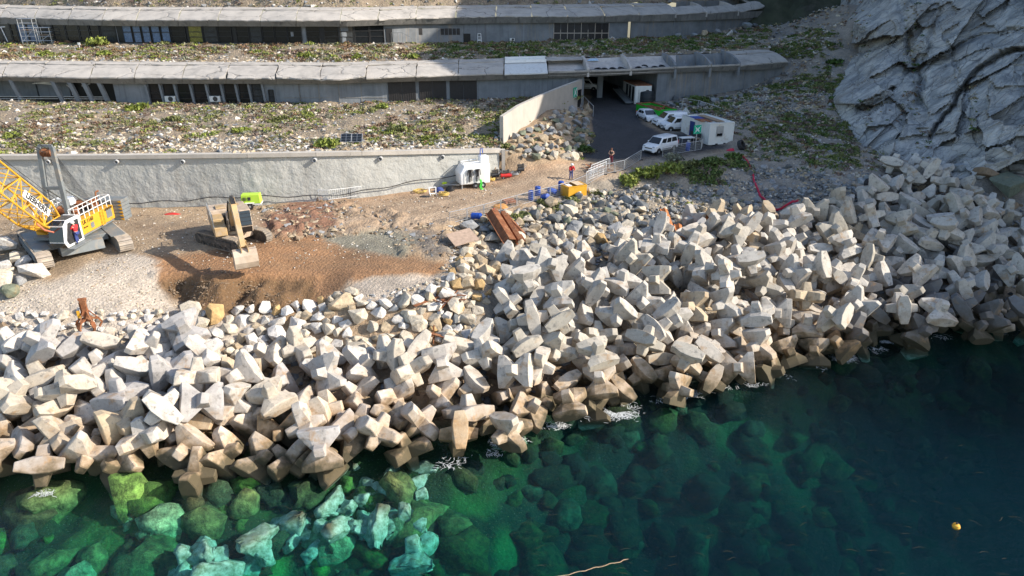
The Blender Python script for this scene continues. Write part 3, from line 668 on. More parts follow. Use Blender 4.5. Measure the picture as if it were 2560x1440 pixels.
# black base band and the glazing
yb = lambda x: interp(R2['base'], x) - 1.0
ytop = lambda x: interp(R2['soff'], x) - 4
wx = [-290+36*i for i in range(9)] + [36, 52, 78, 110, 140, 172, 205, 257, 297, 312, 337, 383, 432, 470, 475, 512, 549, 584, 594, 627, 659, 690, 722, 758, 768, 803, 812, 850, 887, 925, 962]
bt = MB(ORG)
for x in np.arange(-300, 960, 60): row.panel(bt, x, min(x+60, 984), ytop(x), yb(x), 0.0, 0.008)
bt.build('black_cladding', m_frame, ROOT)
for i in range(len(wx)-1):
    a, b = wx[i], wx[i+1]
    if b - a < 12: continue
    if (a, b) == (297, 312): continue
    x = (a+b)/2; y0 = ytop(x); y1 = yb(x) - 1; h = y1-y0
    if 312 <= a < 432: m = m_pane[1]; tr = [y0+h*0.42]
    elif 470 <= a <= 512: m = m_pane[3] if a == 475 else m_pane[2]; tr = [y0+h*0.4, y0+h*0.68]
    elif 40 <= a < 80: m = m_pane[1]; tr = [y0+h*0.45]
    else: m = m_pane[0] if i % 4 else m_pane[2]; tr = [y0+h*0.36, y0+h*0.66]
    if b - a > 45:
        window(row, a+1, x-1, y0, y1, tr, m); window(row, x+1, b-1, y0, y1, tr, m)
    else: window(row, a+0.6, b-0.6, y0, y1, tr, m)
dk = MB(ORG); row.panel(dk, 966, 982, 71, 105, 0.03, 0.12); dk.build('door', m_frame, ROOT)
b1 = MB(ORG); row.panel(b1, 1048, 1057, 71, 87, 0.005, 0.05); b1.build('window', m_shutter, ROOT)
for k in range(5):
    b1 = MB(ORG); row.panel(b1, 1103+k*9.8, 1111+k*9.8, 71, 87, 0.005, 0.05); b1.build('window', m_shutter, ROOT)
b1 = MB(ORG); row.panel(b1, 1159, 1176, 84, 106, 0.005, 0.08); d0 = b1.build('door', m_frame, ROOT)
for k in range(4):
    a = 1384+34*k
    for h in range(2):
        b1 = MB(ORG); row.panel(b1, a+1+16.5*h, a+16.5+16.5*h, 58, 81.5, 0.005, 0.05); b1.build('shutter', m_shutter, ROOT)
        b1 = MB(ORG); row.panel(b1, a+1+16.5*h, a+16.5+16.5*h, 84, 100, 0.005, 0.05); b1.build('shutter', m_shutter, ROOT)
fr = MB(ORG)
row.panel(fr, 1383, 1521, 81.7, 83.8, 0.02, 0.1, 4)
for k in range(5): row.panel(fr, 1383+34.2*k, 1384.4+34.2*k, 57, 101, 0.021, 0.09)
for k in range(4): row.panel(fr, 1400+34.2*k, 1401.4+34.2*k, 74, 101, 0.021, 0.09)
fr.build('window_frame', m_paleframe, ROOT)
# ---- lower building
ORG = rows[0].at(rows[0].W, 800).copy(); row = rows[0]
ROOT = empty('terrace_building', ORG, 0, 'lower terraced concrete building with garage passage and partly open shell roof', 'building')
J = R1['joints']
m_sheet = simple('white_sheeting', (0.62,0.62,0.6), 0.5, var=0.08, dirt=(0.4,0.37,0.33), dirt_amt=0.2)
for a, b in zip(J[:-1], J[1:]):
    eave(row, a, b, rg).build('eave', m_eave, ROOT)
    if b <= 1260 or a >= 1850:
        sp = 0.7 + rg.uniform(-0.05, 0.05); tl = 1.0 if 600 < a < 900 else 0.4
        slab(row, a, b, 0.0, sp, 0.15, rg, 0, rg.uniform(-0.24, 0.24)*tl, 0.14 if 400 < a < 900 else 0.07).build('roof_slab', m_roof, ROOT)
        slab(row, a, b, sp-0.05, 1.0, 0.12, rg, 0.11, rg.uniform(-0.12, 0.12)*tl, 0.07).build('roof_slab', m_roof, ROOT)
    elif a == 1260:
        slab(row, a, b, 0.0, 0.9, 0.15, rg, -0.05, 0, 0.03).build('roof_slab', m_sheet, ROOT)
        for t in (0.52, 0.86):
            mb = MB(ORG); mb.bar(roof_profile(row, a+2, t, 0.22), roof_profile(row, b-2, t, 0.22), 0.3, 0.4); mb.build('roof_rail', m_white, ROOT)
    elif a == 1371:
        slab(row, a, b, 0.62, 1.0, 0.12, rg, 0.1, 0, 0.06).build('roof_slab', m_roof, ROOT)
    if 1371 <= a < 1850:
        low = 0.35 if a < 1690 else 1.5
        m = m_pale if a < 1690 else m_stain
        v = []; n = 5
        for i in range(n+1):
            x = lerp(a, b, i/n); F = row.at(row.F, x); B = row.at(row.B, x)
            v += [F + Vector((0,0.3,0.0)), F + Vector((0,0.32,-0.5)), F.lerp(B, 0.8) + Vector((0,0,-low)), F.lerp(B, 0.92) + Vector((0,0,0.0 if a < 1690 else 0.05))]
        f = []
        for i in range(n):
            for k in range(3): f.append((4*i+k, 4*i+k+1, 4*i+5+k, 4*i+4+k))
        MB(ORG).add(v, f).build('roof_trough', m, ROOT)
        lip = MB(ORG); lip.bar(row.at(row.F, a+1) + Vector((0,.15,0.02)), row.at(row.F, b-1) + Vector((0,.15,0.02)), 0.3, 0.22); lip.build('roof_lip', m_roof, ROOT)
def rib(px, mat, h=1.1, lift=0.3):
    rb = MB(ORG); v = []
    for i in range(9):
        p = roof_profile(row, px, 0.02+i/8*0.94, lift); v += [p + Vector((-.16,0,0)), p + Vector((.16,0,0)), p + Vector((-.16,0,-h)), p + Vector((.16,0,-h))]
    f = [(0,2,3,1)] + [(32,33,35,34)]
    for i in range(8):
        q = 4*i; f += [(q,q+1,q+5,q+4),(q,q+4,q+6,q+2),(q+1,q+3,q+7,q+5),(q+2,q+6,q+7,q+3)]
    return rb.add(v, f).build('roof_rib', mat, ROOT)
for px in (1471, 1578): rib(px, m_pale)
for px in (1690, 1778, 1850): rib(px, m_stain, 1.9)
def post(px, w=5, shear=9, y0=None):
    mb = MB(ORG); x1 = px
    a = row.wp(px+w/2, interp(R1['base'], px)+2, 0.1); b = row.wp(px-shear+w/2, interp(R1['soff'], px)-6, 0.5)
    mb.bar(a, b, 0.42, 0.5, (1,0,0)); mb.build('slanted_post', m_facade, ROOT)
for a, b in ((-300,-160),): facade_strip(row, a, b, m_facade)
# open bays at the left: floor, rear wall and slanted posts
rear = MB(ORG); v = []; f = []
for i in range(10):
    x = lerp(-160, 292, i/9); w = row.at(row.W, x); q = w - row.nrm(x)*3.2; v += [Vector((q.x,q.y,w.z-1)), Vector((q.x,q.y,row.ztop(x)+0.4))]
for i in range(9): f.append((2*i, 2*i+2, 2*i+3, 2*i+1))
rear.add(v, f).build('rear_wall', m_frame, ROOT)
mid = MB(ORG); row.panel(mid, 70, 150, 206, 249, -2.4, -2.2, 3); mid.build('inner_wall', m_facade, ROOT)
mid = MB(ORG); row.panel(mid, -160, 60, 208, 250, -2.9, -2.6, 3); mid.build('inner_wall', m_facade, ROOT)
for px in (-60, 55, 158, 198, 233, 271): post(px)
rl = MB(ORG)
for yy in (241, 246): rl.bar(row.wp(-100, yy, 0.2), row.wp(150, yy, 0.2), 0.06); rl.bar(row.wp(165, yy, 0.2), row.wp(265, yy+1, 0.2), 0.06)
rl.build('railing', m_galv, ROOT)
pp = MB(ORG)
for (x0,y0,x1,y1) in ((75,212,140,206),(80,210,135,214),(160,215,185,235),(178,212,170,240),(200,218,222,212)): pp.bar(row.wp(x0,y0,-1.2), row.wp(x1,y1,-1.2), 0.12)
pp.build('fallen_ducting', m_galv, ROOT)
facade_strip(row, 292, 376, m_facade)
facade_strip(row, 376, 692, m_facade)
bayx = [376,411,447,486,525,562,598,630,664,692]
for i in range(len(bayx)-1):
    a, b = bayx[i]+5, bayx[i+1]; y0 = interp(R1['soff'], a)-2; y1 = interp(R1['base'], a)-1; h = y1-y0
    if i in (1, 4): window(row, a, b, y0, y0+h*0.62, [], m_pane[0])
    elif i == 7: window(row, a, b, y0, y1, [y0+h*0.33, y0+h*0.66], m_pane[2])
    elif i == 8: window(row, a+6, b-4, y0+h*0.35, y1, [y0+h*0.66], m_pane[2])
    else: window(row, a, b, y0, y1, [y0+h*0.5, y0+h*0.8], m_pane[0])
    mb = MB(ORG); row.panel(mb, bayx[i]-0.5, bayx[i]+4.5, y0-4, y1+2, 0.02, 0.3, 1, -4); mb.build('post', m_facade, ROOT)
for a, b in ((692,752),(752,850),(850,970)): facade_strip(row, a, b, m_facade)
rb = MB(ORG)
for x in (752, 800, 850, 905): row.panel(rb, x-1.2, x+1.2, 208, 256, 0.01, 0.06)
row.panel(rb, 712, 968, 243, 245, 0.011, 0.05, 5); rb.build('wall_rib', m_eave, ROOT)
facade_strip(row, 970, 1196, m_facade)
for a, b in ((972,1041),(1049,1117),(1125,1193)):
    y0 = interp(R1['soff'], a)-2; y1 = interp(R1['base'], a)-2
    for h in range(2):
        p = lerp(a, b, h/2)+0.4; q = lerp(a, b, (h+1)/2)-0.4
        d = MB(ORG); row.panel(d, p, q, y0, y1, 0.01, 0.06); dd = d.build('door', m_shutter, ROOT)
        for s in range(6):
            t = lerp(p, q, (s+0.5)/6); g = MB(ORG); row.panel(g, t-1.6, t+1.6, y0+1, y1-1, 0.062, 0.10); g.build('door_slat', m_shutter, dd)
for a, b in ((1196,1300),(1300,1380),(1380,1456)): facade_strip(row, a, b, m_facade)
# garage passage: side walls, rear wall, soffit
def inner(px, depth, zb, zt):
    w = row.at(row.W, px); n = row.nrm(px); q = w - n*depth; return Vector((q.x, q.y, zb)), Vector((q.x, q.y, zt))
zt = row.ztop(1550) + 0.3
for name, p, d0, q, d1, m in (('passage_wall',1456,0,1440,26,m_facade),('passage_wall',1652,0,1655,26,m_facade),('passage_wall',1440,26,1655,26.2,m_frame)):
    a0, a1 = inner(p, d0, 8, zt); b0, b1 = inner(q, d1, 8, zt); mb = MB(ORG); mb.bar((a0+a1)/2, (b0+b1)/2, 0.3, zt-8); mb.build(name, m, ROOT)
c = MB(ORG); a0, a1 = inner(1440, -0.1, 8, zt+0.12); b0, b1 = inner(1665, -0.1, 8, zt+0.12); c0, c1 = inner(1665, 27, 8, zt+0.12); d0, d1 = inner(1430, 27, 8, zt+0.12)
c.add([a1,b1,c1,d1]+[p+Vector((0,0,.3)) for p in (a1,b1,c1,d1)], [(0,3,2,1),(4,5,6,7),(0,1,5,4),(1,2,6,5),(2,3,7,6),(3,0,4,7)]); c.build('passage_ceiling', m_eave, ROOT)
mb = MB(ORG); a0, a1 = inner(1537, 6, 8, zt); mb.bar((a0+a1)/2+Vector((-.4,0,0)), (a0+a1)/2+Vector((.4,0,0)), 0.8, zt-8); mb.build('passage_pillar', m_facade, ROOT)
for a, b in ((1640,1665),(1665,1760),(1760,1860),(1860,1975)): facade_strip(row, a, b, m_stain if a > 1650 else m_facade)
# ---- planted banks
RW = [(-300,530,6.5),(-100,526,6.5),(0,524,6.5),(300,520,6.5),(640,513,6.6),(800,503,6.7),(900,493,6.8),(1060,471,7.0),(1252,442,7.2)]
RWT = [(-300,391),(0,390),(300,389),(640,385),(900,380.5),(1060,377),(1252,374)]
rwb = [P_z(*t) for t in RW]
def rw_at(px):
    xs = [t[0] for t in RW]
    return Vector((float(np.interp(px, xs, [p.x for p in rwb])), float(np.interp(px, xs, [p.y for p in rwb])), float(np.interp(px, xs, [p.z for p in rwb]))))
def rw_top(px):
    b = rw_at(px); b.y += 0.35; b.z = z_at(interp(RWT, px), b.y); return b
WING = [(1258,291,75.0),(1300,263,79.0),(1350,240,84.0),(1400,219,90.0),(1456,198,96.5)]      # top edge
def wing_top(px):
    d = float(np.interp(px, [w[0] for w in WING], [w[2] for w in WING])); y = float(np.interp(px, [w[0] for w in WING], [w[1] for w in WING])); return P_d(px, y, d)
m_bank = None
def bank_material():
    N = NT('bank_soil'); p = N.pos()
    f = N.noise(p, 0.35, 6, 0.65); g = N.noise(p, 3.0, 6, 0.7); v = N.voro(p, 4.0); vc = N.voro(p, 4.0, out='Color')
    c = N.ramp(f, [(0.3, (0.21,0.16,0.12)), (0.48, (0.29,0.225,0.155)), (0.62, (0.22,0.175,0.125)), (0.75, (0.25,0.17,0.12))])
    c = N.mix(1.0, c, N.ramp(g, [(0.3, 0.5), (0.55, 1.0), (0.75, 1.5)]), 'MULTIPLY')
    c = N.mix(N.rng(v, 0.1, 0.2, 0.35, 0.0), c, N.mix(0.8, vc, (0.42,0.40,0.37)))
    c = N.mix(N.rng(N.noise(p, 1.1, 5, 0.7), 0.55, 0.68, 0, 0.55), c, (0.12,0.14,0.045))
    return N.fin(c, 0.95, 0.0, N.bump(N.math('ADD', g, v), 0.8, 0.15))
m_bank = bank_material()
BANKS = {}
def bank(name, front, back, x0, x1, nx, ny, amp, sag=0.0):
    xs = np.linspace(x0, x1, nx); P = np.zeros((ny, nx, 3))
    for i, x in enumerate(xs):
        a = front(x); b = back(x)
        for j in range(ny):
            t = j/(ny-1); P[j, i] = a.lerp(b, t); P[j, i, 2] += sag*math.sin(math.pi*t)
    P[..., 2] += fbm(P[...,0]*0.5, P[...,1]*0.5, 4)*amp
    BANKS[name] = P
    idx = np.arange(nx*ny).reshape(ny, nx)
    F = np.stack([idx[:-1,:-1], idx[:-1,1:], idx[1:,1:], idx[1:,:-1]], -1).reshape(-1, 4)
    o = link(name, np_mesh(name, P.reshape(-1,3), F, m_bank, True)); tag(o, kind='structure'); return o
def front1(px):
    if px <= 1252: p = rw_top(px); p.y += 0.3; p.z -= 0.1; return p
    p = wing_top(max(px, 1258)); p.z -= 2.3; p.x -= 0.25; return p
def back1(px): w = rows[0].at(rows[0].W, px); return w - rows[0].nrm(px)*0.35
bank('lower_bank', front1, back1, -290, 1450, 260, 60, 0.35, 0.15)
def back2(px): w = rows[1].at(rows[1].W, min(px, 1925)).copy(); w -= rows[1].nrm(min(px, 1925))*0.35; return w
bank('middle_bank', lambda px: rows[0].at(rows[0].B, px) + Vector((0,0.1,-0.12)), back2, -290, 1925, 260, 30, 0.35, 0.1)
def back3(px):
    b = rows[1].at(rows[1].B, min(px, 1915)); return Vector((b.x*1.3, b.y+95, b.z+105))
hill = bank('hillside', lambda px: rows[1].at(rows[1].B, min(px, 1915)) + Vector((0,0.1,-0.15)), back3, -290, 1925, 200, 160, 0.7, 0)
hill.data.materials.append(m_scrubhill); hill.data.polygons.foreach_set('material_index', [0 if (i // 199) < 22 else 1 for i in range(len(hill.data.polygons))])
# ---- retaining wall with its coping and weep pipes
def shotcrete():
    N = NT('shotcrete'); p = N.pos()
    f = N.noise(p, 1.2, 6, 0.6, 0.3); g = N.noise(p, 0.3, 5, 0.6); k = N.noise(N.mapv(p, (1,1,0.2)), 0.8, 5, 0.6)
    c = N.mix(N.rng(g, 0.35, 0.65), (0.37,0.365,0.335), (0.44,0.43,0.395))
    c = N.mix(N.rng(k, 0.55, 0.72, 0, 0.55), c, (0.27,0.25,0.215))
    return N.fin(c, 0.9, 0.0, N.bump(N.math('ADD', f, N.math('MULTIPLY', N.noise(p, 3.5, 4), 0.6)), 0.5, 0.22))
m_shot = shotcrete()
ORG = rw_at(600).copy()
ROOT = empty('retaining_wall', ORG, 0, 'long grey sprayed concrete retaining wall with drain pipes above the dirt yard', 'wall')
xs = np.arange(-300, 1253, 6.0); ny = 22; V = []
for x in xs:
    b = rw_at(x); t = rw_top(x)
    for j in range(ny):
        q = b.lerp(t, -0.12 + 1.12*j/(ny-1)); dis = float(fbm(x*0.07, j*0.4, 4))*0.07; V.append((q.x, q.y - dis, q.z))
m_, n_ = len(xs), ny; idx = np.arange(m_*n_).reshape(m_, n_)
F = np.stack([idx[:-1,:-1], idx[1:,:-1], idx[1:,1:], idx[:-1,1:]], -1).reshape(-1, 4)
link('wall_face', np_mesh('wall_face', np.array(V) - np.array(ORG), F, m_shot, True), ROOT)
cx = list(np.arange(-300, 1252, 110.0)) + [1253]
for a, b in zip(cx[:-1], cx[1:]):
    mb = MB(ORG)
    for i in range(4):
        p = rw_top(lerp(a, b, i/4)); q = rw_top(lerp(a, b, (i+1)/4)); mb.bar(p + Vector((0,.1,-.1)), q + Vector((0,.1,-.1)), 0.7, 0.36)
    mb.build('coping', m_wing, ROOT)
e0 = rw_at(1252); e1 = rw_top(1252); mb = MB(ORG); mb.bar((e0+e1)/2 + Vector((0.1,0.1,0)), (e0+e1)/2 + Vector((0.45,0.12,0)), 0.6, (e1.z-e0.z)+0.1); mb.build('end_pier', m_wing, ROOT)
m_pvc = simple('grey_pipe', (0.42,0.42,0.42), 0.5, var=0.1)
for px, py in ((316,407),(476,407),(797,403),(956,399),(1107,395),(150,407),(-20,407)):
    w = rw_at(px); t = rw_top(px); z = z_at(py, w.y-0.5); k = (z-w.z)/(t.z-w.z); c0 = w.lerp(t, k)
    mb = MB(ORG); mb.lathe([(0.2,0),(0.2,0.5),(0.15,0.5),(0.15,0.1)], c0 + Vector((0,0.15,0)), 12, Matrix.Rotation(R(97), 3, 'X')); mb.build('drain_pipe', m_pvc, ROOT, True)
# ---- wing wall
ORG = wing_top(1340).copy(); ORG.z = 8.5
ROOT = empty('wing_wall', ORG, 0, 'pale smooth concrete wing wall sloping up from the yard to the garage passage', 'wall')
m_stops = [WING[0], WING[1], WING[2], WING[3], WING[4]]
for (a, b) in zip(range(4), range(1, 5)):
    p = wing_top(WING[a][0]); q = wing_top(WING[b][0]); mb = MB(ORG)
    d = Vector((q.x-p.x, q.y-p.y, 0)).normalized(); n = Vector((d.y, -d.x, 0))
    zb = 6.8; g = d*0.012
    v = []
    for s, e in ((p+g, 1), (q-g, 1)):
        for o in (0.0, -0.42): v += [Vector((s.x, s.y, zb)) + n*o, Vector((s.x, s.y, s.z)) + n*o]
    mb.add(v, [(0,4,5,1),(2,3,7,6),(1,5,7,3),(0,1,3,2),(4,6,7,5)]); mb.build('wall_section', m_wing, ROOT)
def wing_pt(px, h, out): # h = metres above the foot of the wall
    i = 3; p = wing_top(1400); q = wing_top(1456); t = (px-1400)/56; d = Vector((q.x-p.x, q.y-p.y, 0)).normalized(); n = Vector((d.y,-d.x,0)); c = p.lerp(q, t); c.z = h; return c + n*out, d, n
c, d, n = wing_pt(1449, 11.3, 0.06); mb = MB(ORG); mb.box(c, (0.1, 1.1, 2.3), Matrix((( n.x, d.x, 0),(n.y, d.y, 0),(0,0,1)))); mb.build('door', m_frame, ROOT)
# low concrete wall under the heap of rocks
a = P_z(1262, 432, 7.3); b = P_z(1392, 402, 7.9); ORG = a.copy()
ROOT = empty('low_wall', ORG, 0, 'low rust stained concrete wall holding back the rock heap by the track', 'wall')
m_low = concrete_mat('stained_low_wall', (0.36,0.29,0.21), (0.27,0.21,0.15), (0.14,0.11,0.085), True, 0.7, 0.3)
for i in range(3):
    p = a.lerp(b, i/3+0.003); q = a.lerp(b, (i+1)/3-0.003); h0 = lerp(2.3, 0.9, i/3); h1 = lerp(2.3, 0.9, (i+1)/3)
    v = [p+Vector((0,0,-.6)), q+Vector((0,0,-.6)), q+Vector((0,0,h1)), p+Vector((0,0,h0))]; v += [k+Vector((0,0.5,0)) for k in v]
    MB(ORG).add(v, [(0,1,2,3),(5,4,7,6),(3,2,6,7),(0,3,7,4),(1,5,6,2)]).build('wall_section', m_low, ROOT)
# ------------------------------------------------------------------ lattice crane
def text(s, size, mat, parent, M, ext=0.008, name='lettering', align='CENTER', bold=0.0):
    cu = bpy.data.curves.new(name, 'FONT'); cu.body = s; cu.size = size; cu.extrude = ext; cu.align_x = align; cu.align_y = 'CENTER'; cu.offset = bold; cu.resolution_u = 2
    o = bpy.data.objects.new('tmp', cu); me = bpy.data.meshes.new_from_object(o); bpy.data.objects.remove(o); me.name = name
    me.materials.clear(); me.materials.append(mat)
    c = link(name, me, parent); c.matrix_local = M; c['kind'] = 'stuff'; return c
def frame(x, y, o):
    """matrix with text axes x (reading direction), y (up) at o"""
    x = Vector(x).normalized(); y = Vector(y).normalized(); z = x.cross(y)
    return Matrix(((x.x,y.x,z.x,o[0]),(x.y,y.y,z.y,o[1]),(x.z,y.z,z.z,o[2]),(0,0,0,1)))
m_text = simple('black_lettering', (0.012,0.012,0.014), 0.5, var=0.1)
m_track = simple('track_steel', (0.19,0.165,0.14), 0.75, 0.0, var=0.35, scale=3, dirt=(0.32,0.25,0.18), dirt_amt=0.5)
m_dustyel = simple('dusty_yellow_paint', (0.43,0.29,0.14), 0.55, var=0.2, dirt=(0.42,0.33,0.24), dirt_amt=0.45, scale=1.6)
m_dusty = simple('dusty_tan_paint', (0.40,0.31,0.23), 0.7, var=0.2, dirt=(0.5,0.41,0.32), dirt_amt=0.4, scale=1.8)
m_grime = simple('oily_metal', (0.06,0.055,0.05), 0.55, var=0.6, scale=5, dirt=(0.2,0.17,0.14), dirt_amt=0.3)
def stadium(x0, x1, r, zc, n=8):
    p = [(x1 + r*math.sin(math.pi*i/n), zc - r*math.cos(math.pi*i/n)) for i in range(n+1)]
    p += [(x0 - r*math.sin(math.pi*i/n), zc + r*math.cos(math.pi*i/n)) for i in range(n+1)]
    return p
def track(parent, y, w, x0, x1, r, zc, pitch, mat, side_mat, sign):
    base = MB(); base.prism(stadium(x0, x1, r-0.05, zc), 'y', y-w/2+0.03, y+w/2-0.03)
    t = base.build('track', side_mat, parent)
    sh = MB(); pl = stadium(x0, x1, r, zc, 10); P = [Vector((a, 0, b)) for a, b in pl] + [Vector((pl[0][0], 0, pl[0][1]))]
    acc = 0.0
    for a, b in zip(P[:-1], P[1:]):
        L = (b-a).length; d = (b-a)/max(L, 1e-6); s = pitch - acc
        while s <= L:
            c = a + d*s; nrm = Vector((d.z, 0, -d.x))
            sh.bar(c + Vector((0, y-w/2, 0)) - nrm*0.0, c + Vector((0, y+w/2, 0)), pitch*0.86, 0.07, nrm)
            sh.bar(c + nrm*0.05 + d*pitch*0.25 + Vector((0, y-w/2, 0)), c + nrm*0.05 + d*pitch*0.25 + Vector((0, y+w/2, 0)), 0.04, 0.07, nrm); s += pitch
        acc = (acc + L) % pitch
    sh.build('track_shoes', mat, t)
    ys = y + sign*w/2*0.98
    for k, x in enumerate([x0, x1] + list(np.linspace(x0+0.5, x1-0.5, 6))):
        rr = r*0.72 if k < 2 else r*0.22; zz = zc if k < 2 else zc - r*0.62
        rl = MB(); rl.tube((x, ys-0.06, zz), (x, ys+0.05, zz), rr, 14); rl.build('road_wheel', m_grime, t)
    sf = MB(); sf.box(((x0+x1)/2, ys, zc+0.05), (x1-x0-0.8, 0.10, r*0.8)); sf.build('track_frame', side_mat, t)
    return t
CR = empty('crawler_crane', (-35.0, 52.9, 6.38), R(-92), 'yellow lattice boom crawler crane on wide tracks beside the retaining wall', 'crane')
m_cranetrack = simple('dusty_track', (0.33,0.28,0.23), 0.8, 0, var=0.25, scale=2, dirt=(0.42,0.35,0.27), dirt_amt=0.4)
chr_ = Matrix.Rotation(R(44), 4, 'Z')       # the chassis is turned against the upper works
ch = MB(); ch.box((0,0,0.85), (3.0,4.3,0.5)); ch.box((2.1,0,0.72), (1.5,3.0,0.75), taper=(0.8,1)); ch.box((-2.1,0,0.72), (1.5,3.0,0.75), taper=(0.8,1)); ch.lathe([(1.3,1.0),(1.3,1.4)], n=20)
chas = ch.build('chassis', m_grey, CR, bevel=0.03); chas.matrix_local = chr_
for s in (1, -1):
    t = track(CR, 0, 1.0, -3.45, 3.45, 0.52, 0.53, 0.34, m_cranetrack, m_grey, s); t.matrix_local = chr_ @ Matrix.Translation((0, 2.75*s, 0))
    tp = MB(); tp.box((0, -0.15*s, 1.12), (5.4, 1.05, 0.06)); q = tp.build('track_cover', m_grey, CR); q.matrix_local = chr_ @ Matrix.Translation((0, 2.75*s, 0))
dk = MB(); dk.box((-0.7,0,1.42), (5.6,3.4,0.22)); dk.build('deck', m_grey, CR)
for s in (1, -1):
    hb = MB(); hb.box((-0.75, 1.45*s, 2.1), (4.5, 0.8, 1.15)); h = hb.build('engine_house', m_yellow, CR, bevel=0.03)
    if s == 1:
        g = MB(); g.box((-2.3, 1.86, 2.15), (0.75, 0.03, 0.65)); g.build('louvre', m_grey, h)
        g = MB(); g.box((0.1, 1.86, 1.95), (0.42, 0.03, 0.42)); g.build('louvre', m_grey, h)
        text('LR 1160', 0.42, m_text, h, frame((-1,0,0),(0,0,1),(0.55,1.865,2.44)), bold=0.008)
        text('LIEBHERR', 0.26, m_text, h, frame((-1,0,0),(0,0,1),(-2.3,1.865,2.56)), bold=0.006)
        text('litronic', 0.2, m_text, h, frame((-1,0,0),(0,0,1),(0.95,1.865,2.05)))
        g = MB()
        for x in (-1.05, -1.4): g.bar((x,1.95,1.5), (x,1.95,2.7), 0.04)
        for k in range(5): g.bar((-1.05,1.95,1.55+k*0.26), (-1.4,1.95,1.55+k*0.26), 0.04)
        g.build('ladder', m_yellow, CR)
    rl = MB(); y = 1.8*s
    for x in np.linspace(-2.9, 1.3, 8): rl.bar((x,y,2.68), (x,y,3.55), 0.05)
    for z in (3.1, 3.55): rl.bar((-2.9,y,z), (1.3,y,z), 0.05)
    y2 = 1.0*s
    for x in np.linspace(-2.9, 1.3, 8): rl.bar((x,y2,2.68), (x,y2,3.5), 0.045)
    rl.bar((-2.9,y2,3.5), (1.3,y2,3.5), 0.045); rl.bar((-2.9,y,3.55),(-2.9,y2,3.5),0.045); rl.bar((1.3,y,3.55),(1.3,y2,3.5),0.045)
    rl.build('guard_rail', m_white, CR)
eng = MB(); eng.box((-0.6,0,2.05), (3.8,1.9,1.0)); eng.box((-0.9,-0.5,2.8), (1.2,0.7,0.5)); eng.box((0.4,0.3,2.75), (0.9,0.7,0.4)); eng.build('winch_frame', m_grime, CR, bevel=0.03)
wn_ = MB(); wn_.lathe([(0.48,-0.8),(0.48,-0.72),(0.34,-0.72),(0.34,0.72),(0.48,0.72),(0.48,0.8)], (-2.2,0,2.95), 18, Matrix.Rotation(R(90),3,'X')); wn_.lathe([(0.42,-0.7),(0.42,-0.6),(0.3,-0.6),(0.3,0.6),(0.42,0.6),(0.42,0.7)], (-0.1,0,2.95), 18, Matrix.Rotation(R(90),3,'X')); wn_.build('winch_drum', m_rust, CR, True)
ex = MB(); ex.path([(-2.6,0.9,2.6),(-2.6,0.9,3.7),(-2.65,0.95,3.85),(-2.8,1.1,3.9)], 0.07); ex.build('exhaust_pipe', m_rust, CR, True)
ab = MB(); ab.box((-1.7,-1.0,3.35), (0.9,1.1,0.55)); ab.build('equipment_box', m_white, CR, bevel=0.02)
for k in range(6):
    cw = MB(); cw.box((-3.6, 0, 1.42+0.295*k), (1.15, 5.2, 0.27)); c = cw.build('counterweight_slab', m_grey, CR, bevel=0.025)
    for s in (1, -1):
        w = MB(); w.add([(-3.015,s*2.58,1.30+.295*k),(-3.015,s*2.58,1.54+.295*k),(-3.015,s*2.22,1.42+.295*k),(-3.022,s*2.58,1.30+.295*k),(-3.022,s*2.58,1.54+.295*k),(-3.022,s*2.22,1.42+.295*k)], [(0,1,2),(3,5,4),(0,2,5,3),(1,0,3,4),(2,1,4,5)]); w.build('warning_triangle', m_yellow, c)
# cab
cb = MB(); prof = [(1.55,1.25),(3.55,1.25),(3.85,1.75),(3.55,2.95),(3.1,3.25),(1.55,3.25)]
cb.prism(prof, 'y', 0.75, 1.95); cab = cb.build('cab', m_white, CR, bevel=0.05)
def inset(pts, o, k=0.9):
    c = sum((Vector(p) for p in pts), Vector())/len(pts); return [c + (Vector(p)-c)*k + Vector(o) for p in pts]
def pane(parent, pts, o, k=0.9, mat=m_glass, name='window', th=0.015):
    q = inset(pts, o, k); n = (q[1]-q[0]).cross(q[2]-q[0]).normalized()*th; m = len(q)
    MB().add(q + [p - n for p in q], [tuple(range(m)), tuple(range(2*m-1, m-1, -1))] + [(i, m+i, m+(i+1) % m, (i+1) % m) for i in range(m)]).build(name, mat, parent)
pane(cab, [(3.85,0.75,1.75),(3.85,1.95,1.75),(3.55,1.95,2.95),(3.55,0.75,2.95)], (0.03,0,0.0), 0.92)
pane(cab, [(3.55,0.75,1.25),(3.55,1.95,1.25),(3.85,1.95,1.75),(3.85,0.75,1.75)], (0.03,0,-0.02), 0.9)
pane(cab, [(3.55,0.75,2.95),(3.55,1.95,2.95),(3.1,1.95,3.25),(3.1,0.75,3.25)], (0.03,0,0.03), 0.9)
pane(cab, [(3.1,0.75,3.26),(3.1,1.95,3.26),(1.7,1.95,3.26),(1.7,0.75,3.26)], (0,0,0.01), 0.82, m_grime, 'roof_hatch')
pane(cab, [(3.45,1.95,1.4),(1.75,1.95,1.4),(1.75,1.95,3.1),(3.1,1.95,3.1),(3.65,1.95,1.8)], (0,0.02,0), 0.93, m_dark, 'door_opening')
st = MB(); st.box((2.6,2.2,1.22), (2.2,0.5,0.06)); st.build('cab_step', m_grey, CR)
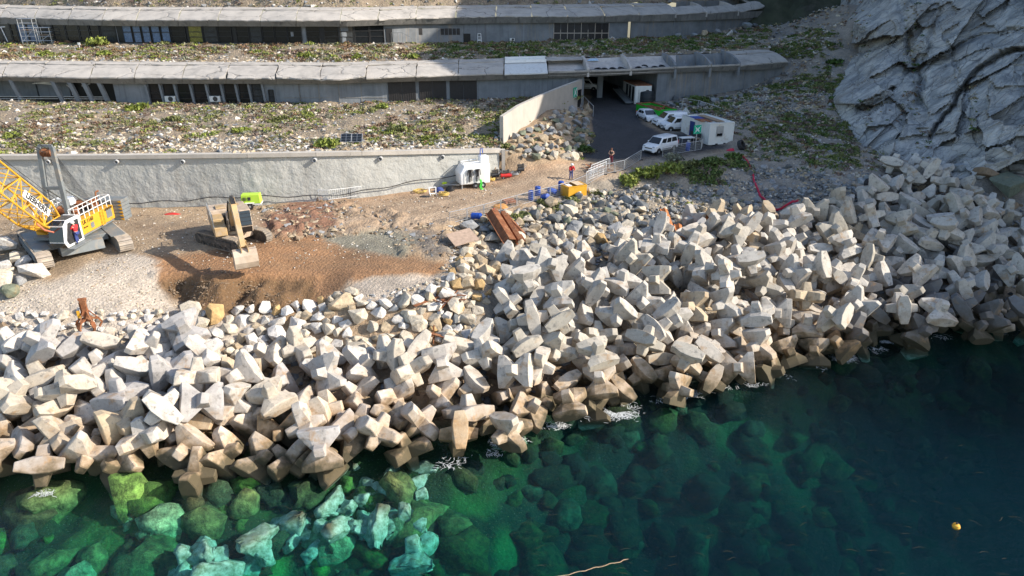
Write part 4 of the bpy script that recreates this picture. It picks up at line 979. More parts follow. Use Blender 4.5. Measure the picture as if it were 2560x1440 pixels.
# boom
EL = R(47); ex_ = Vector((math.cos(EL),0,math.sin(EL))); ez_ = Vector((-math.sin(EL),0,math.cos(EL))); B0 = Vector((1.7,0,1.95))
def bp(r, y, z): return B0 + ex_*r + Vector((0,y,0)) + ez_*z
def sec(r): 
    k = min(1, 0.25 + r/2.6*0.75); return 0.95*(0.72+0.28*min(1, r/2.6)), 0.95*k
NR = [0, 1.3, 2.6] + [2.6+1.15*i for i in range(1, 20)]
for (s, t) in ((1,1),(1,-1),(-1,1),(-1,-1)):
    c = MB()
    for a, b in zip(NR[:-1], NR[1:]):
        ya, za = sec(a); yb_, zb = sec(b); c.tube(bp(a, s*ya, t*za), bp(b, s*yb_, t*zb), 0.075, 8)
    c.build('boom_chord', m_yellow, CR, True)
for k, (a, b) in enumerate(zip(NR[:-1], NR[1:])):
    c = MB(); ya, za = sec(a); yb_, zb = sec(b)
    for s in (1, -1):
        c.tube(bp(a, s*ya, za if k % 2 else -za), bp(b, s*yb_, -zb if k % 2 else zb), 0.045, 6)
        c.tube(bp(a, ya if k % 2 else -ya, s*za), bp(b, -yb_ if k % 2 else yb_, s*zb), 0.045, 6)
        c.tube(bp(b, s*yb_, -zb), bp(b, s*yb_, zb), 0.04, 6); c.tube(bp(b, -yb_, s*zb), bp(b, yb_, s*zb), 0.04, 6)
    c.build('boom_lacing', m_yellow, CR)
ft = MB(); ft.hull([bp(-0.3,s*0.75,t) for s in (1,-1) for t in (.15,-.15)] + [bp(1.2,s*0.85,t) for s in (1,-1) for t in (-.45,.05)]); ft.build('boom_foot', m_yellow, CR)
pl = MB(); ya, za = sec(3); o = bp(4.0, ya+0.10, 0.1)
pl.add([o+ex_*a+ez_*b+Vector((0,c,0)) for a,b,c in ((-1.45,-.26,0),(1.45,-.26,0),(1.45,.26,0),(-1.45,.26,0),(-1.45,-.26,-.03),(1.45,-.26,-.03),(1.45,.26,-.03),(-1.45,.26,-.03))], [(3,2,1,0),(4,5,6,7),(0,1,5,4),(1,2,6,5),(2,3,7,6),(3,0,4,7)])
pb = pl.build('name_board', m_white, CR)
text('LIEBHERR', 0.56, m_text, pb, frame(-ex_, ez_, o+Vector((0,0.012,0))), bold=0.018)
# gantry frame with sheaves, hoist ropes and pendants
T0 = Vector((0.5,0,8.2))
for s in (1, -1):
    c = MB(); c.bar((1.1, 0.8*s, 2.3), T0 + Vector((0,0.48*s,0)), 0.26, 0.34, (0,1,0)); c.build('gantry_leg', m_grey, CR, bevel=0.02)
    c = MB(); c.tube((-2.4, 0.8*s, 2.5), (0.85, 0.68*s, 5.2), 0.09, 8); c.build('gantry_strut', m_grey, CR)
c = MB(); c.bar((0.85,-0.66,5.1), (0.85,0.66,5.1), 0.2, 0.22); c.bar(T0+Vector((0,-.55,.05)), T0+Vector((0,.55,.05)), 0.16, 0.2); c.build('gantry_crossbar', m_grey, CR)
c = MB()
for y in np.linspace(-0.36, 0.36, 7): c.tube(T0+Vector((-.05,y-0.035,-.45)), T0+Vector((-.05,y+0.035,-.45)), 0.33, 16)
c.build('sheave_block', m_rust, CR)
c = MB()
for k in range(12): c.tube(T0+Vector((-.25,-0.36+.065*k,-.5)), (-2.3, -0.6+.11*k, 3.2), 0.014, 4, caps=False)
c.build('hoist_ropes', m_dark, CR)
c = MB()
for s in (1, -1): c.tube(T0+Vector((0,.3*s,-.3)), bp(22, .5*s, 1.0), 0.03, 5); c.tube(T0+Vector((.1,.1*s,-.45)), bp(12, .2*s, 1.3), 0.018, 4)
c.tube((-0.1,0.2,3.1), bp(24,0.1,1.1), 0.02, 4); c.tube((-0.1,-0.2,3.1), bp(24,-0.1,1.1), 0.02, 4); c.build('pendant_cables', m_dark, CR)
c = MB(); a = bp(22.3, 0, -0.4); c.tube(a, a - Vector((0,0,9)), 0.02, 5); c.build('hook_cable', m_dark, CR)
hs = MB(); hs.path([bp(0.4,1.15,-0.5), bp(1.6,1.2,-1.0), bp(2.6,1.1,-1.3), bp(3.4,1.0,-1.2)], 0.06); hs.build('hose', simple('red_white_hose', (0.5,0.16,0.1), 0.6, var=0.4), CR, True)
# ------------------------------------------------------------------ excavator
EX = empty('excavator', (-22.7, 54.0, 6.36), R(-62), 'dusty tan excavator digging with its bucket lowered on the brown earth', 'excavator')
er = Matrix.Rotation(R(32), 4, 'Z')
for s in (1, -1):
    t = track(EX, 0, 0.62, -2.1, 2.1, 0.5, 0.52, 0.2, m_track, m_grime, s); t.matrix_local = er @ Matrix.Translation((0, 1.38*s, 0))
c = MB(); c.box((0,0,0.75), (2.2,2.2,0.45)); c.lathe([(0.75,0.9),(0.75,1.25)], n=20); q = c.build('undercarriage', m_dusty, EX, bevel=0.04); q.matrix_local = er
c = MB(); c.box((-1.9,0,1.95), (1.9,2.95,1.35)); c.box((-2.85,0,1.85), (0.5,2.9,1.2), taper=(1,0.9)); c.build('counterweight', m_dusty, EX, bevel=0.1, seg=2)
c = MB(); c.box((-0.4,-1.0,1.8), (1.9,0.95,1.0)); c.box((0.95,-1.0,1.55), (1.3,0.95,0.75)); c.build('side_locker', m_dustyel, EX, bevel=0.06)
c = MB(); c.box((-0.9,0.15,1.5), (3.6,1.1,0.5)); c.box((-0.6,0.0,2.0), (1.5,0.7,0.5)); c.build('machine_deck', m_grime, EX, bevel=0.03)
c = MB(); c.box((-1.6,-0.5,2.68), (0.9,0.8,0.12)); c.box((-1.5,0.6,2.7), (0.7,0.7,0.14)); c.build('engine_cover', m_dustyel, EX, bevel=0.03)
rl = MB()
for (x0,y0,x1,y1) in ((-2.6,-1.42,-0.9,-1.42),(0.0,-1.44,1.5,-1.44)):
    for k in range(4): rl.bar((lerp(x0,x1,k/3),y0,1.9), (lerp(x0,x1,k/3),y0,2.9), 0.04)
    rl.bar((x0,y0,2.9),(x1,y1,2.9),0.04)
rl.build('hand_rail', m_galv, EX)
c = MB(); c.prism([(-0.3,1.25),(1.6,1.25),(1.75,1.8),(1.45,3.05),(-0.3,3.05)], 'y', 0.45, 1.42); cab = c.build('cab', m_dusty, EX, bevel=0.06, seg=2)
pane(cab, [(1.75,0.45,1.8),(1.75,1.42,1.8),(1.45,1.42,3.05),(1.45,0.45,3.05)], (0.03,0,0), 0.9)
pane(cab, [(1.6,0.45,1.25),(1.6,1.42,1.25),(1.75,1.42,1.8),(1.75,0.45,1.8)], (0.03,0,0), 0.86)
pane(cab, [(1.5,1.42,1.75),(-0.2,1.42,1.75),(-0.2,1.42,2.95),(1.3,1.42,2.95)], (0,0.03,0), 0.9)
pane(cab, [(-0.2,0.45,1.85),(1.5,0.45,1.85),(1.3,0.45,2.95),(-0.2,0.45,2.95)], (0,-0.03,0), 0.86)
c = MB()
for k in range(4): c.bar((1.80-0.07*k, 0.5, 1.9+0.3*k), (1.80-0.07*k, 1.4, 1.9+0.3*k), 0.03)
c.build('cab_guard', m_dark, EX)
c = MB()
def boxpath(mb, pts, w):
    """plate-sided beam: pts = (x, z_low, z_high)"""
    v = []
    for x, a, b, in pts: v += [(x,-w/2,a),(x,w/2,a),(x,w/2,b),(x,-w/2,b)]
    f = [(3,2,1,0)]
    for i in range(len(pts)-1):
        q = 4*i
        for k in range(4): f.append((q+k, q+(k+1)%4, q+4+(k+1)%4, q+4+k))
    q = 4*(len(pts)-1); f.append((q,q+1,q+2,q+3)); mb.add(v, f)
boxpath(c, [(0.5,1.35,1.8),(1.2,1.95,2.75),(2.0,2.75,3.65),(2.8,3.4,4.15),(3.75,3.85,4.2)], 0.5)
c.build('boom', m_dustyel, EX, bevel=0.04)
st_ = MB(); a = Vector((3.6,0,4.2)); b = Vector((5.95,0,1.5)); d = (b-a).normalized(); u = Vector((d.z,0,-d.x))
def sp(t, h, y): return a.lerp(b, t) + u*h + Vector((0,y,0))
V = []
for t, lo, hi in ((-0.16,-0.12,0.12),(0.03,-0.38,0.33),(0.25,-0.34,0.26),(1.0,-0.17,0.15)): V += [sp(t,lo,-.2), sp(t,lo,.2), sp(t,hi,.2), sp(t,hi,-.2)]
F = [(3,2,1,0)]
for i in range(3):
    q = 4*i
    for k in range(4): F.append((q+k, q+(k+1)%4, q+4+(k+1)%4, q+4+k))
F.append((12,13,14,15)); st_.add(V, F); st_.build('dipper_arm', m_dustyel, EX, bevel=0.03)
for s in (1, -1):
    c = MB(); c.tube((1.3,0.42*s,1.5), (1.95,0.42*s,2.6), 0.11, 10); c.build('boom_cylinder', m_grime, EX, True)
    c = MB(); c.tube((1.95,0.42*s,2.6), (2.4,0.42*s,3.35), 0.065, 10); c.build('cylinder_rod', m_galv, EX, True)
c = MB(); c.tube((2.0,0.05,3.85), (3.3,0.05,4.75), 0.13, 10); c.build('arm_cylinder', m_grime, EX, True)
c = MB(); c.tube(sp(0.1,0.5,0), sp(0.6,0.46,0), 0.12, 10); c.build('bucket_cylinder', m_dark, EX, True)
c = MB(); c.tube(sp(0.6,0.46,0), sp(0.9,0.42,0), 0.065, 10); c.build('cylinder_rod', m_galv, EX, True)
c = MB()
for y in (-.27,.27): c.bar(sp(0.9,0.42,y), (6.25,y,1.35), 0.08, 0.2); c.bar(sp(0.85,0,y), sp(0.9,0.42,y), 0.08, 0.16)
c.build('bucket_linkage', m_dustyel, EX)
c = MB()
for k in range(5): c.path([(1.2+.08*k,-0.42+.05*k,1.7),(1.5,-0.4+.04*k,2.5),(2.2,-0.3+.03*k,3.7),(3.0,-0.28,4.35),(3.7,-0.3,4.4)], 0.035, 5)
for k in range(5): c.path([(2.9-.12*k,-0.1+.06*k,4.25+.05*k),(3.45,-0.1+.06*k,4.85-.04*k),(4.0,-.1+.06*k,4.35)], 0.035, 5)
c.build('hydraulic_hoses', m_black, EX)
bk = MB(); o = Vector((6.1,0,0)); prof = [(-.05,1.5),(.45,1.5),(.78,1.15),(.86,.65),(.7,.2),(.25,-.02),(-.35,.1)]
V = []; n = len(prof)
for y in (-.83,.83):
    for (x,z) in prof: V.append(o+Vector((x,y,z)))
for y in (-.77,.77):
    for (x,z) in prof: V.append(o+Vector((x*0.92-.01,y,z*0.93+.06)))
F = []
for i in range(n-1): F += [(i,n+i,n+i+1,i+1), (2*n+i,2*n+i+1,3*n+i+1,3*n+i)]
F += [tuple(range(n)), tuple(range(2*n-1,n-1,-1)), tuple(range(3*n-1,2*n-1,-1)), tuple(range(3*n,4*n))]
F += [(0,2*n,3*n,n), (n-1,2*n-1,4*n-1,3*n-1)]
bk.add(V, F); bucket = bk.build('bucket', m_dusty, EX)
for y in (-.7,-.35,0,.35,.7):
    c = MB(); c.box(o+Vector((-.42,y,.1)), (.3,.13,.09), taper=(.8,.6)); c.build('bucket_tooth', m_track, bucket)
for y in (-.24,.24):
    c = MB(); c.box(o+Vector((0.3,y,1.55)), (.7,.06,.35)); c.build('bucket_lug', m_dustyel, bucket)
# ------------------------------------------------------------------ lime green compressor on its trailer
m_lime = simple('lime_green_paint', (0.42,0.62,0.06), 0.4, var=0.06, dirt=(0.4,0.4,0.2), dirt_amt=0.1)
def wheel(parent, c, r, w, axis='y', name='wheel', hub=m_galv):
    M = Matrix.Rotation(R(90), 3, 'X'); t = MB(); t.lathe([(r*0.62,-w/2),(r*0.95,-w/2),(r,-w*0.3),(r,w*0.3),(r*0.95,w/2),(r*0.62,w/2)], c, 18, M); wo = t.build(name, m_black, parent, True)
    h = MB(); h.lathe([(r*0.2,-w*.53),(r*0.6,-w*0.46),(r*0.6,w*0.46),(r*0.2,w*.53)], c, 14, M); h.build('rim', hub, wo, True); return wo
p = P_z(640, 512, 6.75)
GC = empty('air_compressor', (p.x, p.y-0.9, 6.72), R(8), 'lime green towable air compressor parked against the retaining wall', 'compressor')
c = MB(); c.box((0,0,0.95), (1.75,0.95,0.85), taper=(0.94,0.9)); body = c.build('canopy', m_lime, GC, bevel=0.06, seg=2)
c = MB(); c.box((-0.1,-0.485,1.0), (0.26,0.03,0.3)); c.build('control_panel', m_dark, body)
c = MB()
for k in range(4): c.box((-0.52,-0.49,0.85+.09*k), (0.3,0.02,0.05))
c.build('louvre', m_dark, body)
c = MB(); c.box((0,0,0.48), (1.8,0.9,0.1)); c.bar((-0.9,0,0.45), (-1.75,0,0.4), 0.08); c.build('trailer_frame', m_white, GC)
for s in (1,-1): wheel(GC, (-0.1,0.52*s,0.3), 0.3, 0.18)
c = MB(); c.box((-0.1,-0.55,0.62), (0.8,0.24,0.05)); c.build('mudguard', m_white, GC)
# ------------------------------------------------------------------ cars and vans
m_carwhite = simple('white_car_paint', (0.72,0.73,0.75), 0.22, var=0.03, spec=0.6)
m_lamp = simple('lamp_glass', (0.5,0.52,0.55), 0.1, 0.3, var=0.2)
m_plate = simple('number_plate', (0.7,0.7,0.68), 0.4, var=0.1)
def vehicle(name, label, loc, head, L, Wd, H, low, cabb, cabr, belt, wheels, sides, group=None, black_bumper=False, cat='car', back_glass=True):
    """low: side outline of the body (x,z); cabb/cabr: cabin x range at the belt and at the roof; sides: list of window x ranges (x0,x1) at the belt"""
    o = empty(name, loc, head, label, cat, group); w = Wd/2
    b = MB(); b.prism(low, 'y', -w, w); body = b.build('body', m_carwhite, o, bevel=0.09, seg=3, smooth=True)
    wb = w*0.97; wr = w*0.80
    hp = []
    for x, z, ww in ((cabb[0],belt-0.06,wb),(cabb[1],belt-0.06,wb),(cabr[0],H-0.05,wr),(cabr[1],H-0.05,wr),(lerp(cabr[0],cabr[1],.25),H,wr*.9),(lerp(cabr[0],cabr[1],.75),H,wr*.9)): hp += [(x,ww,z),(x,-ww,z)]
    c = MB(); c.hull(hp); c.build('cabin', m_carwhite, o, bevel=0.05, seg=2, smooth=True)
    def side(x, t, s):                     # point on a cabin side: x measured at the belt, t 0..1 up
        k = (x-cabb[1])/(cabb[0]-cabb[1]); xr = lerp(cabr[1], cabr[0], k); return Vector((lerp(x, xr, t), s*(lerp(wb, wr, t)+0.012), lerp(belt-.06, H-.05, t)))
    for s in (1,-1):
        for (x0,x1) in sides:
            q = [side(x0,.16,s), side(x1,.16,s), side(x1,.80,s), side(x0,.80,s)]
            if s < 0: q = q[::-1]
            n = (q[1]-q[0]).cross(q[2]-q[0]).normalized()*0.012
            g = MB(); g.add(q + [p-n*3 for p in q], [(0,1,2,3),(7,6,5,4),(0,4,5,1),(1,5,6,2),(2,6,7,3),(3,7,4,0)]); g.build('side_window', m_glass, o)
        ml = MB(); ml.box((cabb[0]-0.42, s*(w+0.1), belt+0.08), (0.14,0.2,0.14)); ml.build('mirror', m_carwhite if not black_bumper else m_dark, o, bevel=0.03)
        hl = MB(); hl.box((L/2-0.17, s*(w-0.24), low[1][1]+0.02), (0.26,0.36,0.17)); hl.build('headlight', m_lamp, o, bevel=0.04)
        tl = MB(); tl.box((-L/2+0.04, s*(w-0.1), belt-0.1), (0.1,0.16,0.4)); tl.build('tail_light', m_red, o, bevel=0.02)
        st = MB(); st.box((0.0, s*(w+0.008), 0.52), (L*0.36,0.02,0.08)); st.build('rub_strip', m_dark, o)
        for x in wheels:
            a = MB(); a.tube((x,s*(w-0.12),0.34), (x,s*(w+0.006),0.34), 0.385, 18); a.build('wheel_arch', m_dark, o)
            wheel(o, (x, s*(w-0.08), 0.31), 0.31, 0.2)
    def fr(x, t, y): return Vector((lerp(cabb[0], cabr[0], t)+0.02, y*lerp(wb, wr, t), lerp(belt-.06, H-.05, t)+0.012))
    q = [fr(0,.1,-.9), fr(0,.1,.9), fr(0,.93,.88), fr(0,.93,-.88)]; n = Vector((.02,0,.02))
    g = MB(); g.add(q + [p-n for p in q], [(0,1,2,3),(7,6,5,4),(0,4,5,1),(1,5,6,2),(2,6,7,3),(3,7,4,0)]); g.build('windscreen', m_glass, o)
    if back_glass:
        q = [Vector((lerp(cabb[1],cabr[1],t)-0.02, y*lerp(wb,wr,t), lerp(belt-.06,H-.05,t))) for t,y in ((.2,.85),(.2,-.85),(.85,-.8),(.85,.8))]; n = Vector((-.02,0,0))
        g = MB(); g.add(q + [p-n for p in q], [(0,1,2,3),(7,6,5,4),(0,4,5,1),(1,5,6,2),(2,6,7,3),(3,7,4,0)]); g.build('rear_window', m_glass, o)
    bm_ = MB(); bm_.box((L/2-0.05,0,0.42), (0.2,Wd*0.94,0.3)); bm_.build('bumper', m_dark if black_bumper else m_carwhite, o, bevel=0.05, seg=2)
    gr = MB(); gr.box((L/2+0.055,0,0.36), (0.03,Wd*0.6,0.13)); gr.build('grille', m_dark, o)
    gr = MB(); gr.box((L/2-0.02,0,low[1][1]-0.12), (0.06,Wd*0.55,0.1)); gr.build('grille', m_dark, o)
    pt = MB(); pt.box((L/2+0.075,0,0.5), (0.02,0.5,0.11)); pt.build('number_plate', m_plate, o)
    un = MB(); un.box((0,0,0.28), (L*0.86,Wd*0.84,0.16)); un.build('underbody', m_dark, o)
    return o
def van(name, label, loc, head, windows, black):
    return vehicle(name, label, loc, head, 4.25, 1.83, 1.82, [(2.1,.34),(2.1,.82),(1.95,.97),(1.25,1.12),(-2.06,1.14),(-2.1,.4)], (1.32,-2.06), (0.62,-1.95), 1.12, (1.35,-1.35), windows, None, black, 'van', windows[-1][0] < -1)
def gl(px, py):
    return ground_at(px, py)
p = (P_z(1690,376,8.1)+P_z(1632,389,8.1))/2; n = Vector((-0.64,0.77,0))*0.8
van('passenger_van', 'white passenger van with side windows parked behind the barriers at the road edge', (p.x+n.x*1.0+0.1, p.y+n.y, 8.12), R(-140), [(1.05,.2),(.05,-.75),(-.9,-1.85)], False)
p = Vector((20.55,87.75,0)); van('panel_van', 'white panel van with windowless sides parked beside the white site office', (p.x+0.35, p.y+1.3, 8.78), R(193), [(1.05,.2)], True)
p = Vector((19.75,89.15,0)); van('panel_van', 'white van mostly hidden between the green skip and the nearer panel van', (p.x+0.5, p.y+1.7, 9.02), R(194), [(1.05,.2)], False)
p = (P_z(1595,296,9.2)+P_z(1645,308,9.2))/2
vehicle('small_car', 'small white hatchback parked against the side of the green skip', (p.x, p.y+0.4, 9.12), R(-76), 3.9, 1.72, 1.5, [(1.93,.3),(1.93,.66),(1.75,.82),(1.0,.98),(-1.85,1.0),(-1.93,.45)], (1.15,-1.75), (0.2,-1.25), 0.98, (1.22,-1.22), [(.8,-.1),(-.2,-1.3)])
p = P_z(1475,228,10.3); van('delivery_van', 'white delivery van parked in the dark garage passage', (p.x-0.6, p.y+1.2, 10.25), R(-12), [(1.05,.2)], True)
# ------------------------------------------------------------------ containers, skip, tank
m_green = simple('bright_green_paint', (0.02,0.42,0.03), 0.5, var=0.1, dirt=(0.2,0.14,0.06), dirt_amt=0.12)
def local_frame(o, ang): return Matrix.Translation(o) @ Matrix.Rotation(ang, 4, 'Z')
p = P_z(1651,276,10.7); SK = empty('waste_skip', (p.x, p.y, 9.15), R(20), 'bright green open topped skip half full of rusty scrap', 'skip')
c = MB(); W_, L_, Hh = 2.45, 6.3, 1.55; t = 0.08
for k, (x0,y0,x1,y1) in enumerate(((0.05,0,W_-0.05,0),(0.05,L_,W_-0.05,L_),(0,0.05,0,L_-.05),(W_,0.05,W_,L_-.05))):
    c = MB(); c.bar((x0,y0,Hh/2+.05),(x1,y1,Hh/2+.05), t, Hh-.1); w = c.build('side_wall', m_green, SK)
    m = 7 if k > 1 else 4
    for i in range(m):
        q = Vector((lerp(x0,x1,(i+.5)/m), lerp(y0,y1,(i+.5)/m), 0)); nn = Vector((0,-1 if k==0 else 1,0)) if k < 2 else Vector((-1 if k==2 else 1,0,0))
        r = MB(); r.bar(q+nn*.085+Vector((0,0,.1)), q+nn*.085+Vector((0,0,Hh-.12)), 0.1, 0.09); r.build('rib', m_green, w)
    r = MB(); r.bar(Vector((x0,y0,Hh)), Vector((x1,y1,Hh)), 0.2, 0.12); r.build('rim', m_green if k < 1 else m_rust, w)
c = MB(); c.box((W_/2,L_/2,0.1), (W_-.1,L_-.1,0.1)); c.build('floor_plate', m_rust, SK)
hp = empty('scrap_heap', (p.x, p.y, 9.15), R(20), 'heap of rusty brown scrap filling the green skip', 'scrap')
c = MB(); rg2 = random.Random(5)
for i in range(90):
    q = Vector((rg2.uniform(.3,W_-.3), rg2.uniform(.3,L_-.3), 0)); q.z = 1.05 + 0.3*math.sin(q.y*.8)*rg2.random()+.2
    d = Vector((rg2.uniform(-1,1), rg2.uniform(-1,1), rg2.uniform(-.3,.3))).normalized()*rg2.uniform(.1,.3); c.bar(q-d, q+d, rg2.uniform(.05,.25), rg2.uniform(.04,.2))
c.box((W_/2,L_/2,0.7), (W_-.2,L_-.2,1.0)); c.build('scrap_pieces', m_rust, hp)
m_cabin = simple('white_cabin_steel', (0.66,0.66,0.63), 0.45, var=0.05, dirt=(0.42,0.33,0.22), dirt_amt=0.18, scale=1.2)
p = P_z(1770,364,8.4); OF = empty('site_office', (p.x, p.y, 8.45), R(19), 'small white site office container with one shuttered window at the slope edge', 'container')
c = MB(); c.box((1.65,3.0,1.27), (3.26,5.96,2.3)); body = c.build('body', m_cabin, OF)
for x, y in ((0.05,0.05),(3.25,0.05),(0.05,5.95),(3.25,5.95)):
    c = MB(); c.box((x,y,1.25), (0.16,0.16,2.5)); c.build('corner_post', m_cabin, OF, bevel=0.01)
for a, b in (((0.14,0.05),(3.16,0.05)),((0.14,5.95),(3.16,5.95)),((0.05,0.14),(0.05,5.86)),((3.25,0.14),(3.25,5.86))):
    for z, m in ((0.07,m_cabin),(2.44,m_cabin)):
        c = MB(); c.bar((*a,z),(*b,z),0.15,0.14); c.build('frame_rail', m, OF)
for k in range(14):
    c = MB(); c.box((-0.0,0.35+.41*k,1.25), (0.05,0.2,2.2)); c.build('cladding_rib', m_cabin, body)
c = MB(); c.box((1.4,-0.01,1.5), (0.95,0.06,1.25)); wf = c.build('window_frame', m_galv, OF)
c = MB(); c.box((1.38,-0.045,1.7), (0.78,0.03,0.78)); c.build('roller_shutter', m_galv, wf)
c = MB(); c.box((1.38,-0.045,1.14), (0.72,0.03,0.3)); c.build('pane', m_glass, wf)
for x in (1.1,2.2):
    c = MB(); c.box((x,-0.035,0.07), (0.32,0.03,0.13)); c.build('fork_pocket', m_dark, OF)
c = MB(); c.box((-0.05,3.6,1.15), (0.05,1.0,2.0)); c.build('door', simple('blue_door_frame', (0.02,0.04,0.16), 0.5, var=0.1), OF)
c = MB(); c.box((0.05,3.3,2.56), (0.08,5.4,0.05)); c.build('roof_edge', m_galv, OF)
for nm, lb, x, y, sx, sy, m in (('roof_sheet','small blue sheet lying on the site office roof',0.6,3.7,1.2,1.5,m_blue),('roof_sheet','brown rusty sheet overhanging the site office roof edge',0.25,1.9,1.5,1.7,m_rust),('roof_board','long grey weathered board lying on the site office roof',1.9,2.9,1.0,4.4,m_wood)):
    q = OF.matrix_basis @ Vector((x,y,2.56)); b = MB(); b.box((0,0,0), (sx,sy,0.05)); o = b.build(nm, m, None, loc=(q.x,q.y,q.z), rot=(R(1),R(2),R(19))); tag(o, lb, 'sheet' if 'sheet' in nm else 'board')
# container in the passage and the dark tank in front of it
p = P_z(1586,262,9.9); SC = empty('storage_container', (p.x, p.y+0.1, 9.95), R(8), 'white storage container with a rusty brown roof inside the garage passage', 'container')
c = MB(); c.box((1.2,3.0,1.3), (2.4,6.0,2.5)); body = c.build('body', m_cabin, SC)
c = MB(); c.box((1.2,3.0,2.6), (2.46,6.06,0.1)); c.build('roof', m_rust, SC)
for k in range(4):
    c = MB(); c.box((0.35+.57*k,-0.02,1.3), (0.5,0.06,2.35)); c.build('door_panel', m_cabin, SC, bevel=0.01)
for k in range(3):
    c = MB(); c.box((-0.02,0.9+1.5*k,1.35), (0.05,0.9,2.0)); c.build('side_door', m_frame, SC)
p = P_z(1617,268,9.6); TK = empty('water_tank', (p.x, p.y+0.7, 9.55), 0, 'tall dark cylindrical plastic tank standing behind the green skip', 'tank')
c = MB(); c.lathe([(1.0,0),(1.05,0.1),(1.05,2.0),(0.95,2.15),(0.3,2.25)], n=24); tb = c.build('tank_body', simple('black_tank_plastic', (0.015,0.02,0.024), 0.5, var=0.3), TK, True)
c = MB(); c.lathe([(0.28,2.2),(0.28,2.36),(0.1,2.38)], n=14); c.build('lid', m_dark, TK, True)
for z in (.5,1.0,1.5):
    c = MB(); c.lathe([(1.05,z-.04),(1.08,z),(1.05,z+.04)], n=24); c.build('hoop', m_dark, TK, True)
for k, (a, b) in enumerate((((1540,238),(1572,262)),((1553,234),(1584,256)))):
    q0 = ground_at(*a); q1 = ground_at(*b); o = empty('ramp_plate', ((q0.x+q1.x)/2, (q0.y+q1.y)/2, min(q0.z,q1.z)), 0, ('outer' if k == 0 else 'inner') + ' grey steel ramp leaning beside the storage container', 'ramp')
    rel = Vector(o.location); c = MB(); c.bar(q0-rel+Vector((0,0,.9)), q1-rel+Vector((0,0,.25)), 1.0, 0.08); c.build('plate', m_grey, o)
    for s in (-.5,.5):
        c = MB(); c.bar(q0-rel+Vector((s,0,1.0)), q1-rel+Vector((s,0,.35)), 0.08, 0.16); c.build('side_rail', m_grey, o)
ORDW = ['first','second','third','fourth','fifth','sixth','seventh','eighth','ninth','tenth','eleventh','twelfth','thirteenth','fourteenth','fifteenth','sixteenth','seventeenth','eighteenth','nineteenth','twentieth','twenty-first','twenty-second','twenty-third','twenty-fourth','twenty-fifth','twenty-sixth','twenty-seventh','twenty-eighth','twenty-ninth','thirtieth','thirty-first','thirty-second','thirty-third','thirty-fourth']
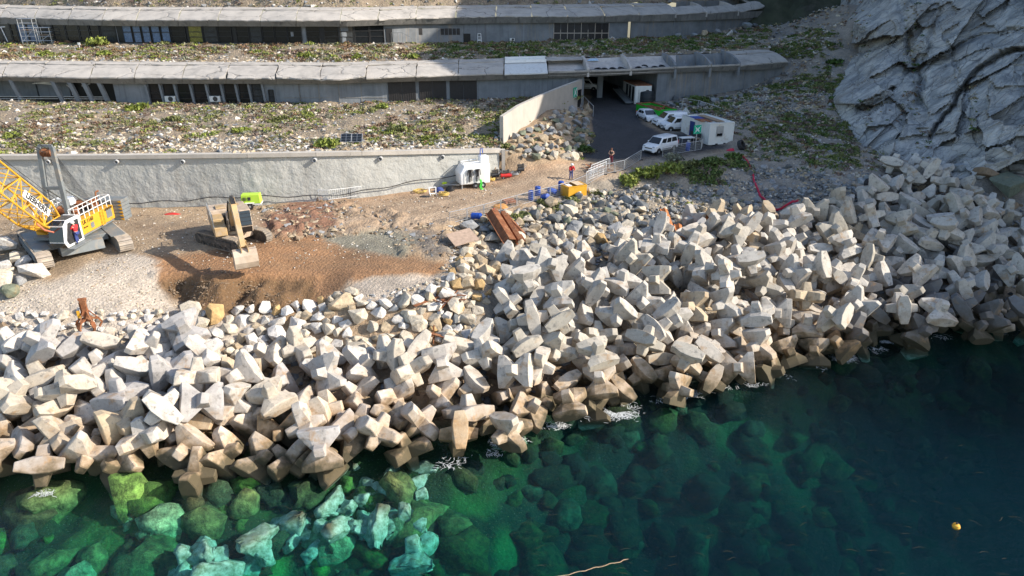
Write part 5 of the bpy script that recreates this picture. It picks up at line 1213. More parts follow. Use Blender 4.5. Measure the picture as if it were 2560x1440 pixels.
# ------------------------------------------------------------------ people
def skinned(name, V, E, Rd, mat, parent=None, sub=1):
    me = bpy.data.meshes.new('tmp'); me.from_pydata(V, E, []); o = bpy.data.objects.new('tmp', me); COL.objects.link(o)
    o.modifiers.new('s', 'SKIN')
    for v, r in zip(me.skin_vertices[0].data, Rd): v.radius = r if isinstance(r, tuple) else (r, r)
    me.skin_vertices[0].data[0].use_root = True
    m = o.modifiers.new('u', 'SUBSURF'); m.levels = sub; m.render_levels = sub
    dg = bpy.context.evaluated_depsgraph_get(); r = bpy.data.meshes.new_from_object(o.evaluated_get(dg)); bpy.data.objects.remove(o)
    r.name = name; r.materials.clear(); r.materials.append(mat); r.polygons.foreach_set('use_smooth', [True]*len(r.polygons))
    return link(name, r, parent)
m_skin = simple('skin', (0.46,0.27,0.19), 0.55, var=0.08)
def person(label, loc, head, J, shirt, trousers, boots, helmet=None, sleeves=True, hair=None):
    """J: joint positions (metres, x forward, y left, z up) of one figure"""
    n = ['pel','chest','neck','head','top','ls','le','lw','lh','rs','re','rw','rh','lhip','lk','la','lt','rhip','rk','ra','rt']
    ix = {k: i for i, k in enumerate(n)}; V = [J[k] for k in n]
    E = [(ix[a], ix[b]) for a, b in (('pel','chest'),('chest','neck'),('neck','head'),('head','top'),('chest','ls'),('ls','le'),('le','lw'),('lw','lh'),('chest','rs'),('rs','re'),('re','rw'),('rw','rh'),('pel','lhip'),('lhip','lk'),('lk','la'),('la','lt'),('pel','rhip'),('rhip','rk'),('rk','ra'),('ra','rt'))]
    RD = dict(pel=(.15,.12),chest=(.165,.12),neck=.06,head=.1,top=.085,ls=.07,le=.05,lw=.035,lh=.04,rs=.07,re=.05,rw=.035,rh=.04,lhip=.1,lk=.07,la=.05,lt=.045,rhip=.1,rk=.07,ra=.05,rt=.045)
    def add_hand(V, E, Rr, w, h):
        w = Vector(w); h = Vector(h); d = (h-w).normalized(); s = d.orthogonal().normalized()
        for k, a in enumerate((-.036,-.012,.012,.034)):
            V.append(tuple(h + s*a + d*.02)); V.append(tuple(h + s*a*1.2 + d*(.085-.01*abs(k-1)) + Vector((0,0,-.01)))); i = len(V)-2; E.append((ix['lh'] if h == Vector(J['lh']) else ix['rh'], i)); E.append((i, i+1)); Rr += [.011,.009]
        V.append(tuple(w.lerp(h, .5) + s*.05)); V.append(tuple(h + s*.065 + d*.02)); i = len(V)-2; E.append((ix['lh'] if h == Vector(J['lh']) else ix['rh'], i)); E.append((i, i+1)); Rr += [.012,.01]
    Rr = [RD[k] for k in n]; V = list(V)
    add_hand(V, E, Rr, J['lw'], J['lh']); add_hand(V, E, Rr, J['rw'], J['rh'])
    b = skinned('person', V, E, Rr, m_skin, None); b.location = loc; b.rotation_euler = (0,0,head); tag(b, label, 'person', 'workers on the site')
    def garment(nm, ks, es, mat, g):
        i2 = {k: i for i, k in enumerate(ks)}
        skinned(nm, [J[k] for k in ks], [(i2[a], i2[c]) for a, c in es], [tuple(q+g for q in RD[k]) if isinstance(RD[k], tuple) else RD[k]+g for k in ks], mat, b)
    if sleeves: garment('jacket', ['pel','chest','neck','ls','le','lw','rs','re','rw'], [('pel','chest'),('chest','neck'),('chest','ls'),('ls','le'),('le','lw'),('chest','rs'),('rs','re'),('re','rw')], shirt, .022)
    else: garment('vest', ['pel','chest','neck','ls','rs'], [('pel','chest'),('chest','neck'),('chest','ls'),('chest','rs')], shirt, .035)
    garment('trousers', ['pel','lhip','lk','la','rhip','rk','ra'], [('pel','lhip'),('lhip','lk'),('lk','la'),('pel','rhip'),('rhip','rk'),('rk','ra')], trousers, .02)
    for a, t in (('la','lt'),('ra','rt')): skinned('boot', [tuple(Vector(J[a])+Vector((0,0,.05))), J[a], J[t]], [(0,1),(1,2)], [.06,.065,.055], boots, b)
    hd = Vector(J['head'])
    if helmet: MB().lathe([(.155,-.0),(.15,.06),(.115,.13),(.05,.165)], hd+Vector((0,0,.06)), 14).build('helmet', helmet, b, True)
    if hair: MB().lathe([(.105,-.02),(.125,.05),(.1,.12),(.04,.15)], hd+Vector((-.012,0,.03)), 12).build('hair', hair, b, True)
    f = MB()
    for s in (1,-1): f.box(hd+Vector((.098,.035*s,.01)), (.02,.025,.014))
    f.build('eyes', m_dark, b)
    f = MB(); f.box(hd+Vector((.115,0,-.02)), (.04,.03,.045), taper=(.5,.7)); f.box(hd+Vector((.098,0,-.06)), (.015,.05,.012)); f.build('nose_and_mouth', m_skin, b)
    return b
base = dict(pel=(0,0,.95),chest=(.0,0,1.3),neck=(.01,0,1.5),head=(.03,0,1.62),top=(.02,0,1.74),ls=(0,.2,1.42),le=(.0,.27,1.13),lw=(.08,.26,.88),lh=(.1,.25,.8),rs=(0,-.2,1.42),re=(.0,-.27,1.13),rw=(.08,-.26,.88),rh=(.1,-.25,.8),lhip=(0,.1,.9),lk=(.03,.11,.5),la=(-.02,.12,.09),lt=(.13,.14,.05),rhip=(0,-.1,.9),rk=(.03,-.11,.5),ra=(-.02,-.12,.09),rt=(.13,-.14,.05))
m_suit = simple('black_neoprene', (0.012,0.012,0.014), 0.6, var=0.2); m_redcloth = simple('red_cloth', (0.5,0.025,0.03), 0.8, var=0.2); m_bluecloth = simple('blue_cloth', (0.04,0.06,0.2), 0.8, var=0.2); m_hat = simple('white_helmet_plastic', (0.75,0.75,0.74), 0.4, var=0.03); m_ginger = simple('short_hair', (0.12,0.05,0.03), 0.8, var=0.2); m_maroon = simple('maroon_neoprene', (0.17,0.02,0.035), 0.7, var=0.2)
g = ground_at(1527, 411)
J = dict(base); J.update(le=(.1,.27,1.16),lw=(.28,.12,1.15),lh=(.34,.06,1.16),re=(.1,-.27,1.16),rw=(.28,-.12,1.14),rh=(.34,-.06,1.15),head=(.06,0,1.61),top=(.07,0,1.73))
person('man in dark sleeveless wetsuit standing on the track beside a heap of rust', (g.x, g.y, g.z), R(-100), J, m_suit, m_maroon, m_suit, None, False, m_ginger)
g = ground_at(1432, 462)
J = dict(base); J.update(chest=(.14,0,1.27),neck=(.24,0,1.44),head=(.3,0,1.54),top=(.32,0,1.66),ls=(.16,.2,1.38),rs=(.16,-.2,1.38),le=(.3,.26,1.15),lw=(.5,.2,1.05),lh=(.57,.18,1.02),re=(.3,-.26,1.15),rw=(.5,-.2,1.05),rh=(.57,-.18,1.02))
person('worker in red top and white helmet bending over the yellow box', (g.x-0.1, g.y+1.3, float(hz(g.x-.1, g.y+1.3))), R(-80), J, m_redcloth, m_bluecloth, m_dark, m_hat)
q = CR.matrix_basis @ Vector((2.65, 2.15, 1.26))
J = dict(base); J.update(chest=(.06,0,1.28),head=(.14,0,1.6),top=(.15,0,1.72),rk=(.2,-.12,.58),ra=(.12,-.12,.2),rt=(.27,-.13,.17),le=(.15,.3,1.2),lw=(.38,.24,1.3),lh=(.45,.22,1.33),re=(.12,-.28,1.15),rw=(.32,-.2,1.1),rh=(.39,-.18,1.1))
person('crane operator in red jacket and white helmet standing in the cab doorway', tuple(q), R(160), J, m_redcloth, m_bluecloth, m_dark, m_hat)
# ------------------------------------------------------------------ fences and barriers
fp = [(1124,561),(1168,551),(1210,541),(1252,529),(1292,517),(1334,506),(1375,495),(1420,484),(1468,463),(1512,437),(1536,432),(1560,426),(1602,400)]
FN = ['lying lowest along the track, by the sheet piles','second from the lower end of the row','just above the rusty sheet piles','with the brick pallet behind it','right of the brick pallet','in front of the blue barrels','between the blue barrels and the yellow box','against the front of the yellow box','right of the yellow box','below the standing man','above the round green bushes','ending at the white passenger van']
def fence(a, b, label, hgt=1.1):
    d = b-a; L = d.length; o = empty('fence_panel', a, 0, label, 'fence', 'mesh fence panels along the track')
    u = d/L; up = Vector((0,0,1)); e = u*0.04
    fr = MB(); A = e; B = d-e
    for p in (A, B): fr.tube(p-up*0.05, p+up*hgt, 0.03, 6)
    fr.tube(A+up*hgt, B+up*hgt, 0.03, 6); fr.tube(A+up*.12, B+up*.12, 0.025, 6); f = fr.build('frame', m_galv, o)
    w = MB(); n = int(L/0.16)
    for i in range(1, n): p = A.lerp(B, i/n); w.bar(p+up*.12, p+up*hgt, 0.012)
    for k in range(1, 5): w.bar(A+up*(.12+k*(hgt-.12)/5), B+up*(.12+k*(hgt-.12)/5), 0.012)
    w.build('wire_mesh', m_galv, o)
    ft = MB(); ft.box(B+up*.03, (.5,.2,.12)); ft.build('foot', m_dark, o)
    return o
for i in range(len(fp)-1):
    a = ground_at(*fp[i]); b = ground_at(*fp[i+1]); fence(a, b, 'galvanised mesh fence panel ' + FN[i])
fence(ground_at(1655,393), ground_at(1683,387), 'short galvanised fence panel beside the passenger van rear wheel')
fence(ground_at(1684,387), ground_at(1752,376), 'galvanised fence panel in front of the blue gas bottle')
c = ground_at(1752,377); fence(c, c+Vector((.5,1.5,.1)), 'galvanised fence panel turning the corner by the site office')
def barrier(a, b, label, hgt=1.1, lean=0.0):
    d = b-a; L = d.length; up = Vector((0,lean,1)).normalized(); o = empty('crowd_barrier', a, 0, label, 'barrier', 'white steel crowd barriers'); fr = MB(); Z = Vector()
    for p in (Z, d): fr.tube(p, p+up*hgt, 0.025, 6)
    fr.tube(up*hgt, d+up*hgt, 0.025, 6); fr.tube(up*.2, d+up*.2, 0.025, 6); fr.build('frame', m_white, o)
    for i in range(1, 12):
        br = MB(); br.tube(d*(i/12)+up*.2, d*(i/12)+up*hgt, 0.014, 5); br.build('bar', m_white, o)
for k, lb in enumerate(('nearest of three white barriers leaning above the yellow box','middle of three white barriers leaning above the yellow box','rear of three white barriers leaning above the yellow box')):
    a = ground_at(1466+6*k, 458-9*k); b = ground_at(1508+8*k, 440-9*k); barrier(a, b, lb, 1.1, 0.35)
for k, lb in enumerate(('white steel barrier standing in front of the wall left of the pallets','white steel barrier standing behind the brown pallets','white steel barrier standing at the right end of the pallet row')):
    a = ground_at((798,822,880)[k], (503,504,497)[k]); b = ground_at((822,880,905)[k], (504,497,494)[k]); barrier(a, b, lb, 1.1)
# ------------------------------------------------------------------ barrels, yellow box and kit
def barrel(px, py, label, tilt=None, rz=0):
    g = ground_at(px, py); o = empty('plastic_barrel', (g.x, g.y, g.z), 0, label, 'barrel', 'blue plastic barrels')
    c = MB(); c.lathe([(.26,0),(.29,.04),(.29,.28),(.305,.3),(.29,.32),(.29,.58),(.305,.6),(.29,.62),(.29,.86),(.26,.9)], n=16); c.build('barrel_body', m_blue, o, True)
    c = MB(); c.lathe([(.25,.895),(.25,.915),(.08,.92)], n=16); c.build('barrel_lid', m_blue, o, True)
    for a in (-.15,.15): c = MB(); c.tube((a,0,.9), (a,0,.95), .04, 8); c.build('bung', m_dark, o)
    if tilt: o.rotation_euler = (R(tilt), 0, rz); o.location.z += 0.3
barrel(1328,500,'blue plastic barrel standing upright, leftmost of the group'); barrel(1344,489,'blue plastic barrel standing highest behind the leftmost one')
barrel(1356,502,'blue plastic barrel lying tipped towards the fence',70,0.6); barrel(1388,488,'blue plastic barrel tipped over midway between group and yellow box',65,-0.9)
barrel(1402,476,'blue plastic barrel standing beside the yellow box corner'); barrel(1411,483,'blue plastic barrel standing in front of the yellow box corner')
barrel(1180,548,'lone dark blue barrel lying low beside the fence left of the sheet piles',85,1.2)
a = P_z(1421,479,7.2); YB = empty('yellow_box', (a.x, a.y, float(hz(a.x,a.y))-.05), R(27), 'bright yellow steel box with boards and papers lying on its open top', 'box')
for (x0,y0,x1,y1) in ((0,0,2.1,0),(0.04,1.5,2.06,1.5),(0,0.05,0,1.45),(2.1,0.05,2.1,1.45)):
    c = MB(); c.bar((x0,y0,.62),(x1,y1,.62),.07,1.2); w = c.build('side_panel', m_yellow, YB)
    r = MB(); r.bar((x0,y0,1.24),(x1,y1,1.24),.13,.08); r.build('rim', m_yellow, w)
c = MB(); c.box((1.05,.75,1.1),(2.0,1.4,.06)); c.build('lid', m_yellow, YB)
c = MB(); c.box((1.3,-.05,.6),(.3,.02,.2)); c.build('white_sticker', m_white, YB)
for nm, lb, x, y, sx, sy, m in (('plywood_board','pale plywood board lying on the yellow box',1.5,.85,.9,1.1,simple('pale_plywood',(.55,.42,.28),.7,var=.2)),('plan_sheet','white paper plan lying on the left end of the yellow box',.35,.6,.5,.6,m_white)):
    q = YB.matrix_basis @ Vector((x,y,1.3)); c = MB(); c.box((0,0,0),(sx,sy,.04)); o = c.build(nm, m, None, loc=tuple(q), rot=(R(4),R(3),R(32))); tag(o, lb, 'board' if 'board' in nm else 'paper')
# white dive trailer with wetsuits
a = P_z(1150,470,7.0); TR = empty('white_trailer', (a.x+.1, a.y-.3, float(hz(a.x,a.y))), R(20), 'white rounded box trailer by the wall hung with black wetsuits', 'trailer')
c = MB(); c.hull([(x,y,z) for x,y,z in ((0,0,.45),(3.1,0,.45),(0,2,.45),(3.1,2,.45),(-.05,0,1.6),(0.45,.1,2.35),(3.15,0,2.45),(3.15,2,2.45),(-.05,2,1.6),(.45,1.9,2.35))]); body = c.build('trailer_body', m_white, TR, bevel=.12, seg=3, smooth=True)
c = MB(); c.prism([(.35,.55),(2.5,.55),(2.6,1.5),(2.3,2.05),(.75,2.05),(.35,1.6)], 'y', -.05, 0); c.build('side_panel', m_cabin, body, bevel=.03)
c = MB(); c.bar((.5,.6,2.5),(2.2,.6,2.62),.08); c.bar((.5,1.6,2.5),(2.2,1.6,2.62),.08); c.bar((.5,.6,2.5),(.5,1.6,2.5),.08); c.build('roof_rack', m_white, TR)
c = MB(); c.box((2.75,1.1,2.75),(.9,.9,.6)); c.build('roof_housing', m_white, TR, bevel=.08, seg=2)
c = MB(); c.bar((-.0,.3,.45),(-1.4,1.0,.42),.08); c.bar((0,1.7,.45),(-1.4,1.0,.42),.08); c.bar((-1.4,1,.42),(-1.7,1,.42),.1); c.build('drawbar', m_galv, TR)
wheel(TR, (1.55,-.02,.32), .32, .2, hub=m_galv); wheel(TR, (2.3,-.02,.32), .32, .2, hub=m_galv); wheel(TR, (1.9,2.02,.32), .32, .2)
c = MB(); c.box((0.2,.2,.25),(.1,.1,.5)); c.build('jack_leg', m_galv, TR)
def suit(x, lb, h=1.2):
    q = TR.matrix_basis @ Vector((x,-.16,2.02)); o = None
    J = [(0,0,0),(0,0,-.55*h),(-.12,0,-.58*h),(-.13,0.02,-1.05*h),(.12,0,-.58*h),(.14,.02,-1.0*h),(-.22,0,-.05),(-.3,0.02,-.5*h),(.22,0,-.05),(.31,.02,-.52*h)]
    o = skinned('wetsuit', J, [(0,1),(1,2),(2,3),(1,4),(4,5),(0,6),(6,7),(0,8),(8,9)], [(.16,.05),(.13,.05),(.09,.04),(.06,.035),(.09,.04),(.06,.035),(.07,.04),(.05,.03),(.07,.04),(.05,.03)], m_suit)
    o.location = q; o.rotation_euler = (0,0,R(20)); tag(o, lb, 'wetsuit', 'wetsuits on the trailer')
suit(1.0,'left black wetsuit hanging on the side of the white trailer'); suit(1.75,'right black wetsuit hanging above the trailer wheels')
c = MB(); c.path([(0,0,1.0),(.05,-.02,.6),(-.05,-.03,.3),(.02,-.1,.04),(.25,-.15,.03),(.1,-.3,.03)], .06); c.path([(.1,0,.95),(.16,-.02,.5),(.08,-.05,.2),(.3,-.2,.04)], .05); q = TR.matrix_basis @ Vector((1.95,-.32,0)); o = c.build('green_hose', simple('vivid_green_plastic',(.1,.75,.08),.5,var=.1), None, True, loc=tuple(q)); tag(o, 'vivid green hose hanging down over the trailer wheel', 'hose')
c = MB(); c.path([(0,0,0),(0,.02,.5),(.05,.05,.75),(.2,.05,.75),(.25,.02,.3)], .05); q = TR.matrix_basis @ Vector((2.4,1.0,3.05)); o = c.build('blue_strap', m_blue, None, True, loc=tuple(q)); tag(o, 'light blue strap sticking up from the trailer roof', 'strap')
# red trestle, kit heap, pumps beside the trailer
def frame_thing(name, label, cat, px, py, segs, r, mat, rz=0, dz=0):
    g = ground_at(px, py); o = empty(name, (g.x, g.y, g.z+dz), rz, label, cat)
    for a, b in segs: c = MB(); c.tube(a, b, r, 6); c.build('bar', mat, o)
    return o
frame_thing('red_trestle','red steel trestle frame standing against the wall left of the trailer','trestle',1068,468,[((-.7,0,0),(-.7,0,1.5)),((.7,0,0),(.7,0,1.5)),((-.85,0,1.5),(.85,0,1.5)),((-.7,.7,0),(-.7,.1,1.4)),((.7,.7,0),(.7,.1,1.4)),((-.7,0,.8),(.7,0,.8))],.06,m_red,R(12))
frame_thing('white_chair_frame','white plastic frame lying among the diving kit','chair',1082,487,[((-.3,0,.1),(.3,0,.1)),((.3,0,.1),(.35,.1,.7)),((-.3,0,.1),(-.35,.1,.7)),((-.35,.1,.7),(.35,.1,.7)),((-.3,-.4,.05),(-.3,0,.1)),((.3,-.4,.05),(.3,0,.1))],.05,m_white,R(20))
def lump(name, label, cat, px, py, sx, sy, sz, mat, seed, dz=0.0, n=16, group=None):
    rg_ = random.Random(seed); g = ground_at(px, py); pts = []
    for i in range(n):
        t = rg_.uniform(0, 6.28); h = rg_.uniform(0,1); k = rg_.uniform(.75,1)*math.sqrt(max(.1,1-h*h*.8)); pts.append((math.cos(t)*sx*k, math.sin(t)*sy*k, h*sz))
    for k in range(6): pts.append((math.cos(k)*sx, math.sin(k)*sy, 0))
    c = MB(); c.hull(pts); o = c.build(name, mat, None, True, bevel=min(sx,sy,sz)*.16, seg=2, loc=(g.x,g.y,g.z-.04+dz)); tag(o, label, cat, group); return o
m_hiviz = simple('hi_vis_cloth', (.62,.75,.03), .8, var=.1); m_coil = simple('yellow_hose', (.6,.42,.12), .6, var=.15)
lump('kit_bag','dark blue kit bag beside the white plastic frame','bag',1098,479,.6,.35,.5,m_bluecloth,1); lump('kit_bag','black kit bag at the right end of the diving kit','bag',1124,478,.5,.3,.6,m_suit,2); lump('hi_vis_jacket','bright yellow hi-vis jacket thrown over the black kit bag','jacket',1109,466,.5,.3,.3,m_hiviz,3,.25); lump('rubber_sheet','black rubber sheet on the ground left of the white frame','sheet',1062,492,.7,.4,.15,m_black,4)
def coil(px, py, label, mat, r=.45, n=4, name='hose_coil', th=.035, dz=0):
    g = ground_at(px, py); c = MB(); rg_ = random.Random(px); pts = [(r*(1+.2*math.sin(k*.7))*math.cos(k*.45)+rg_.uniform(-.05,.05), r*math.sin(k*.45)+rg_.uniform(-.05,.05), .04+.01*k*.5) for k in range(14*n)]
    c.path(pts, th, 5); o = c.build(name, mat, None, True, loc=(g.x,g.y,g.z+dz)); tag(o, label, 'hose'); return o
coil(1110,489,'yellow hose coil in front of the black kit bag',m_coil); coil(1050,481,'tangled yellow hose lying below the red trestle',m_coil,.6,3); coil(1228,452,'orange yellow hose coil beside the trailer',m_coil,.4,4); coil(1287,437,'grey hose coil right of the red pump',m_galv,.4,3)
def pump(px, py, name, label, mat, L=1.0):
    g = ground_at(px, py); o = empty(name, (g.x,g.y,g.z), R(12), label, 'pump')
    c = MB(); c.tube((-L/2,0,.35),(L/2,0,.35),.22,14); c.build('tank', mat, o, bevel=.03)
    c = MB(); c.box((-.1,0,.72),(.5,.3,.3)); c.tube((.25,0,.6),(.25,0,.95),.14,10); c.build('motor', m_grime, o, bevel=.03)
    for s in (1,-1): wheel(o, (-L*.3,.25*s,.14), .14, .08)
    c = MB(); c.path([(L/2-.1,-.2,.5),(L/2+.2,-.2,.75),(L/2+.2,.2,.75),(L/2-.1,.2,.5)],.025,5); c.build('handle', m_galv, o)
pump(1265,447,'air_pump','bright red wheeled air pump at the right end of the kit',m_red,1.1); pump(1238,446,'air_pump','small dark air pump between the trailer and the red one',m_dark,.8); pump(1302,433,'air_pump','black pump lying farthest right at the foot of the low wall',m_dark,.7)
for k,(px,py,lb) in enumerate(((1231,424,'dark machine stood against the wall behind the trailer'),)): lump('covered_machine',lb,'machine',px,py+8,.6,.5,1.3,m_grime,9,0,20)
c = MB(); a = ground_at(1233,450); b = ground_at(1246,430); c.bar(a-a, b-a+Vector((0,.5,1.7)), .12,.05); o = c.build('plank', m_wood, None, loc=tuple(a)); tag(o,'long plank leaning on the wall beside the trailer','plank')
# pallets, bricks, rubbish along the track
def pallet(px, py, label, rz=0.2, bricks=0):
    g = ground_at(px, py); o = empty('pallet', (g.x,g.y,g.z), rz, label, 'pallet')
    for k in range(7): c = MB(); c.box((0,-.48+.16*k,.15),(1.2,.11,.025)); c.build('plank', m_wood, o)
    for k in range(3): c = MB(); c.box((-.53+.53*k,0,.07),(.1,1.0,.11)); c.build('bearer', m_wood, o)
    if bricks:
        m_br = simple('terracotta', (.36,.15,.08), .85, var=.25)
        for i in range(4):
            for j in range(5): c = MB(); c.box((-.42+.28*i,-.36+.18*j,.28),(.25,.15,.22)); q = c.build('terracotta_block', m_br, None, loc=tuple(o.matrix_basis.translation), rot=(0,0,rz)); tag(q, 'reddish hollow block on the fence side pallet, %s row, %s from front' % (ORDW[i], ORDW[j]), 'block', 'reddish blocks on the fence side pallet')
pallet(850,500,'brown pallet lying in front of the white barriers',.15); pallet(838,505,'second brown pallet half under the first one',.3); pallet(1273,510,'pallet of reddish blocks behind the mesh fence',.4,1)
lump('orange_sack','orange yellow sack lying beside the pallet of reddish blocks','sack',1250,519,.8,.5,.4,simple('orange_cloth',(.6,.27,.06),.8,var=.2),12); lump('red_can','small red can lying left of the orange sack','can',1233,527,.25,.2,.35,m_red,13)
lump('brown_crate','brown crate left of the white barriers at the wall foot','crate',800,500,.5,.4,.6,m_wood,14); lump('red_netting','crumpled red plastic netting on the earth below the wall','netting',430,536,.9,.35,.18,m_red,15)
def rusty_heap(name, label, px, py, n, rr, seed, L=(.4,1.1)):
    g = ground_at(px, py); o = empty(name, (g.x,g.y,g.z), 0, label, 'scrap'); rg_ = random.Random(seed)
    for i in range(n):
        q = Vector((rg_.uniform(-rr,rr), rg_.uniform(-rr*.5,rr*.5), rg_.uniform(.05,.45))); d = Vector((rg_.uniform(-1,1), rg_.uniform(-.7,.7), rg_.uniform(-.25,.25))).normalized()*rg_.uniform(*L)/2
        c = MB(); c.bar(q-d, q+d, rg_.uniform(.04,.3), rg_.uniform(.02,.06)); c.build('scrap_piece', m_rust, o)
rusty_heap('scrap_heap','heap of rusty steel scrap on the track left of the standing man',1495,424,26,1.5,3)
rusty_heap('rusty_bars','tangle of rusty bars among the boulders below the excavation',1095,752,14,1.3,4,(1.2,2.4)); rusty_heap('rusty_bars','rusty bars and plates in the gap beside the ochre boulders',1075,845,10,.9,8,(.8,1.8))
# sheet piles, plates
def sheetpile(a, b, label, w=1.4, dep=.45, mat=None, roll=0.0):
    d = b-a; L = d.length; u = d/L; s = u.cross(Vector((0,0,1))).normalized(); up = s.cross(u); s2 = s*math.cos(roll)+up*math.sin(roll); up2 = s2.cross(u)
    prof = [(-w/2,0),(-w*.36,0),(-w*.2,dep),(w*.2,dep),(w*.36,0),(w/2,0)]; V = []
    for p in (Vector(), d):
        for x, z in prof: V.append(p+s2*x+up2*z)
        for x, z in prof: V.append(p+s2*x+up2*(z-.05))
    F = []
    for i in range(5): F += [(i,i+1,13+i,12+i), (6+i,18+i,19+i,7+i), (i,6+i,7+i,i+1), (12+i,13+i,19+i,18+i)]
    F += [(0,12,18,6),(5,11,23,17)]
    o = MB().add(V, F).build('sheet_pile', mat or m_rust, None, loc=tuple(a)); tag(o, label, 'sheet pile', 'rusty sheet piles'); return o
a = ground_at(1232,562)+Vector((0,0,1.0)); b = ground_at(1278,632)+Vector((0,0,.75)); sheetpile(a, b, 'widest rusty sheet pile leaning over the rocks beside the fence', 1.5, .5, roll=.25)
a = ground_at(1258,560)+Vector((0,0,.9)); b = ground_at(1302,626)+Vector((0,0,.7)); sheetpile(a, b, 'narrow rusty sheet pile leaning right of the widest one', .9, .35, roll=-.2)
a = ground_at(1268,566)+Vector((0,0,.7)); b = ground_at(1306,606)+Vector((0,0,.6)); sheetpile(a, b, 'bent rusty sheet pile lowest behind the leaning pair', .8, .3, roll=.5)
for px, py, dx, dy, lb in ((1655,572,18,42,'rusty sheet pile stub standing among armour blocks, left one'),(1752,585,30,14,'rusty sheet pile lying among armour blocks, right one'),(1690,612,8,26,'short rusty sheet pile between armour blocks, lowest of three')):
    a = ground_at(px,py)+Vector((0,0,1.7)); b = ground_at(px+dx,py+dy)+Vector((0,0,1.4)); sheetpile(a, b, lb, .9, .3, simple('orange_rust',(.42,.15,.05),.9,var=.4), .6)
g = ground_at(1157,620); c = MB(); c.box((0,0,0),(2.2,1.9,.06)); o = c.build('steel_plate', simple('tan_rusty_plate',(.42,.3,.22),.8,var=.2), None, loc=(g.x,g.y,g.z+.95), rot=(R(14),R(-6),R(28))); tag(o,'flat tan steel plate lying on the boulders left of the sheet piles','plate')
c = MB(); a = ground_at(1160,576); c.bar(Vector(), Vector((1.2,-2.6,.2)), .07,.07); o = c.build('steel_bar', m_galv, None, loc=(a.x-.4,a.y,a.z+.7)); tag(o,'pale bar lying under the tan steel plate','bar')
# rusty orange peel grab at the top of the blocks
g = P_z(222,812,5.2); GR = empty('grab', (g.x,g.y,4.95), R(20), 'rusty orange peel grab standing on the stones above the armour blocks', 'grab')
c = MB(); c.box((0,0,1.5),(.42,.3,1.7)); c.box((0,0,2.45),(.5,.34,.3)); c.build('grab_body', m_rust, GR, bevel=.04)
c = MB(); c.tube((-.3,0,2.62),(.3,0,2.62),.12,10); c.tube((-.28,.12,1.1),(-.28,.12,2.3),.08,8); c.build('grab_head', m_rust, GR)
for k in range(5):
    t = 2*math.pi*k/5+.3; d = Vector((math.cos(t),math.sin(t),0)); s = Vector((-d.y,d.x,0)); c = MB(); P = [Vector((0,0,.9))+d*.2, d*.75+Vector((0,0,.75)), d*.95+Vector((0,0,.35)), d*.7+Vector((0,0,-.05))]
    for p, q, w in zip(P[:-1], P[1:], (.24,.3,.18)): c.bar(p, q, w, .12, tuple(d))
    c.build('grab_tine', m_rust, GR)
    c = MB(); c.tube(Vector((0,0,1.6))+d*.2, d*.7+Vector((0,0,.85)), .05, 6); c.build('tine_cylinder', m_rust, GR)
c = MB(); c.box((-.5,0,1.35),(.2,.2,.6)); c.build('yellow_bracket', m_yellow, GR)
GR.scale = (.82,.82,.8)
# hose and tyres on the scree
m_redhose = simple('crimson_hose', (.5,.012,.05), .5, var=.15)
pts = [ground_at(x,y)+Vector((0,0,.12)) for x,y in ((1852,391),(1862,398),(1875,420),(1882,445),(1890,470),(1902,495),(1922,515),(1942,530))] + [ground_at(1955,540)+Vector((0,0,.9)), ground_at(1975,545)+Vector((0,0,1.6)), ground_at(1992,550)+Vector((0,0,1.9))]
o0 = pts[0].copy(); sm = []
for i in range(len(pts)-1):
    for k in range(5): sm.append(pts[i].lerp(pts[i+1], k/5)-o0+Vector((math.sin(i*5+k)*.05,0,.03*math.sin(k*1.3+i))))
c = MB(); c.path(sm, .11, 7); o = c.build('red_hose', m_redhose, None, True, loc=tuple(o0)); tag(o,'thick crimson hose running down the grey scree to the armour blocks','hose')
def tyre(loc, rot, label, r=.45, w=.28, group='old tyres'):
    o = empty('tyre', loc, 0, label, 'tyre', group, rot); c = MB(); pr = [(r*.58,-w*.45),(r*.62,-w/2),(r*.92,-w/2),(r,-w*.35),(r,w*.35),(r*.92,w/2),(r*.62,w/2),(r*.58,w*.45)]; n = 20; V = []
    for rr, z in pr:
        for i in range(n): t = 2*math.pi*i/n; V.append((rr*math.cos(t), rr*math.sin(t), z))
    m = len(pr); F = [(j*n+i, j*n+(i+1)%n, ((j+1)%m)*n+(i+1)%n, ((j+1)%m)*n+i) for j in range(m) for i in range(n)]
    c.add(V, F); c.build('tyre_casing', m_black, o, True); return o
g = ground_at(2166,494); tyre((g.x,g.y,g.z+1.35),(R(75),R(8),R(15)),'upper of two black tyres stacked on the scree by the armour blocks',.55,.4); tyre((g.x-.05,g.y-.25,g.z+.5),(R(70),R(-12),R(10)),'lower of two black tyres stacked on the scree by the armour blocks',.55,.4)
g = ground_at(1852,372); tyre((g.x,g.y,g.z+.4),(R(60),R(20),R(40)),'large dark tyre lying right of the site office',.62,.45)
for k,(px,t,lb) in enumerate(((1494,.30,'leftmost black tyre in the first open roof bay'),(1511,.18,'second black tyre from the left in the first open roof bay'),(1532,.16,'third black tyre from the left in the first open roof bay'),(1554,.30,'rightmost black tyre in the first open roof bay'),(1596,.2,'leftmost tyre in the second open roof bay'),(1612,.42,'tyre lying far back in the second open roof bay'),(1638,.2,'middle tyre along the front of the second open roof bay'),(1656,.3,'rightmost tyre in the second open roof bay'))):
    F_ = rows[0].at(rows[0].F, px); B_ = rows[0].at(rows[0].B, px); q = F_.lerp(B_, t); tyre((q.x,q.y,F_.z-.05),(R(16+9*(k%3)),R(-12+8*(k%4)),0),lb,.52,.3,'tyres in the open roof bays')
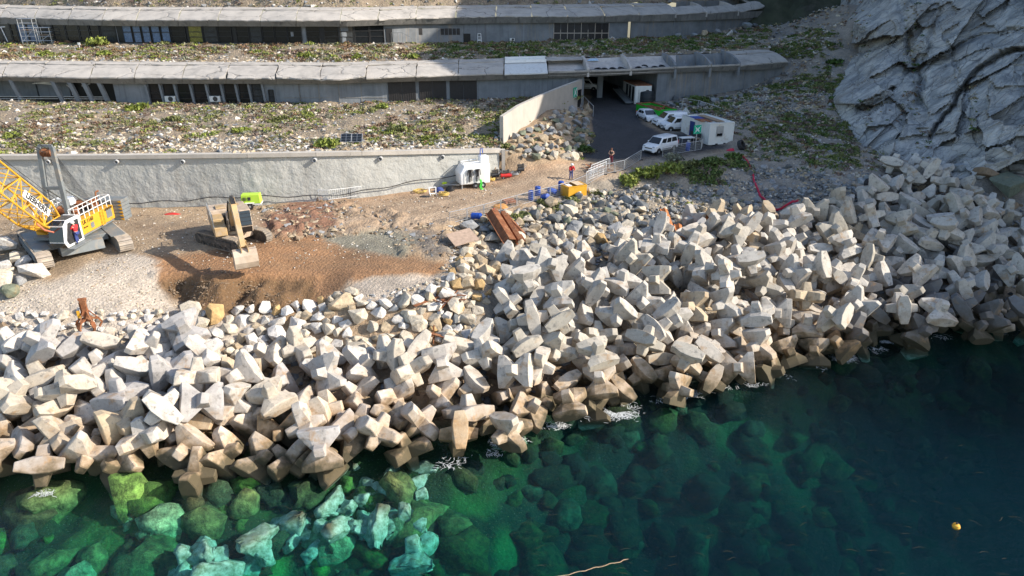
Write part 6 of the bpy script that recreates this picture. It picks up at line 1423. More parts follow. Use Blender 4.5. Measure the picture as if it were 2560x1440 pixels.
q = rows[0].at(rows[0].F, 1482).lerp(rows[0].at(rows[0].B, 1482), .85); c = MB(); c.hull([(-.9,-.4,0),(.9,-.3,.05),(.7,.5,.3),(-.8,.4,.2),(0,0,.35)]); o = c.build('tarpaulin', simple('pale_blue_sheet',(.4,.55,.68),.5,var=.15), None, loc=(q.x,q.y,q.z-.25), bevel=.04); tag(o,'pale blue tarpaulin lying at the back of the open roof bay','tarpaulin')
# solar panels
P = BANKS['lower_bank']
def on_bank(name, px, py):
    A = BANKS[name]; X, Y = proj(A[...,0], A[...,1], A[...,2]); k = np.argmin((X-px)**2+(Y-py)**2); return Vector(A.reshape(-1,3)[k])
for px, lb in ((868,'left solar panel on the stony bank above the retaining wall'),(893,'right solar panel on the stony bank above the retaining wall')):
    q = on_bank('lower_bank', px, 357); o = empty('solar_panel', tuple(q), R(4), lb, 'solar panel', 'solar panels on the bank'); M = Matrix.Rotation(R(42),3,'X')
    c = MB(); c.box((0,0,.55),(1.05,1.0,.05),M); c.build('panel_frame', m_galv, o)
    for i in range(2):
        for j in range(3): c = MB(); c.box(Vector((0,0,.55))+M@Vector((-.25+.5*i,-.32+.32*j,.03)),(.46,.29,.02),M); c.build('cell', m_glass, o)
    for s in (-.4,.4): c = MB(); c.tube((s,.3,-.1),(s,.3,.8),.03,6); c.tube((s,-.35,-.1),(s,-.35,.3),.03,6); c.build('stand', m_galv, o)
# scaffold tower and lean-to frame
w0 = rows[1].wp(100,106,1.6); SF = empty('scaffold_tower', tuple(w0), R(-4), 'grey scaffold tower in front of the upper glazed facade', 'scaffold')
for (x0,x1,h) in ((-.9,1.5,3.6),(1.9,4.0,2.3)):
    for x in (x0,x1):
        for y in (-.5,.5): c = MB(); c.tube((x,y,-.3),(x,y,h),.045,6); c.build('standard', m_galv, SF)
    for z in np.arange(.4,h+.1,.65):
        for y in (-.5,.5): c = MB(); c.tube((x0,y,z),(x1,y,z),.035,5); c.build('ledger', m_galv, SF)
        for x in (x0,x1): c = MB(); c.tube((x,-.5,z),(x,.5,z),.035,5); c.build('transom', m_galv, SF)
    c = MB(); c.tube((x0,-.5,.2),(x1,-.5,h*.6),.03,5); c.build('brace', m_galv, SF); c = MB(); c.box(((x0+x1)/2,0,h*.55),(x1-x0,.9,.05)); c.build('deck_board', m_wood, SF)
w0 = rows[1].wp(8,107,.5); o = empty('lean_to_frame', tuple(w0), R(-3), 'white metal lean-to frame at the left end of the upper facade', 'frame')
for a, b in (((-4,0,2.2),(3.2,0,2.6)),((-4,1.6,2.6),(3.2,1.6,2.9)),((0,0,0),(-.6,0,2.4)),((1.4,0,0),(.8,0,2.5)),((3,0,0),(2.4,0,2.55)),((-4,0,2.2),(-4,1.6,2.6)),((3.2,0,2.6),(3.2,1.6,2.9))): c = MB(); c.tube(a, b, .07, 6); c.build('bar', m_white, o)
# air conditioners, cabinet, small fittings
def ac(w, nrm_ang, label, s=1.0, parent=None):
    o = empty('air_conditioner', tuple(w), nrm_ang, label, 'air conditioner', 'air conditioning units'); c = MB(); c.box((0,0,.36*s),(1.35*s,.4,.72*s)); c.build('casing', m_cabin, o, bevel=.03)
    c = MB(); c.lathe([(.29*s,0),(.31*s,.03),(.22*s,.035)], (0.1,-.2,.38*s), 18, Matrix.Rotation(R(90),3,'X')); c.build('fan_grille', m_dark, o, True)
for px, lb in ((431,'left air conditioner unit under the dark windows of the lower facade'),(542,'right air conditioner unit under the dark windows of the lower facade')): ac(rows[0].wp(px,253.5,.28), R(0), lb)
ac(rows[1].wp(1280,102,.25), R(8), 'small white air conditioner on the grey upper facade', .62)
w0 = rows[1].wp(1196,106,.5); o = empty('white_rack', tuple(w0), R(6), 'small white rack standing right of the dark door in the upper facade', 'rack')
for a, b in (((-.35,0,0),(-.25,.3,1.4)),((.35,0,0),(.25,.3,1.4)),((-.3,.2,.9),(.3,.2,.9)),((-.27,.3,1.4),(.27,.3,1.4)),((-.35,0,.3),(.35,0,.3))): c = MB(); c.tube(a,b,.05,6); c.build('bar', m_white, o)
c = MB(); c.box((0,.15,.45),(.55,.3,.3)); c.build('box', m_galv, o)
w0 = rows[1].wp(990,106,.8); o = empty('stair_rail', tuple(w0), R(2), 'thin dark handrail beside the end of the glazed facade', 'railing')
for a, b in (((-1,0,1.5),(.8,0,1.5)),((.8,0,1.5),(2.2,0,.7)),((0,0,0),(0,0,1.5)),((.8,0,0),(.8,0,1.5)),((2.2,0,-.2),(2.2,0,.7)),((-1,0,0),(-1,0,1.5))): c = MB(); c.tube(a,b,.03,5); c.build('bar', m_grey, o)
# signs
m_signgreen = simple('sign_green', (0.0,.38,.22), .5, var=.08)
def assembly_sign(o, M):
    """square green sign with four arrows pointing in to a group of figures"""
    c = MB(); c.box((0,0,0),(.98,.04,.98)); b = c.build('sign_board', m_signgreen, o); b.matrix_local = M
    c = MB()
    for sx in (1,-1):
        for sz in (1,-1):
            a = Vector((sx*.4,-.03,sz*.4)); e = Vector((sx*.2,-.03,sz*.2)); c.bar(a, e, .02, .08, (0,1,0)); s = Vector((sx,0,-sz))*.09; d = Vector((-sx,0,-sz)).normalized()*.12
            c.add([e+s+Vector((0,-.01,0)), e-s+Vector((0,-.01,0)), e+d+Vector((0,-.01,0)), e+s, e-s, e+d], [(0,1,2),(3,5,4),(0,3,4,1),(1,4,5,2),(2,5,3,0)])
    for x in (-.12,0,.12): c.box((x,-.03,-.04),(.08,.02,.2)); c.box((x,-.03,.11),(.07,.02,.07))
    k = c.build('white_pictogram', m_white, b)
g = ground_at(1738,378); o = empty('assembly_sign', tuple(g), R(20), 'square green assembly point sign on a pole beside the site office', 'sign')
c = MB(); c.tube((0,.05,-.1),(0,.05,3.0),.05,8); c.build('pole', m_galv, o); assembly_sign(o, Matrix.Translation((0,0,2.45)))
cw, dw, nw = wing_pt(1437, 12.3, 0.03); o = empty('assembly_sign', tuple(cw), math.atan2(dw.y,dw.x), 'faded green assembly point sign fixed to the pale wing wall', 'sign'); assembly_sign(o, Matrix.Translation((0,-.02,.0)) @ Matrix.Scale(1.3,4))
# gas bottle, table, posts
g = ground_at(1719,377); o = empty('gas_bottle', tuple(g), 0, 'blue gas bottle standing behind the fence beside the site office', 'gas bottle'); c = MB(); c.lathe([(.24,0),(.27,.05),(.27,.85),(.2,1.0),(.08,1.06)], n=16); c.build('cylinder', m_blue, o, True); c = MB(); c.lathe([(.16,1.02),(.16,1.22),(.13,1.22)], n=12); c.build('collar', m_galv, o, True)
g = ground_at(1715,362); o = empty('folding_table', tuple(g), R(15), 'white folding table between the passenger van and the site office', 'table'); c = MB(); c.box((0,0,.85),(1.7,.9,.06)); c.build('table_top', m_white, o)
for x in (-.75,.75):
    for y in (-.35,.35): c = MB(); c.tube((x,y,0),(x,y,.83),.03,6); c.build('leg', m_galv, o)
g = ground_at(1733,354); o = empty('bench', tuple(g), R(-70), 'dark bench against the left side of the site office', 'bench'); c = MB(); c.box((0,0,.5),(2.2,.45,.06)); c.build('seat', m_wood, o); c = MB(); c.box((0,.25,.85),(2.2,.06,.5)); c.build('backrest', m_dark, o)
for x in (-.9,.9): c = MB(); c.box((x,0,.25),(.08,.4,.5)); c.build('leg', m_dark, o)
a = ground_at(1702,282); frame_thing('pipe_rail','thin steel rail on the scree behind the site office','railing',1702,284,[((0,0,0),(.15,0,2.0)),((.15,0,2.0),(2.6,1.5,1.5)),((2.6,1.5,1.5),(2.6,1.5,-.3)),((2.6,1.5,1.5),(7.0,1.0,.2))],.04,m_galv)
c = MB(); c.hull([(-.7,0,0),(.7,0,0),(0,-.1,.9),(0,.3,.85),(.5,.5,0),(-.5,.5,0)]); g = ground_at(1714,287); o = c.build('sand_bag', m_cabin, None, loc=(g.x,g.y,g.z+.1), bevel=.05); tag(o,'pale triangular sheet standing behind the parked vans','sheet')
g = ground_at(1594,272); c = MB(); c.tube((0,0,0),(0,0,2.6),.05,8); o = c.build('steel_post', m_galv, None, loc=tuple(g)); tag(o,'thin steel post left of the dark tank','post')
q0 = wing_pt(1456, 10.3, .25)[0]; o = empty('hand_rail', tuple(q0), 0, 'thin handrail at the foot of the wing wall by its dark door', 'railing')
for a, b in (((0,0,1.2),(.9,-5,.6)),((.0,0,-.5),(0,0,1.2)),((.9,-5,-.8),(.9,-5,.6)),((.45,-2.5,-.6),(.45,-2.5,.9))): c = MB(); c.tube(a,b,.04,6); c.build('bar', m_galv, o)
lump('red_cloth','crumpled crimson cloth lying below the right corner of the site office','cloth',1826,376,.5,.3,.3,m_redhose,21)
q = on_bank('middle_bank', 199, 122); o = empty('marker_post', tuple(q), 0, 'short white marker post on the upper planted bank', 'post'); c = MB(); c.tube((0,0,-.1),(0,0,.7),.05,8); c.build('post', m_white, o); c = MB(); c.box((0,0,.75),(.35,.1,.35)); c.build('plate', m_white, o)
# cable along the wall foot
pts = []
for x in list(range(60, 1150, 18)):
    b = rw_at(x); pts.append(Vector((b.x, b.y-.28, b.z+.75+.18*math.sin(x*.013)+.1*math.sin(x*.05))))
o0 = pts[0].copy(); c = MB(); c.path([p-o0 for p in pts], .045, 5); o = c.build('cable', m_black, None, True, loc=tuple(o0)); tag(o,'long black cable sagging along the foot of the retaining wall','cable')
# buoy and floating line
b0 = P_z(2390,1317,0); o = empty('buoy', (b0.x,b0.y,0), 0, 'small yellow buoy floating far out on the dark water', 'buoy'); c = MB(); c.lathe([(.03,-.14),(.16,-.08),(.2,.02),(.16,.14),(.05,.2)], n=14); c.build('float', m_yellow, o, True); c = MB(); c.lathe([(.05,.19),(.06,.26),(.02,.27)], n=8); c.build('eye', m_dark, o, True)
pts = [P_z(x,y,.03) for x,y in ((1380,1445),(1430,1434),(1470,1424),(1510,1414),(1550,1404),(1575,1396))]; o0 = pts[0].copy(); sm = [pts[i].lerp(pts[i+1],k/6)-o0+Vector((0,.03*math.sin(i*6+k),.01*math.sin(k*2.1+i))) for i in range(5) for k in range(6)]; c = MB(); c.path(sm, .022, 5); o = c.build('floating_rope', m_wood, None, True, loc=tuple(o0)); tag(o,'thin pale rope floating on the water in front','rope')
# ------------------------------------------------------------------ rocks
def rock_material():
    N = NT('boulder_stone'); oc = N.objc(); p = N.pos()
    f = N.noise(oc, 1.3, 7, 0.65); g = N.noise(p, 4.5, 6, 0.7); k = N.noise(p, 1.1, 5, 0.6)
    c = N.mix(1.0, N.ocol(), N.ramp(f, [(0.25, 0.62), (0.5, 1.0), (0.75, 1.2)]), 'MULTIPLY')
    c = N.mix(1.0, c, N.ramp(g, [(0.3, 0.6), (0.52, 1.0), (0.8, 1.15)]), 'MULTIPLY')
    c = N.mix(N.rng(k, 0.57, 0.68, 0, 0.4), c, (0.34,0.22,0.1))
    return N.fin(c, 0.9, 0.0, N.bump(N.math('ADD', f, g), 0.7, 0.08))
m_rock = rock_material()
def rock_mesh(seed, flat=0.75, n=16, slab=False):
    rg_ = random.Random(seed); pts = []
    for i in range(n):
        v = Vector((rg_.gauss(0,1), rg_.gauss(0,1), rg_.gauss(0,1))).normalized()
        if slab: v = Vector((max(-.85,min(.85,v.x*1.4)), max(-.6,min(.6,v.y*1.2)), max(-.4,min(.4,v.z))))
        k = rg_.uniform(.8, 1.05); pts.append((v.x*k, v.y*k*rg_.uniform(.8,.95), v.z*k*flat))
    c = MB(); c.hull(pts); return c.mesh('boulder', m_rock, False, rg_.uniform(.02,.045), 1)
ROCKS = [rock_mesh(100+i, random.Random(i).uniform(.6,.9), random.Random(i).choice((13,16,20))) for i in range(14)]
SLABS = [rock_mesh(300+i, .6, 22, True) for i in range(6)]
LAND = [(222,'the rusty grab'),(420,'the crane'),(700,'the excavator'),(960,'the brown earth bank'),(1180,'the rusty bars'),(1380,'the rusty sheet piles'),(1520,'the yellow box'),(1690,'the round green bushes'),(1850,'the site office'),(2060,'the crimson hose'),(2210,'the black tyres'),(9999,'the grey cliff')]
def land(px):
    for x, n in LAND:
        if px <= x: return n
def singled(items):
    """items: (object, label, px): alike labels get their order from the left in the photograph"""
    d = {}
    for o, l, px in items: d.setdefault(l, []).append((px, o))
    for l, L in d.items():
        L.sort(key=lambda t: t[0])
        for i, (px, o) in enumerate(L):
            if len(L) == 1: o['label'] = l
            elif len(L) == 2: o['label'] = l + (', left one' if i == 0 else ', right one')
            elif i == len(L)-1: o['label'] = l + ', last from left'
            else: o['label'] = l + ', ' + ORDW[min(i, len(ORDW)-1)] + ' from left'
TINT = dict(white=(.56,.52,.47), cream=(.52,.45,.35), ochre=(.44,.29,.13), tan=(.42,.33,.22), grey=(.25,.25,.25), dark=(.13,.135,.135), blue=(.27,.29,.30), green=(.16,.175,.12), brown=(.24,.17,.11))
TNAME = dict(white='whitish', cream='cream', ochre='ochre', tan='tan', grey='grey', dark='dark grey', blue='bluish grey', green='mossy', brown='brown')
SIZE = [(.42,'small'),(.66,'medium'),(9,'large')]
def sample_poly(poly, n, rmin, rmax, seed, sep=1.25, tries=9000, gap=None):
    rs = np.random.RandomState(seed); xs = [p[0] for p in poly]; ys = [p[1] for p in poly]; out = []
    for _ in range(tries):
        if len(out) >= n: break
        px = rs.uniform(min(xs), max(xs)); py = rs.uniform(min(ys), max(ys))
        if not bool(inpoly([px],[py],poly)[0]): continue
        r = rmin + (rmax-rmin)*rs.rand()**1.6
        g = ground_at(px, py)
        if any((g.x-a)**2+(g.y-b)**2 < (sep*(r+c)*.5+.0)**2*1.2 for a,b,_,c,_,_ in out): continue
        out.append((g.x, g.y, g.z, r, px, py))
    return out
def rocks(name, kind, poly, n, rmin, rmax, tints, where, group, seed, sep=1.25, meshes=None, sink=.12, items=None):
    rs = random.Random(seed)
    for x, y, z, r, px, py in sample_poly(poly, n, rmin, rmax, seed, sep):
        t = rs.choice(tints); o = link(name, rs.choice(meshes or ROCKS)); k = rs.uniform(.85,1.15); o.location = (x, y, z + r*(.45-sink)); o.scale = (r*k, r, r*rs.uniform(.8,1.1))
        o.rotation_euler = (rs.uniform(-.5,.5), rs.uniform(-.5,.5), rs.uniform(0,6.28)); c = TINT[t]; v = rs.uniform(.85,1.12); o.color = (c[0]*v, c[1]*v, c[2]*v, 1)
        sz = [w for s, w in SIZE if r < s][0]
        tag(o, None, 'boulder' if kind == 'boulder' else kind, group); items.append((o, '%s %s %s %s' % (sz, TNAME[t], kind, where(px, py)), px))
IT = []
def wA(px, py): return ('at the dug slope below ' if py < 800 else 'above the armour blocks below ') + land(px)[4:]
rocks('limestone_boulder','boulder',[(470,790),(560,785),(700,775),(790,765),(870,735),(950,765),(1060,750),(1130,700),(1170,720),(1160,780),(1190,850),(1000,880),(830,920),(600,920),(500,880)],190,.5,1.12,['white']*7+['cream']*3+['ochre']+['tan'],wA,'pale boulders below the excavation',1,.98,items=IT)
rocks('limestone_boulder','boulder',[(0,782),(420,782),(470,830),(400,850),(170,850),(0,810)],62,.3,.75,['white']*6+['cream']*2,lambda a,b:'in the row above the armour blocks near '+land(a)[4:],'pale boulders below the excavation',2,1.15,items=IT)
rocks('ochre_boulder','boulder',[(1000,790),(1080,760),(1200,660),(1225,700),(1215,790),(1160,870),(1080,870)],26,.5,.95,['ochre']*3+['cream']*2+['tan'],lambda a,b:'beside the first armour blocks under '+land(a)[4:],'ochre boulders beside the armour blocks',3,1.0,items=IT)
rocks('tan_boulder','boulder',[(1110,690),(1180,600),(1230,640),(1300,600),(1330,585),(1600,560),(1640,600),(1500,645),(1330,665),(1225,710)],110,.42,1.0,['tan']*3+['cream']*4+['ochre']+['grey'],lambda a,b:('along the armour crest below ' if b > 590 else 'on rubble above the armour blocks below ')+land(a)[4:],'tan boulders along the armour crest',4,1.05,items=IT)
rocks('grey_boulder','boulder',[(1160,575),(1220,545),(1350,520),(1450,490),(1500,480),(1600,500),(1620,560),(1340,585),(1300,600),(1200,610)],150,.34,.95,['grey']*3+['dark']*2+['cream']*5+['tan']*2+['green'],lambda a,b:('just below the fence by ' if b < 540 else 'on the rubble bank by ')+land(a)[4:],'grey boulders on the rubble bank',5,1.05,items=IT)
rocks('grey_boulder','boulder',[(1500,485),(1640,470),(1780,470),(1960,520),(1900,545),(1640,560),(1600,520)],110,.2,.62,['grey']*4+['cream']*3+['tan']*2+['dark'],lambda a,b:'on the sunlit scree below '+land(a)[4:],'grey boulders on the rubble bank',6,1.15,items=IT)
HEAP = [(1264,392),(1288,345),(1340,316),(1400,281),(1440,266),(1474,272),(1478,330),(1472,395),(1400,404),(1330,400)]
rocks('heap_rock','rock',HEAP,125,.36,.8,['grey']*5+['green']*3+['cream']*2+['tan']*3,lambda a,b:('high in the heap against the wing wall' if b < 325 else 'low in the heap above the low wall'),'rocks heaped against the wing wall',7,.95,sink=.02,items=IT)
rocks('heap_rock','rock',[(1385,395),(1440,385),(1440,405),(1390,412)],3,.8,1.1,['cream','tan'],lambda a,b:'at the right end of the low wall','rocks heaped against the wing wall',8,.9,items=IT)
rocks('wall_foot_rock','rock',[(1650,258),(1700,238),(1850,214),(1960,184),(1990,198),(1900,232),(1800,258),(1700,278)],55,.32,.75,['grey']*3+['dark']*3+['green']+['blue'],lambda a,b:'at the lower building foot right of the passage','rocks along the foot of the lower building',9,1.0,items=IT)
rocks('scree_rock','rock',[(1830,420),(1960,420),(2120,440),(2230,450),(2240,490),(2050,520),(1960,520),(1900,470)],85,.22,.62,['grey']*4+['dark']*2+['blue']*2+['tan'],lambda a,b:'on the grey scree near '+land(a)[4:],'rocks on the grey scree',10,1.15,items=IT)
rocks('scree_rock','rock',[(1700,290),(1900,260),(2080,250),(2150,370),(2140,430),(1950,400),(1850,350)],45,.14,.4,['white']*2+['grey']*3+['blue'],lambda a,b:'on the planted slope beside the site office','rocks on the grey scree',11,1.5,items=IT)
rs_ = random.Random(4)
for px, py, r, t, lb in ((17,632,1.25,'white','big whitish boulder farthest back in the pile below the crane'),(44,660,1.05,'cream','big cream boulder in the middle of the pile below the crane'),(8,676,.9,'white','whitish boulder at the left frame edge below the crane'),(66,668,.8,'white','whitish boulder beside the crane track end'),(95,700,1.25,'white','big whitish boulder nearest the gravel ramp below the crane'),(14,722,1.5,'cream','largest cream boulder at the lower left of the crane pile'),(52,715,.65,'grey','small grey boulder wedged between the big ones below the crane'),(30,742,.8,'green','mossy green boulder at the bottom of the crane pile')):
    g = ground_at(px, py); o = link('big_boulder', rs_.choice(ROCKS)); o.location = (g.x,g.y,g.z+r*.5); o.scale = (r,r*.9,r*.85); o.rotation_euler = (rs_.uniform(-.4,.4),rs_.uniform(-.4,.4),rs_.uniform(0,6)); c = TINT[t]; o.color = (*c,1); tag(o, lb, 'boulder', 'big boulders below the crane')
for px, py, r, t, lb in ((2343,330,1.5,'blue','upright bluish slab resting against the foot of the cliff'),(2359,378,2.0,'blue','widest bluish slab lying at the foot of the cliff'),(2328,430,1.5,'blue','rounded bluish boulder just above the highest armour blocks'),(2398,430,1.5,'blue','square bluish block between the cliff slabs and the armour blocks'),(2440,398,1.4,'grey','pointed grey block leaning right of the wide cliff slab'),(2440,500,1.7,'grey','flat grey boulder behind the cross shaped armour block'),(2514,485,2.6,'green','huge olive grey rock sheet low on the right edge'),(2462,448,1.6,'brown','layered brownish rock right of the cliff slabs'),(2300,455,1.2,'blue','bluish boulder between two pale armour blocks by the cliff'),(2376,470,1.3,'dark','dark boulder under the cliff slabs'),(2270,430,1.0,'grey','grey boulder left of the highest armour block'),(2180,455,.9,'blue','bluish rock above the black tyres'),(2540,430,1.2,'grey','grey boulder at the right frame edge under the cliff')):
    g = ground_at(px, py); o = link('cliff_block', rs_.choice(SLABS)); o.location = (g.x,g.y,g.z+r*.35); o.scale = (r,r,r); o.rotation_euler = (rs_.uniform(-.35,.35),rs_.uniform(-.35,.35),rs_.uniform(-.5,.5)); o.color = (*TINT[t],1); tag(o, lb, 'boulder', 'fallen blocks at the cliff foot')
rocks('beach_rock','rock',[(2440,330),(2570,320),(2570,440),(2480,420)],48,.25,.7,['grey']*3+['dark']*2+['brown'],lambda a,b:'in the stony gully under the cliff','stones in the gully under the cliff',14,1.05,items=IT)
for px, py, r, t in ((1690,88,.9,'grey'),(1712,92,.6,'dark'),(1735,86,.8,'blue'),(1760,84,1.0,'tan'),(1795,80,.9,'grey'),(1818,84,1.1,'white'),(1840,76,.7,'grey'),(1865,66,1.3,'blue'),(1885,62,.8,'dark'),(1905,50,1.0,'grey'),(1930,42,1.2,'blue')):
    A = BANKS['middle_bank']; X, Y = proj(A[...,0],A[...,1],A[...,2]); k = np.argmin((X-px)**2+((Y-py-6)*2)**2); q = Vector(A.reshape(-1,3)[k])
    if px > 1850: q = ground_at(px, py+6)
    o = link('terrace_rock', rs_.choice(ROCKS)); o.location = (q.x,q.y-.4,q.z+r*.4); o.scale = (r*1.1,r,r*.9); o.rotation_euler = (0.2,0.3,rs_.uniform(0,6)); o.color = (*TINT[t],1); tag(o, None, 'rock', 'rocks at the right end of the upper building'); IT.append((o, ('large ' if r > .85 else 'small ')+TNAME[t]+' rock at the right end of the upper building', px))
singled(IT)
# ------------------------------------------------------------------ rubble and plants nobody could count
def low_rock(seed):
    rg_ = random.Random(seed); c = MB(); c.hull([tuple(Vector((rg_.gauss(0,1),rg_.gauss(0,1),rg_.gauss(0,1)*.8)).normalized()*rg_.uniform(.75,1)) for _ in range(9)])
    V = np.array(c.v); F = []
    for f in c.f:
        for k in range(1, len(f)-1): F.append((f[0], f[k], f[k+1]))
    return V, np.array(F)
LOW = [low_rock(i) for i in range(8)]
def rubble_material():
    N = NT('rubble_stone'); p = N.pos(); c = N.mix(1.0, N.attr('tint'), N.ramp(N.noise(p, 5, 4), [(0.3,.7),(.7,1.15)]), 'MULTIPLY'); return N.fin(c, 0.92, 0.0, N.bump(N.noise(p, 14, 4), .5, .05))
m_rubble = rubble_material()
def rubble(name, P, R_, C, seed):
    rs = np.random.RandomState(seed); Vs, Fs, Cs, off = [], [], [], 0; which = rs.randint(0, len(LOW), len(P))
    for w in range(len(LOW)):
        ii = np.nonzero(which == w)[0]
        if not len(ii): continue
        V, F = LOW[w]; n = len(V); a = rs.uniform(0, 6.28, len(ii)); ca, sa = np.cos(a), np.sin(a); sc = rs.uniform(.7,1.3,(len(ii),3))*R_[ii][:,None]
        L = V[None]*sc[:,None,:]; X = L[...,0]*ca[:,None]-L[...,1]*sa[:,None]; Y = L[...,0]*sa[:,None]+L[...,1]*ca[:,None]
        W = np.stack([X,Y,L[...,2]*.8],-1) + P[ii][:,None,:]; Vs.append(W.reshape(-1,3)); Fs.append((F[None]+(np.arange(len(ii))*n)[:,None,None]).reshape(-1,3)+off); Cs.append(np.repeat(C[ii], n, 0)); off += n*len(ii)
    o = link(name, np_mesh(name, np.concatenate(Vs), np.concatenate(Fs), m_rubble, False, np.concatenate(Cs))); tag(o, kind='stuff'); return o
def on_ground(poly, n, seed):
    rs = np.random.RandomState(seed); xs = [p[0] for p in poly]; ys = [p[1] for p in poly]; cs = [ground_at(x, y) for x, y in poly]
    x0, x1 = min(c.x for c in cs)-1, max(c.x for c in cs)+1; y0, y1 = min(c.y for c in cs)-1, max(c.y for c in cs)+1
    X = rs.uniform(x0, x1, n*4); Y = rs.uniform(y0, y1, n*4); Z = hz(X, Y); px, py = proj(X, Y, Z); m = inpoly(px, py, poly); return np.stack([X,Y,Z],-1)[m][:n]
def on_banks(name, n, seed, u=(0,1), v=(0,1)):
    rs = np.random.RandomState(seed); A = BANKS[name]; ny, nx = A.shape[:2]; a = (u[0]+(u[1]-u[0])*rs.rand(n))*(nx-1.01); b = (v[0]+(v[1]-v[0])*rs.rand(n))*(ny-1.01); i = a.astype(int); j = b.astype(int); fa = (a-i)[:,None]; fb = (b-j)[:,None]
    return (A[j,i]*(1-fa)+A[j,i+1]*fa)*(1-fb)+(A[j+1,i]*(1-fa)+A[j+1,i+1]*fa)*fb
def cols(n, names, seed, v=.2):
    rs = np.random.RandomState(seed); c = np.array([TINT[k] for k in names])[rs.randint(0, len(names), n)]; return c*rs.uniform(1-v, 1+v, (n,1))
def sizes(n, a, b, seed, p=2.5): return a + (b-a)*np.random.RandomState(seed).rand(n)**p
def put(name, P, a, b, names, seed, lift=.2):
    r = sizes(len(P), a, b, seed); P = P.copy(); P[:,2] += r*lift; rubble(name, P, r, cols(len(P), names, seed+1), seed)
SC1 = on_ground([(1480,480),(1640,455),(1800,455),(1850,400),(1960,420),(2230,440),(2280,480),(2050,540),(1900,560),(1640,580),(1480,560)], 5200, 21)
put('scree_rubble', SC1, .06, .3, ['grey','grey','tan','cream','dark','blue'], 22)
put('slope_rubble', on_ground([(1650,290),(1850,240),(2000,190),(1930,100),(2060,60),(2140,120),(2110,250),(2170,350),(2230,450),(1950,420),(1840,400),(1850,340)], 4200, 23), .06, .28, ['grey','tan','cream','white','tan'], 24)
put('quarry_rubble', on_ground([(1110,560),(1220,545),(1480,470),(1480,560),(1340,600),(1180,640),(1130,720),(1060,760),(860,760),(470,800),(700,792),(790,765),(1090,700),(1120,640)], 3600, 25), .05, .26, ['cream','white','tan','grey'], 26)
put('yard_stones', on_ground([(0,560),(350,520),(700,520),(1000,490),(1250,450),(1250,470),(1130,560),(1130,640),(1000,640),(600,690),(400,660),(0,800)], 3200, 27), .03, .13, ['cream','tan','brown','white'], 28)
put('ramp_stones', on_ground([(0,690),(140,690),(330,640),(390,700),(470,790),(0,800)], 900, 29), .02, .1, ['cream','tan','cream'], 30)
put('churned_clods', on_ground([(650,520),(860,505),(1000,560),(1140,560),(1140,640),(1000,640),(970,585),(820,595),(690,600)], 1500, 31), .06, .38, ['brown','brown','tan','grey'], 32)
put('bank_clods', on_ground([(400,700),(640,705),(780,760),(640,790),(470,790)], 700, 33)*1.0, .04, .14, ['brown'], 34)
put('lower_bank_stones', np.concatenate([on_banks('lower_bank', 5200, 35), on_banks('lower_bank', 3000, 36, (0,1), (0,.25))]), .06, .36, ['white','cream','grey','tan','dark','tan','cream'], 37, .1)
put('middle_bank_stones', np.concatenate([on_banks('middle_bank', 2600, 38), on_banks('middle_bank', 1500, 39, (0,1), (0,.3))]), .06, .38, ['white','cream','grey','tan'], 40, .1)
put('hillside_stones', on_banks('hillside', 3800, 41, (0,1), (0,.16)), .08, .6, ['white','cream','grey','grey','dark'], 42, .1)
def bedrock_material():
    N = NT('weedy_rock'); p = N.pos(); c = N.mix(1.0, N.attr('tint'), N.ramp(N.noise(p, 1.8, 7, .72), [(.32,.12),(.5,.8),(.62,1.5),(.75,2.2)]), 'MULTIPLY'); return N.fin(c, .95, 0.0, N.bump(N.noise(p, 3, 6, .7), .9, .25))
m_bedrock = bedrock_material()
def smooth_rock(seed):
    bm = bmesh.new(); bmesh.ops.create_icosphere(bm, subdivisions=2, radius=1); V = np.array([v.co for v in bm.verts]); F = np.array([[v.index for v in f.verts] for f in bm.faces]); bm.free()
    V = V*(1+fbm(V[:,0]*1.6+seed*3.1, V[:,1]*1.6+V[:,2]*1.9+seed, 4)*.95)[:,None]; return V, F
sb = np.random.RandomState(50); n = 1500; SX = sb.uniform(-36, 52, n); SY = sb.uniform(20, 49, n); SZ = hz(SX, SY); k = (SZ < -.7) & (SZ > -9.5)
P = np.stack([SX,SY,SZ],-1)[k]
bcol = np.array([(.08,.2,.03),(.14,.26,.05),(.06,.11,.035),(.2,.26,.08),(.05,.09,.04),(.24,.36,.18),(.13,.10,.04)])[sb.randint(0,7,len(P))]*sb.uniform(.6,1.4,(len(P),1)); bpx, bpy_ = proj(P[:,0], P[:,1], P[:,2]); bcol = bcol*.8*(1-.8*np.clip((bpx-750)/550, 0, 1))[:,None]  # rocks coloured darker to the right, as if dimmed by deeper water
rr = sizes(len(P), .35, 1.5, 51, 1.6); LOW_, LOW[:] = list(LOW), [smooth_rock(i) for i in range(6)]
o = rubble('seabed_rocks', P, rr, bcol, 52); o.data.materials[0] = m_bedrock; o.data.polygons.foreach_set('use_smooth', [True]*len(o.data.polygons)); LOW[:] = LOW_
put('upper_scree', on_ground([(1700,115),(1850,55),(1930,5),(2130,5),(2100,100),(2090,170),(2000,190),(1900,130)], 2600, 63), .08, .5, ['grey','brown','tan','cream','grey'], 64)
put('passage_rubble', on_ground([(1650,262),(1850,215),(1990,180),(2080,240),(2000,300),(1840,300),(1700,285)], 2200, 65), .07, .34, ['grey','tan','cream','dark'], 66)
# loose stones filling the gaps under the armour layer
ub = on_ground([(-60,800),(180,840),(470,860),(830,900),(1190,780),(1230,660),(1320,620),(1640,560),(1840,520),(2080,500),(2300,440),(2480,490),(2640,530),(2640,820),(2350,840),(1900,960),(1380,1060),(1000,1190),(450,1250),(-60,1235)], 3800, 60)
ub = ub[ub[:,2] > .1]; put('armour_bedding_stones', ub, .25, .75, ['grey','tan','brown','dark'], 61, .0)
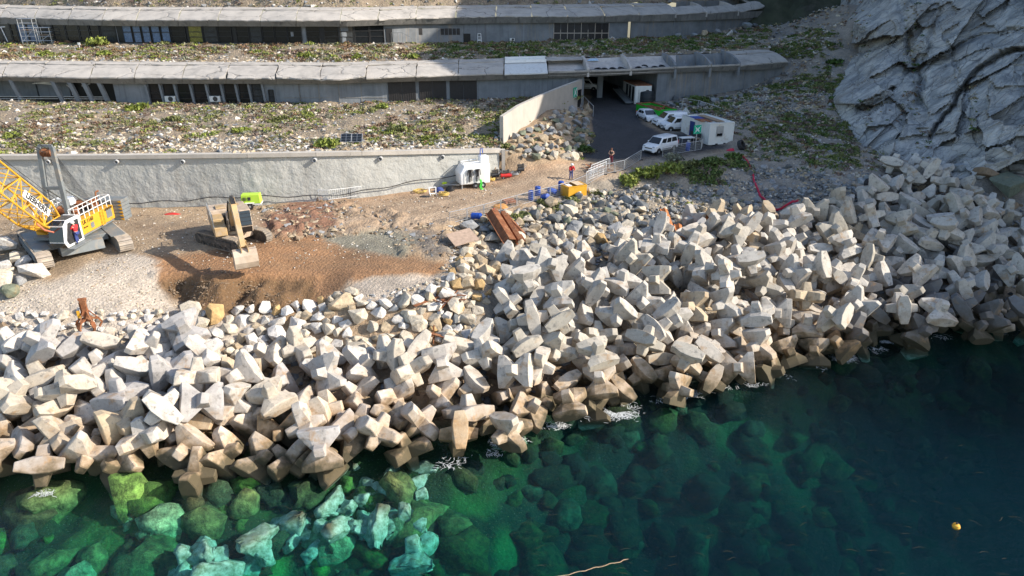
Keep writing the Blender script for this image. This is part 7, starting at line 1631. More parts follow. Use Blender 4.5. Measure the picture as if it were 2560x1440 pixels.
# --- plants
def leaf_material():
    N = NT('scrub_leaves'); p = N.pos(); c = N.mix(1.0, N.attr('tint'), N.ramp(N.noise(p, 3, 3), [(0.3,.7),(.7,1.3)]), 'MULTIPLY'); N.b.inputs['Specular IOR Level'].default_value = .25
    return N.fin(c, 0.7)
m_leaf = leaf_material()
def leaf_cloud(P, Rad, H, nl, C, seed, size=.16, flatness=.6):
    """little leaf quads filling half-domes; returns V, F, colour"""
    rs = np.random.RandomState(seed); idx = np.repeat(np.arange(len(P)), nl); n = len(idx)
    t = rs.uniform(0, 6.283, n); u = rs.rand(n); ph = np.arccos(1-u*.98); rr = rs.uniform(.55,1.0,n)
    lob = 1+.28*np.sin(t*3+idx*1.7)+.15*np.sin(t*5+idx)
    c = P[idx] + np.stack([np.cos(t)*np.sin(ph)*rr*lob*Rad[idx], np.sin(t)*np.sin(ph)*rr*lob*Rad[idx], np.cos(ph)*rr*H[idx]], -1)
    s = size*rs.uniform(.6,1.4,n)*np.clip(Rad[idx]*1.6,.5,1.3)
    a = rs.normal(size=(n,3)); a /= np.linalg.norm(a,axis=1)[:,None]; b = rs.normal(size=(n,3)); b[:,2] *= flatness; b -= a*(a*b).sum(1)[:,None]; b /= np.linalg.norm(b,axis=1)[:,None]
    a *= s[:,None]; b *= (s*.6)[:,None]
    V = np.stack([c-a, c-b, c+a, c+b], 1).reshape(-1,3); F = np.arange(4*n).reshape(-1,4)
    col = C[idx]*rs.uniform(.7,1.35,(n,1)); return V, F, np.repeat(col, 4, 0)
PC = dict(lime=(.19,.22,.045), green=(.10,.14,.035), dkgreen=(.055,.10,.022), olive=(.16,.17,.06), brown=(.19,.115,.065), mauve=(.17,.12,.095), straw=(.30,.25,.14), grey=(.2,.2,.14))
def plants(name, P, names, r0, r1, hk, nl, seed, size=.14):
    rs = np.random.RandomState(seed); n = len(P); C = np.array([PC[k] for k in names])[rs.randint(0,len(names),n)]; Rd = r0+(r1-r0)*rs.rand(n)**1.8
    V, F, c = leaf_cloud(P, Rd, Rd*hk*rs.uniform(.7,1.2,n), nl, C, seed+1, size); o = link(name, np_mesh(name, V, F, m_leaf, False, c)); tag(o, kind='stuff')
def patchy(P, seed, thr, sc=.22):
    return P[fbm(P[:,0]*sc+seed, P[:,1]*sc, 3) > thr]
plants('lower_bank_scrub', patchy(on_banks('lower_bank', 4800, 70, (0,1), (.06,1)), 3, -.18), ['lime','olive','mauve','brown','mauve','grey','straw','brown','olive','grey'], .2, .7, .5, 26, 71)
plants('lower_bank_greens', patchy(on_banks('lower_bank', 1300, 170, (0,1), (.04,.9)), 9, .15), ['lime','olive','olive'], .25, .85, .5, 34, 171)
plants('middle_bank_scrub', patchy(on_banks('middle_bank', 3300, 72, (0,1), (.1,1)), 5, -.2), ['brown','mauve','brown','straw','olive','lime','grey'], .25, .9, .5, 28, 73)
plants('middle_bank_greens', on_banks('middle_bank', 900, 74, (.62,1), (.1,.9)), ['green','dkgreen','olive','green'], .3, .9, .5, 34, 75)
plants('hillside_scrub', on_banks('hillside', 900, 76, (0,1), (0,.12)), ['olive','straw','mauve','lime'], .3, .9, .6, 26, 77)
GR1 = [[(1930,110),(2030,70),(2100,90),(2090,140),(1990,150),(1900,130)],[(1680,262),(1850,240),(1990,190),(2060,180),(2090,230),(1980,240),(1850,262),(1800,290),(1700,275)],[(1900,300),(2000,275),(2080,290),(2140,345),(2150,420),(2080,430),(1990,395),(1890,380),(1840,350)],[(1700,410),(1760,400),(1860,400),(1880,430),(1800,470),(1720,460)],[(2060,170),(2110,160),(2120,240),(2160,330),(2120,330),(2080,260)]]
GN = np.concatenate([patchy(on_ground(pl, 760, 80+i), 2+i, -.16, .3) for i, pl in enumerate(GR1)])
plants('slope_ground_cover', GN, ['green','dkgreen','olive','green','olive','mauve'], .2, .8, .5, 34, 90)
plants('scree_scrub', np.concatenate([patchy(on_ground([(1690,285),(1850,240),(2080,180),(2110,250),(2170,350),(2230,450),(1960,430),(1840,400),(1850,340)], 1300, 191), 4, -.15, .4), on_ground([(1720,112),(1850,60),(1930,5),(2130,5),(2090,170),(2000,190),(1900,130)], 330, 192)]), ['brown','mauve','olive','grey','dkgreen','straw'], .2, .75, .5, 28, 193)
gx_, gy_, CV = CLIFF; rs9 = np.random.RandomState(8); cp = []
for x0, x1, y0, y1, n in ((2262,2306,10,290,70),(2110,2180,0,150,60),(2150,2260,250,330,25),(2425,2445,200,330,14),(2290,2330,330,420,18),(2180,2230,380,450,30)):
    for _ in range(n): cp.append(CV[int((rs9.uniform(y0,y1)-gy_[0])/3.5), int((rs9.uniform(x0,x1)-gx_[0])/3.5)])
plants('cliff_scrub', np.array(cp), ['olive','dkgreen','brown','mauve','straw'], .15, .6, .6, 26, 195)
plants('fence_weeds', np.concatenate([on_ground([(1230,560),(1330,525),(1470,480),(1480,500),(1350,545),(1250,575)], 40, 95), on_ground([(1440,395),(1480,330),(1485,395),(1450,405)], 30, 96), on_ground([(1270,390),(1340,330),(1460,290),(1470,390)], 22, 97), on_ground([(1500,470),(1700,460),(1900,500),(1800,540)], 26, 98)]), ['olive','lime','olive','straw'], .2, .6, .7, 36, 99)
def shrub(loc, r, h, tint, label, seed, n=420, group='shrubs'):
    o = empty('shrub', tuple(loc), 0, label, 'shrub', group); rs = np.random.RandomState(seed); k = 7
    Pc = np.stack([rs.uniform(-.6,.6,k)*r, rs.uniform(-.5,.5,k)*r, rs.uniform(0,.35,k)*h],-1); V, F, c = leaf_cloud(Pc, rs.uniform(.4,.65,k)*r, rs.uniform(.5,.8,k)*h, n//k, np.array([PC[tint]]*k)*rs.uniform(.7,1.25,(k,1)), seed, .17)
    link('foliage', np_mesh('foliage', V, F, m_leaf, False, c), o); st = MB()
    for i in range(6): t = i*1.05; st.tube((0,0,-.15), (math.cos(t)*r*.5, math.sin(t)*r*.5, h*.6), .03, 5, .012)
    st.build('stems', m_wood, o)
for nm, px, py, r, h, t, lb in (('middle_bank',245,116,1.9,1.5,'lime','bright green shrub standing highest in front of the upper glazing'),('middle_bank',117,140,1.3,.8,'lime','lime green shrub low on the left of the upper bank'),('middle_bank',265,140,1.1,.7,'lime','lime green shrub below the bright one on the upper bank'),('middle_bank',412,112,1.0,.6,'olive','olive shrub right of the bright one on the upper bank'),('middle_bank',760,142,1.1,.7,'lime','lime green shrub near the roof edge on the upper bank'),('middle_bank',1030,145,1.3,.8,'lime','lime green shrub at the shade edge of the upper bank'),('middle_bank',890,146,.9,.6,'lime','small lime shrub right of centre on the upper bank'),('middle_bank',1188,106,.8,.5,'green','green tuft under the dark door of the upper building'),
    ('lower_bank',350,277,1.5,.9,'lime','bright green shrub near the lower facade on the left bank'),('lower_bank',440,302,.9,.6,'olive','olive shrub right of the bright one on the lower bank'),('lower_bank',822,366,1.2,.8,'lime','lime shrub at the wall edge left of the solar panels'),('lower_bank',992,330,1.1,.8,'olive','olive green shrub right of the solar panels'),('lower_bank',600,330,.9,.6,'lime','lime shrub in the middle of the lower bank'),('lower_bank',700,300,.9,.6,'olive','olive shrub under the concrete panels on the lower bank'),('lower_bank',40,345,1.0,.6,'lime','lime shrub at the far left of the lower bank'),('lower_bank',1075,355,.8,.6,'lime','small lime shrub near the right end of the retaining wall'),('lower_bank',950,270,1.0,.6,'lime','lime shrub under the first dark garage door')):
    shrub(on_bank(nm, px, py), r, h, t, lb, int(px+py))
for px, py, r, h, t, lb in ((1575,462,1.5,1.2,'lime','leftmost and lowest round lime bush below the mesh fence'),(1622,440,1.7,1.4,'lime','middle round lime bush below the mesh fence'),(1668,434,1.8,1.5,'lime','largest round lime bush below the white passenger van'),(1720,418,1.4,.9,'olive','olive bush right of the round lime bushes'),(1690,402,1.2,.9,'grey','dry grey bush just below the passenger van'),(1775,412,1.5,.9,'green','green bush in shade below the site office'),(1835,398,1.2,.8,'green','green bush by the crimson cloth'),(1370,517,1.2,.7,'olive','olive bush under the fence by the blue barrels'),(1300,545,1.0,.6,'olive','olive bush beside the rusty sheet piles'),(1437,505,.9,.5,'olive','olive bush under the yellow box'),(1260,372,.9,.7,'olive','olive tuft between the wall end and the rock heap'),(1462,380,1.0,.7,'dkgreen','dark bush between the rock heap and the asphalt'),(2085,160,1.6,1.0,'dkgreen','dark bush at the top left of the cliff'),(1745,258,1.6,1.1,'green','green bush behind the skip at the wall foot'),(1490,487,.8,.5,'olive','yellowish tuft on the rubble below the white barriers')):
    shrub(ground_at(px, py), r, h, t, lb, int(px+py))
# ------------------------------------------------------------------ armour blocks put down where they came to rest
def block_tint(px, py, z, rs):
    if z < -0.6: c = (.5,.52,.46)
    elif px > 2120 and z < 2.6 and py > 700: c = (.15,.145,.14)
    elif px < 1180: c = rs.choice([(.54,.49,.43),(.51,.465,.41),(.49,.44,.385),(.54,.47,.38),(.42,.39,.355),(.38,.355,.335),(.46,.40,.32)])
    else: c = rs.choice([(.48,.435,.375),(.47,.43,.375),(.45,.415,.365),(.50,.445,.375),(.43,.385,.315)])
    if rs.random() < .05: c = (.47,.37,.25)
    v = rs.uniform(.93,1.06); return (c[0]*v, c[1]*v, c[2]*v, 1)
def build_blocks(data, keep):
    rs = random.Random(9); items = []; rest = []
    for i, (x,y,z,a,b,c,d) in enumerate(data):
        px, py = proj(x, y, z); old = px < 1180
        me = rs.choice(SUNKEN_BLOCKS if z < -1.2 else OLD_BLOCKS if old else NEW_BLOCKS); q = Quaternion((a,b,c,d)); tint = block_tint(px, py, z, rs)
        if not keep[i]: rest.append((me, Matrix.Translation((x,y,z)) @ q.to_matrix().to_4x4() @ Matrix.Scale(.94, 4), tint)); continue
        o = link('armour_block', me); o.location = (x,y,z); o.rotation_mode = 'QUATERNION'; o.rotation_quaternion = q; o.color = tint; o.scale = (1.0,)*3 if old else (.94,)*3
        if False and 100 < i < 260 and rs.random() < .3: o.scale = (1.05,1.05,1.05)
        ax = q @ Vector((0,0,1)); lx = q @ Vector((1,0,0)); vw = Vector((0,.85,-.5))
        pose = 'facing outwards' if abs(ax.dot(vw)) > .82 else 'on end' if abs(lx.z) > .75 else 'lying flat' if abs(ax.z) > .75 else 'on its side'
        hz_ = 'under water' if z < -.5 else 'at the waterline' if z < 1.3 else 'midway up' if z < 4.3 else 'high up'
        side = land(px); col = 'dark' if tint[0] < .2 else 'rusty tan' if tint[2] < .27 else 'pale' if old else 'grey' if px > 2080 else 'beige'
        tag(o, None, 'concrete block', 'concrete armour blocks along the shore'); items.append((o, '%s armour block %s, %s below %s' % (col, pose, hz_, side.replace('the ','')), px))
    singled(items)
    if rest:
        bm = bmesh.new()
        for me, M, t in rest:
            m2 = me.copy(); m2.transform(M); bm.from_mesh(m2); bpy.data.meshes.remove(m2)
        me = bpy.data.meshes.new('deeper_armour_blocks'); bm.to_mesh(me); bm.free(); me.materials.append(m_block); o = link('deeper_armour_blocks', me); o.color = (.46,.43,.39,1); tag(o, kind='stuff')
from mathutils import Quaternion
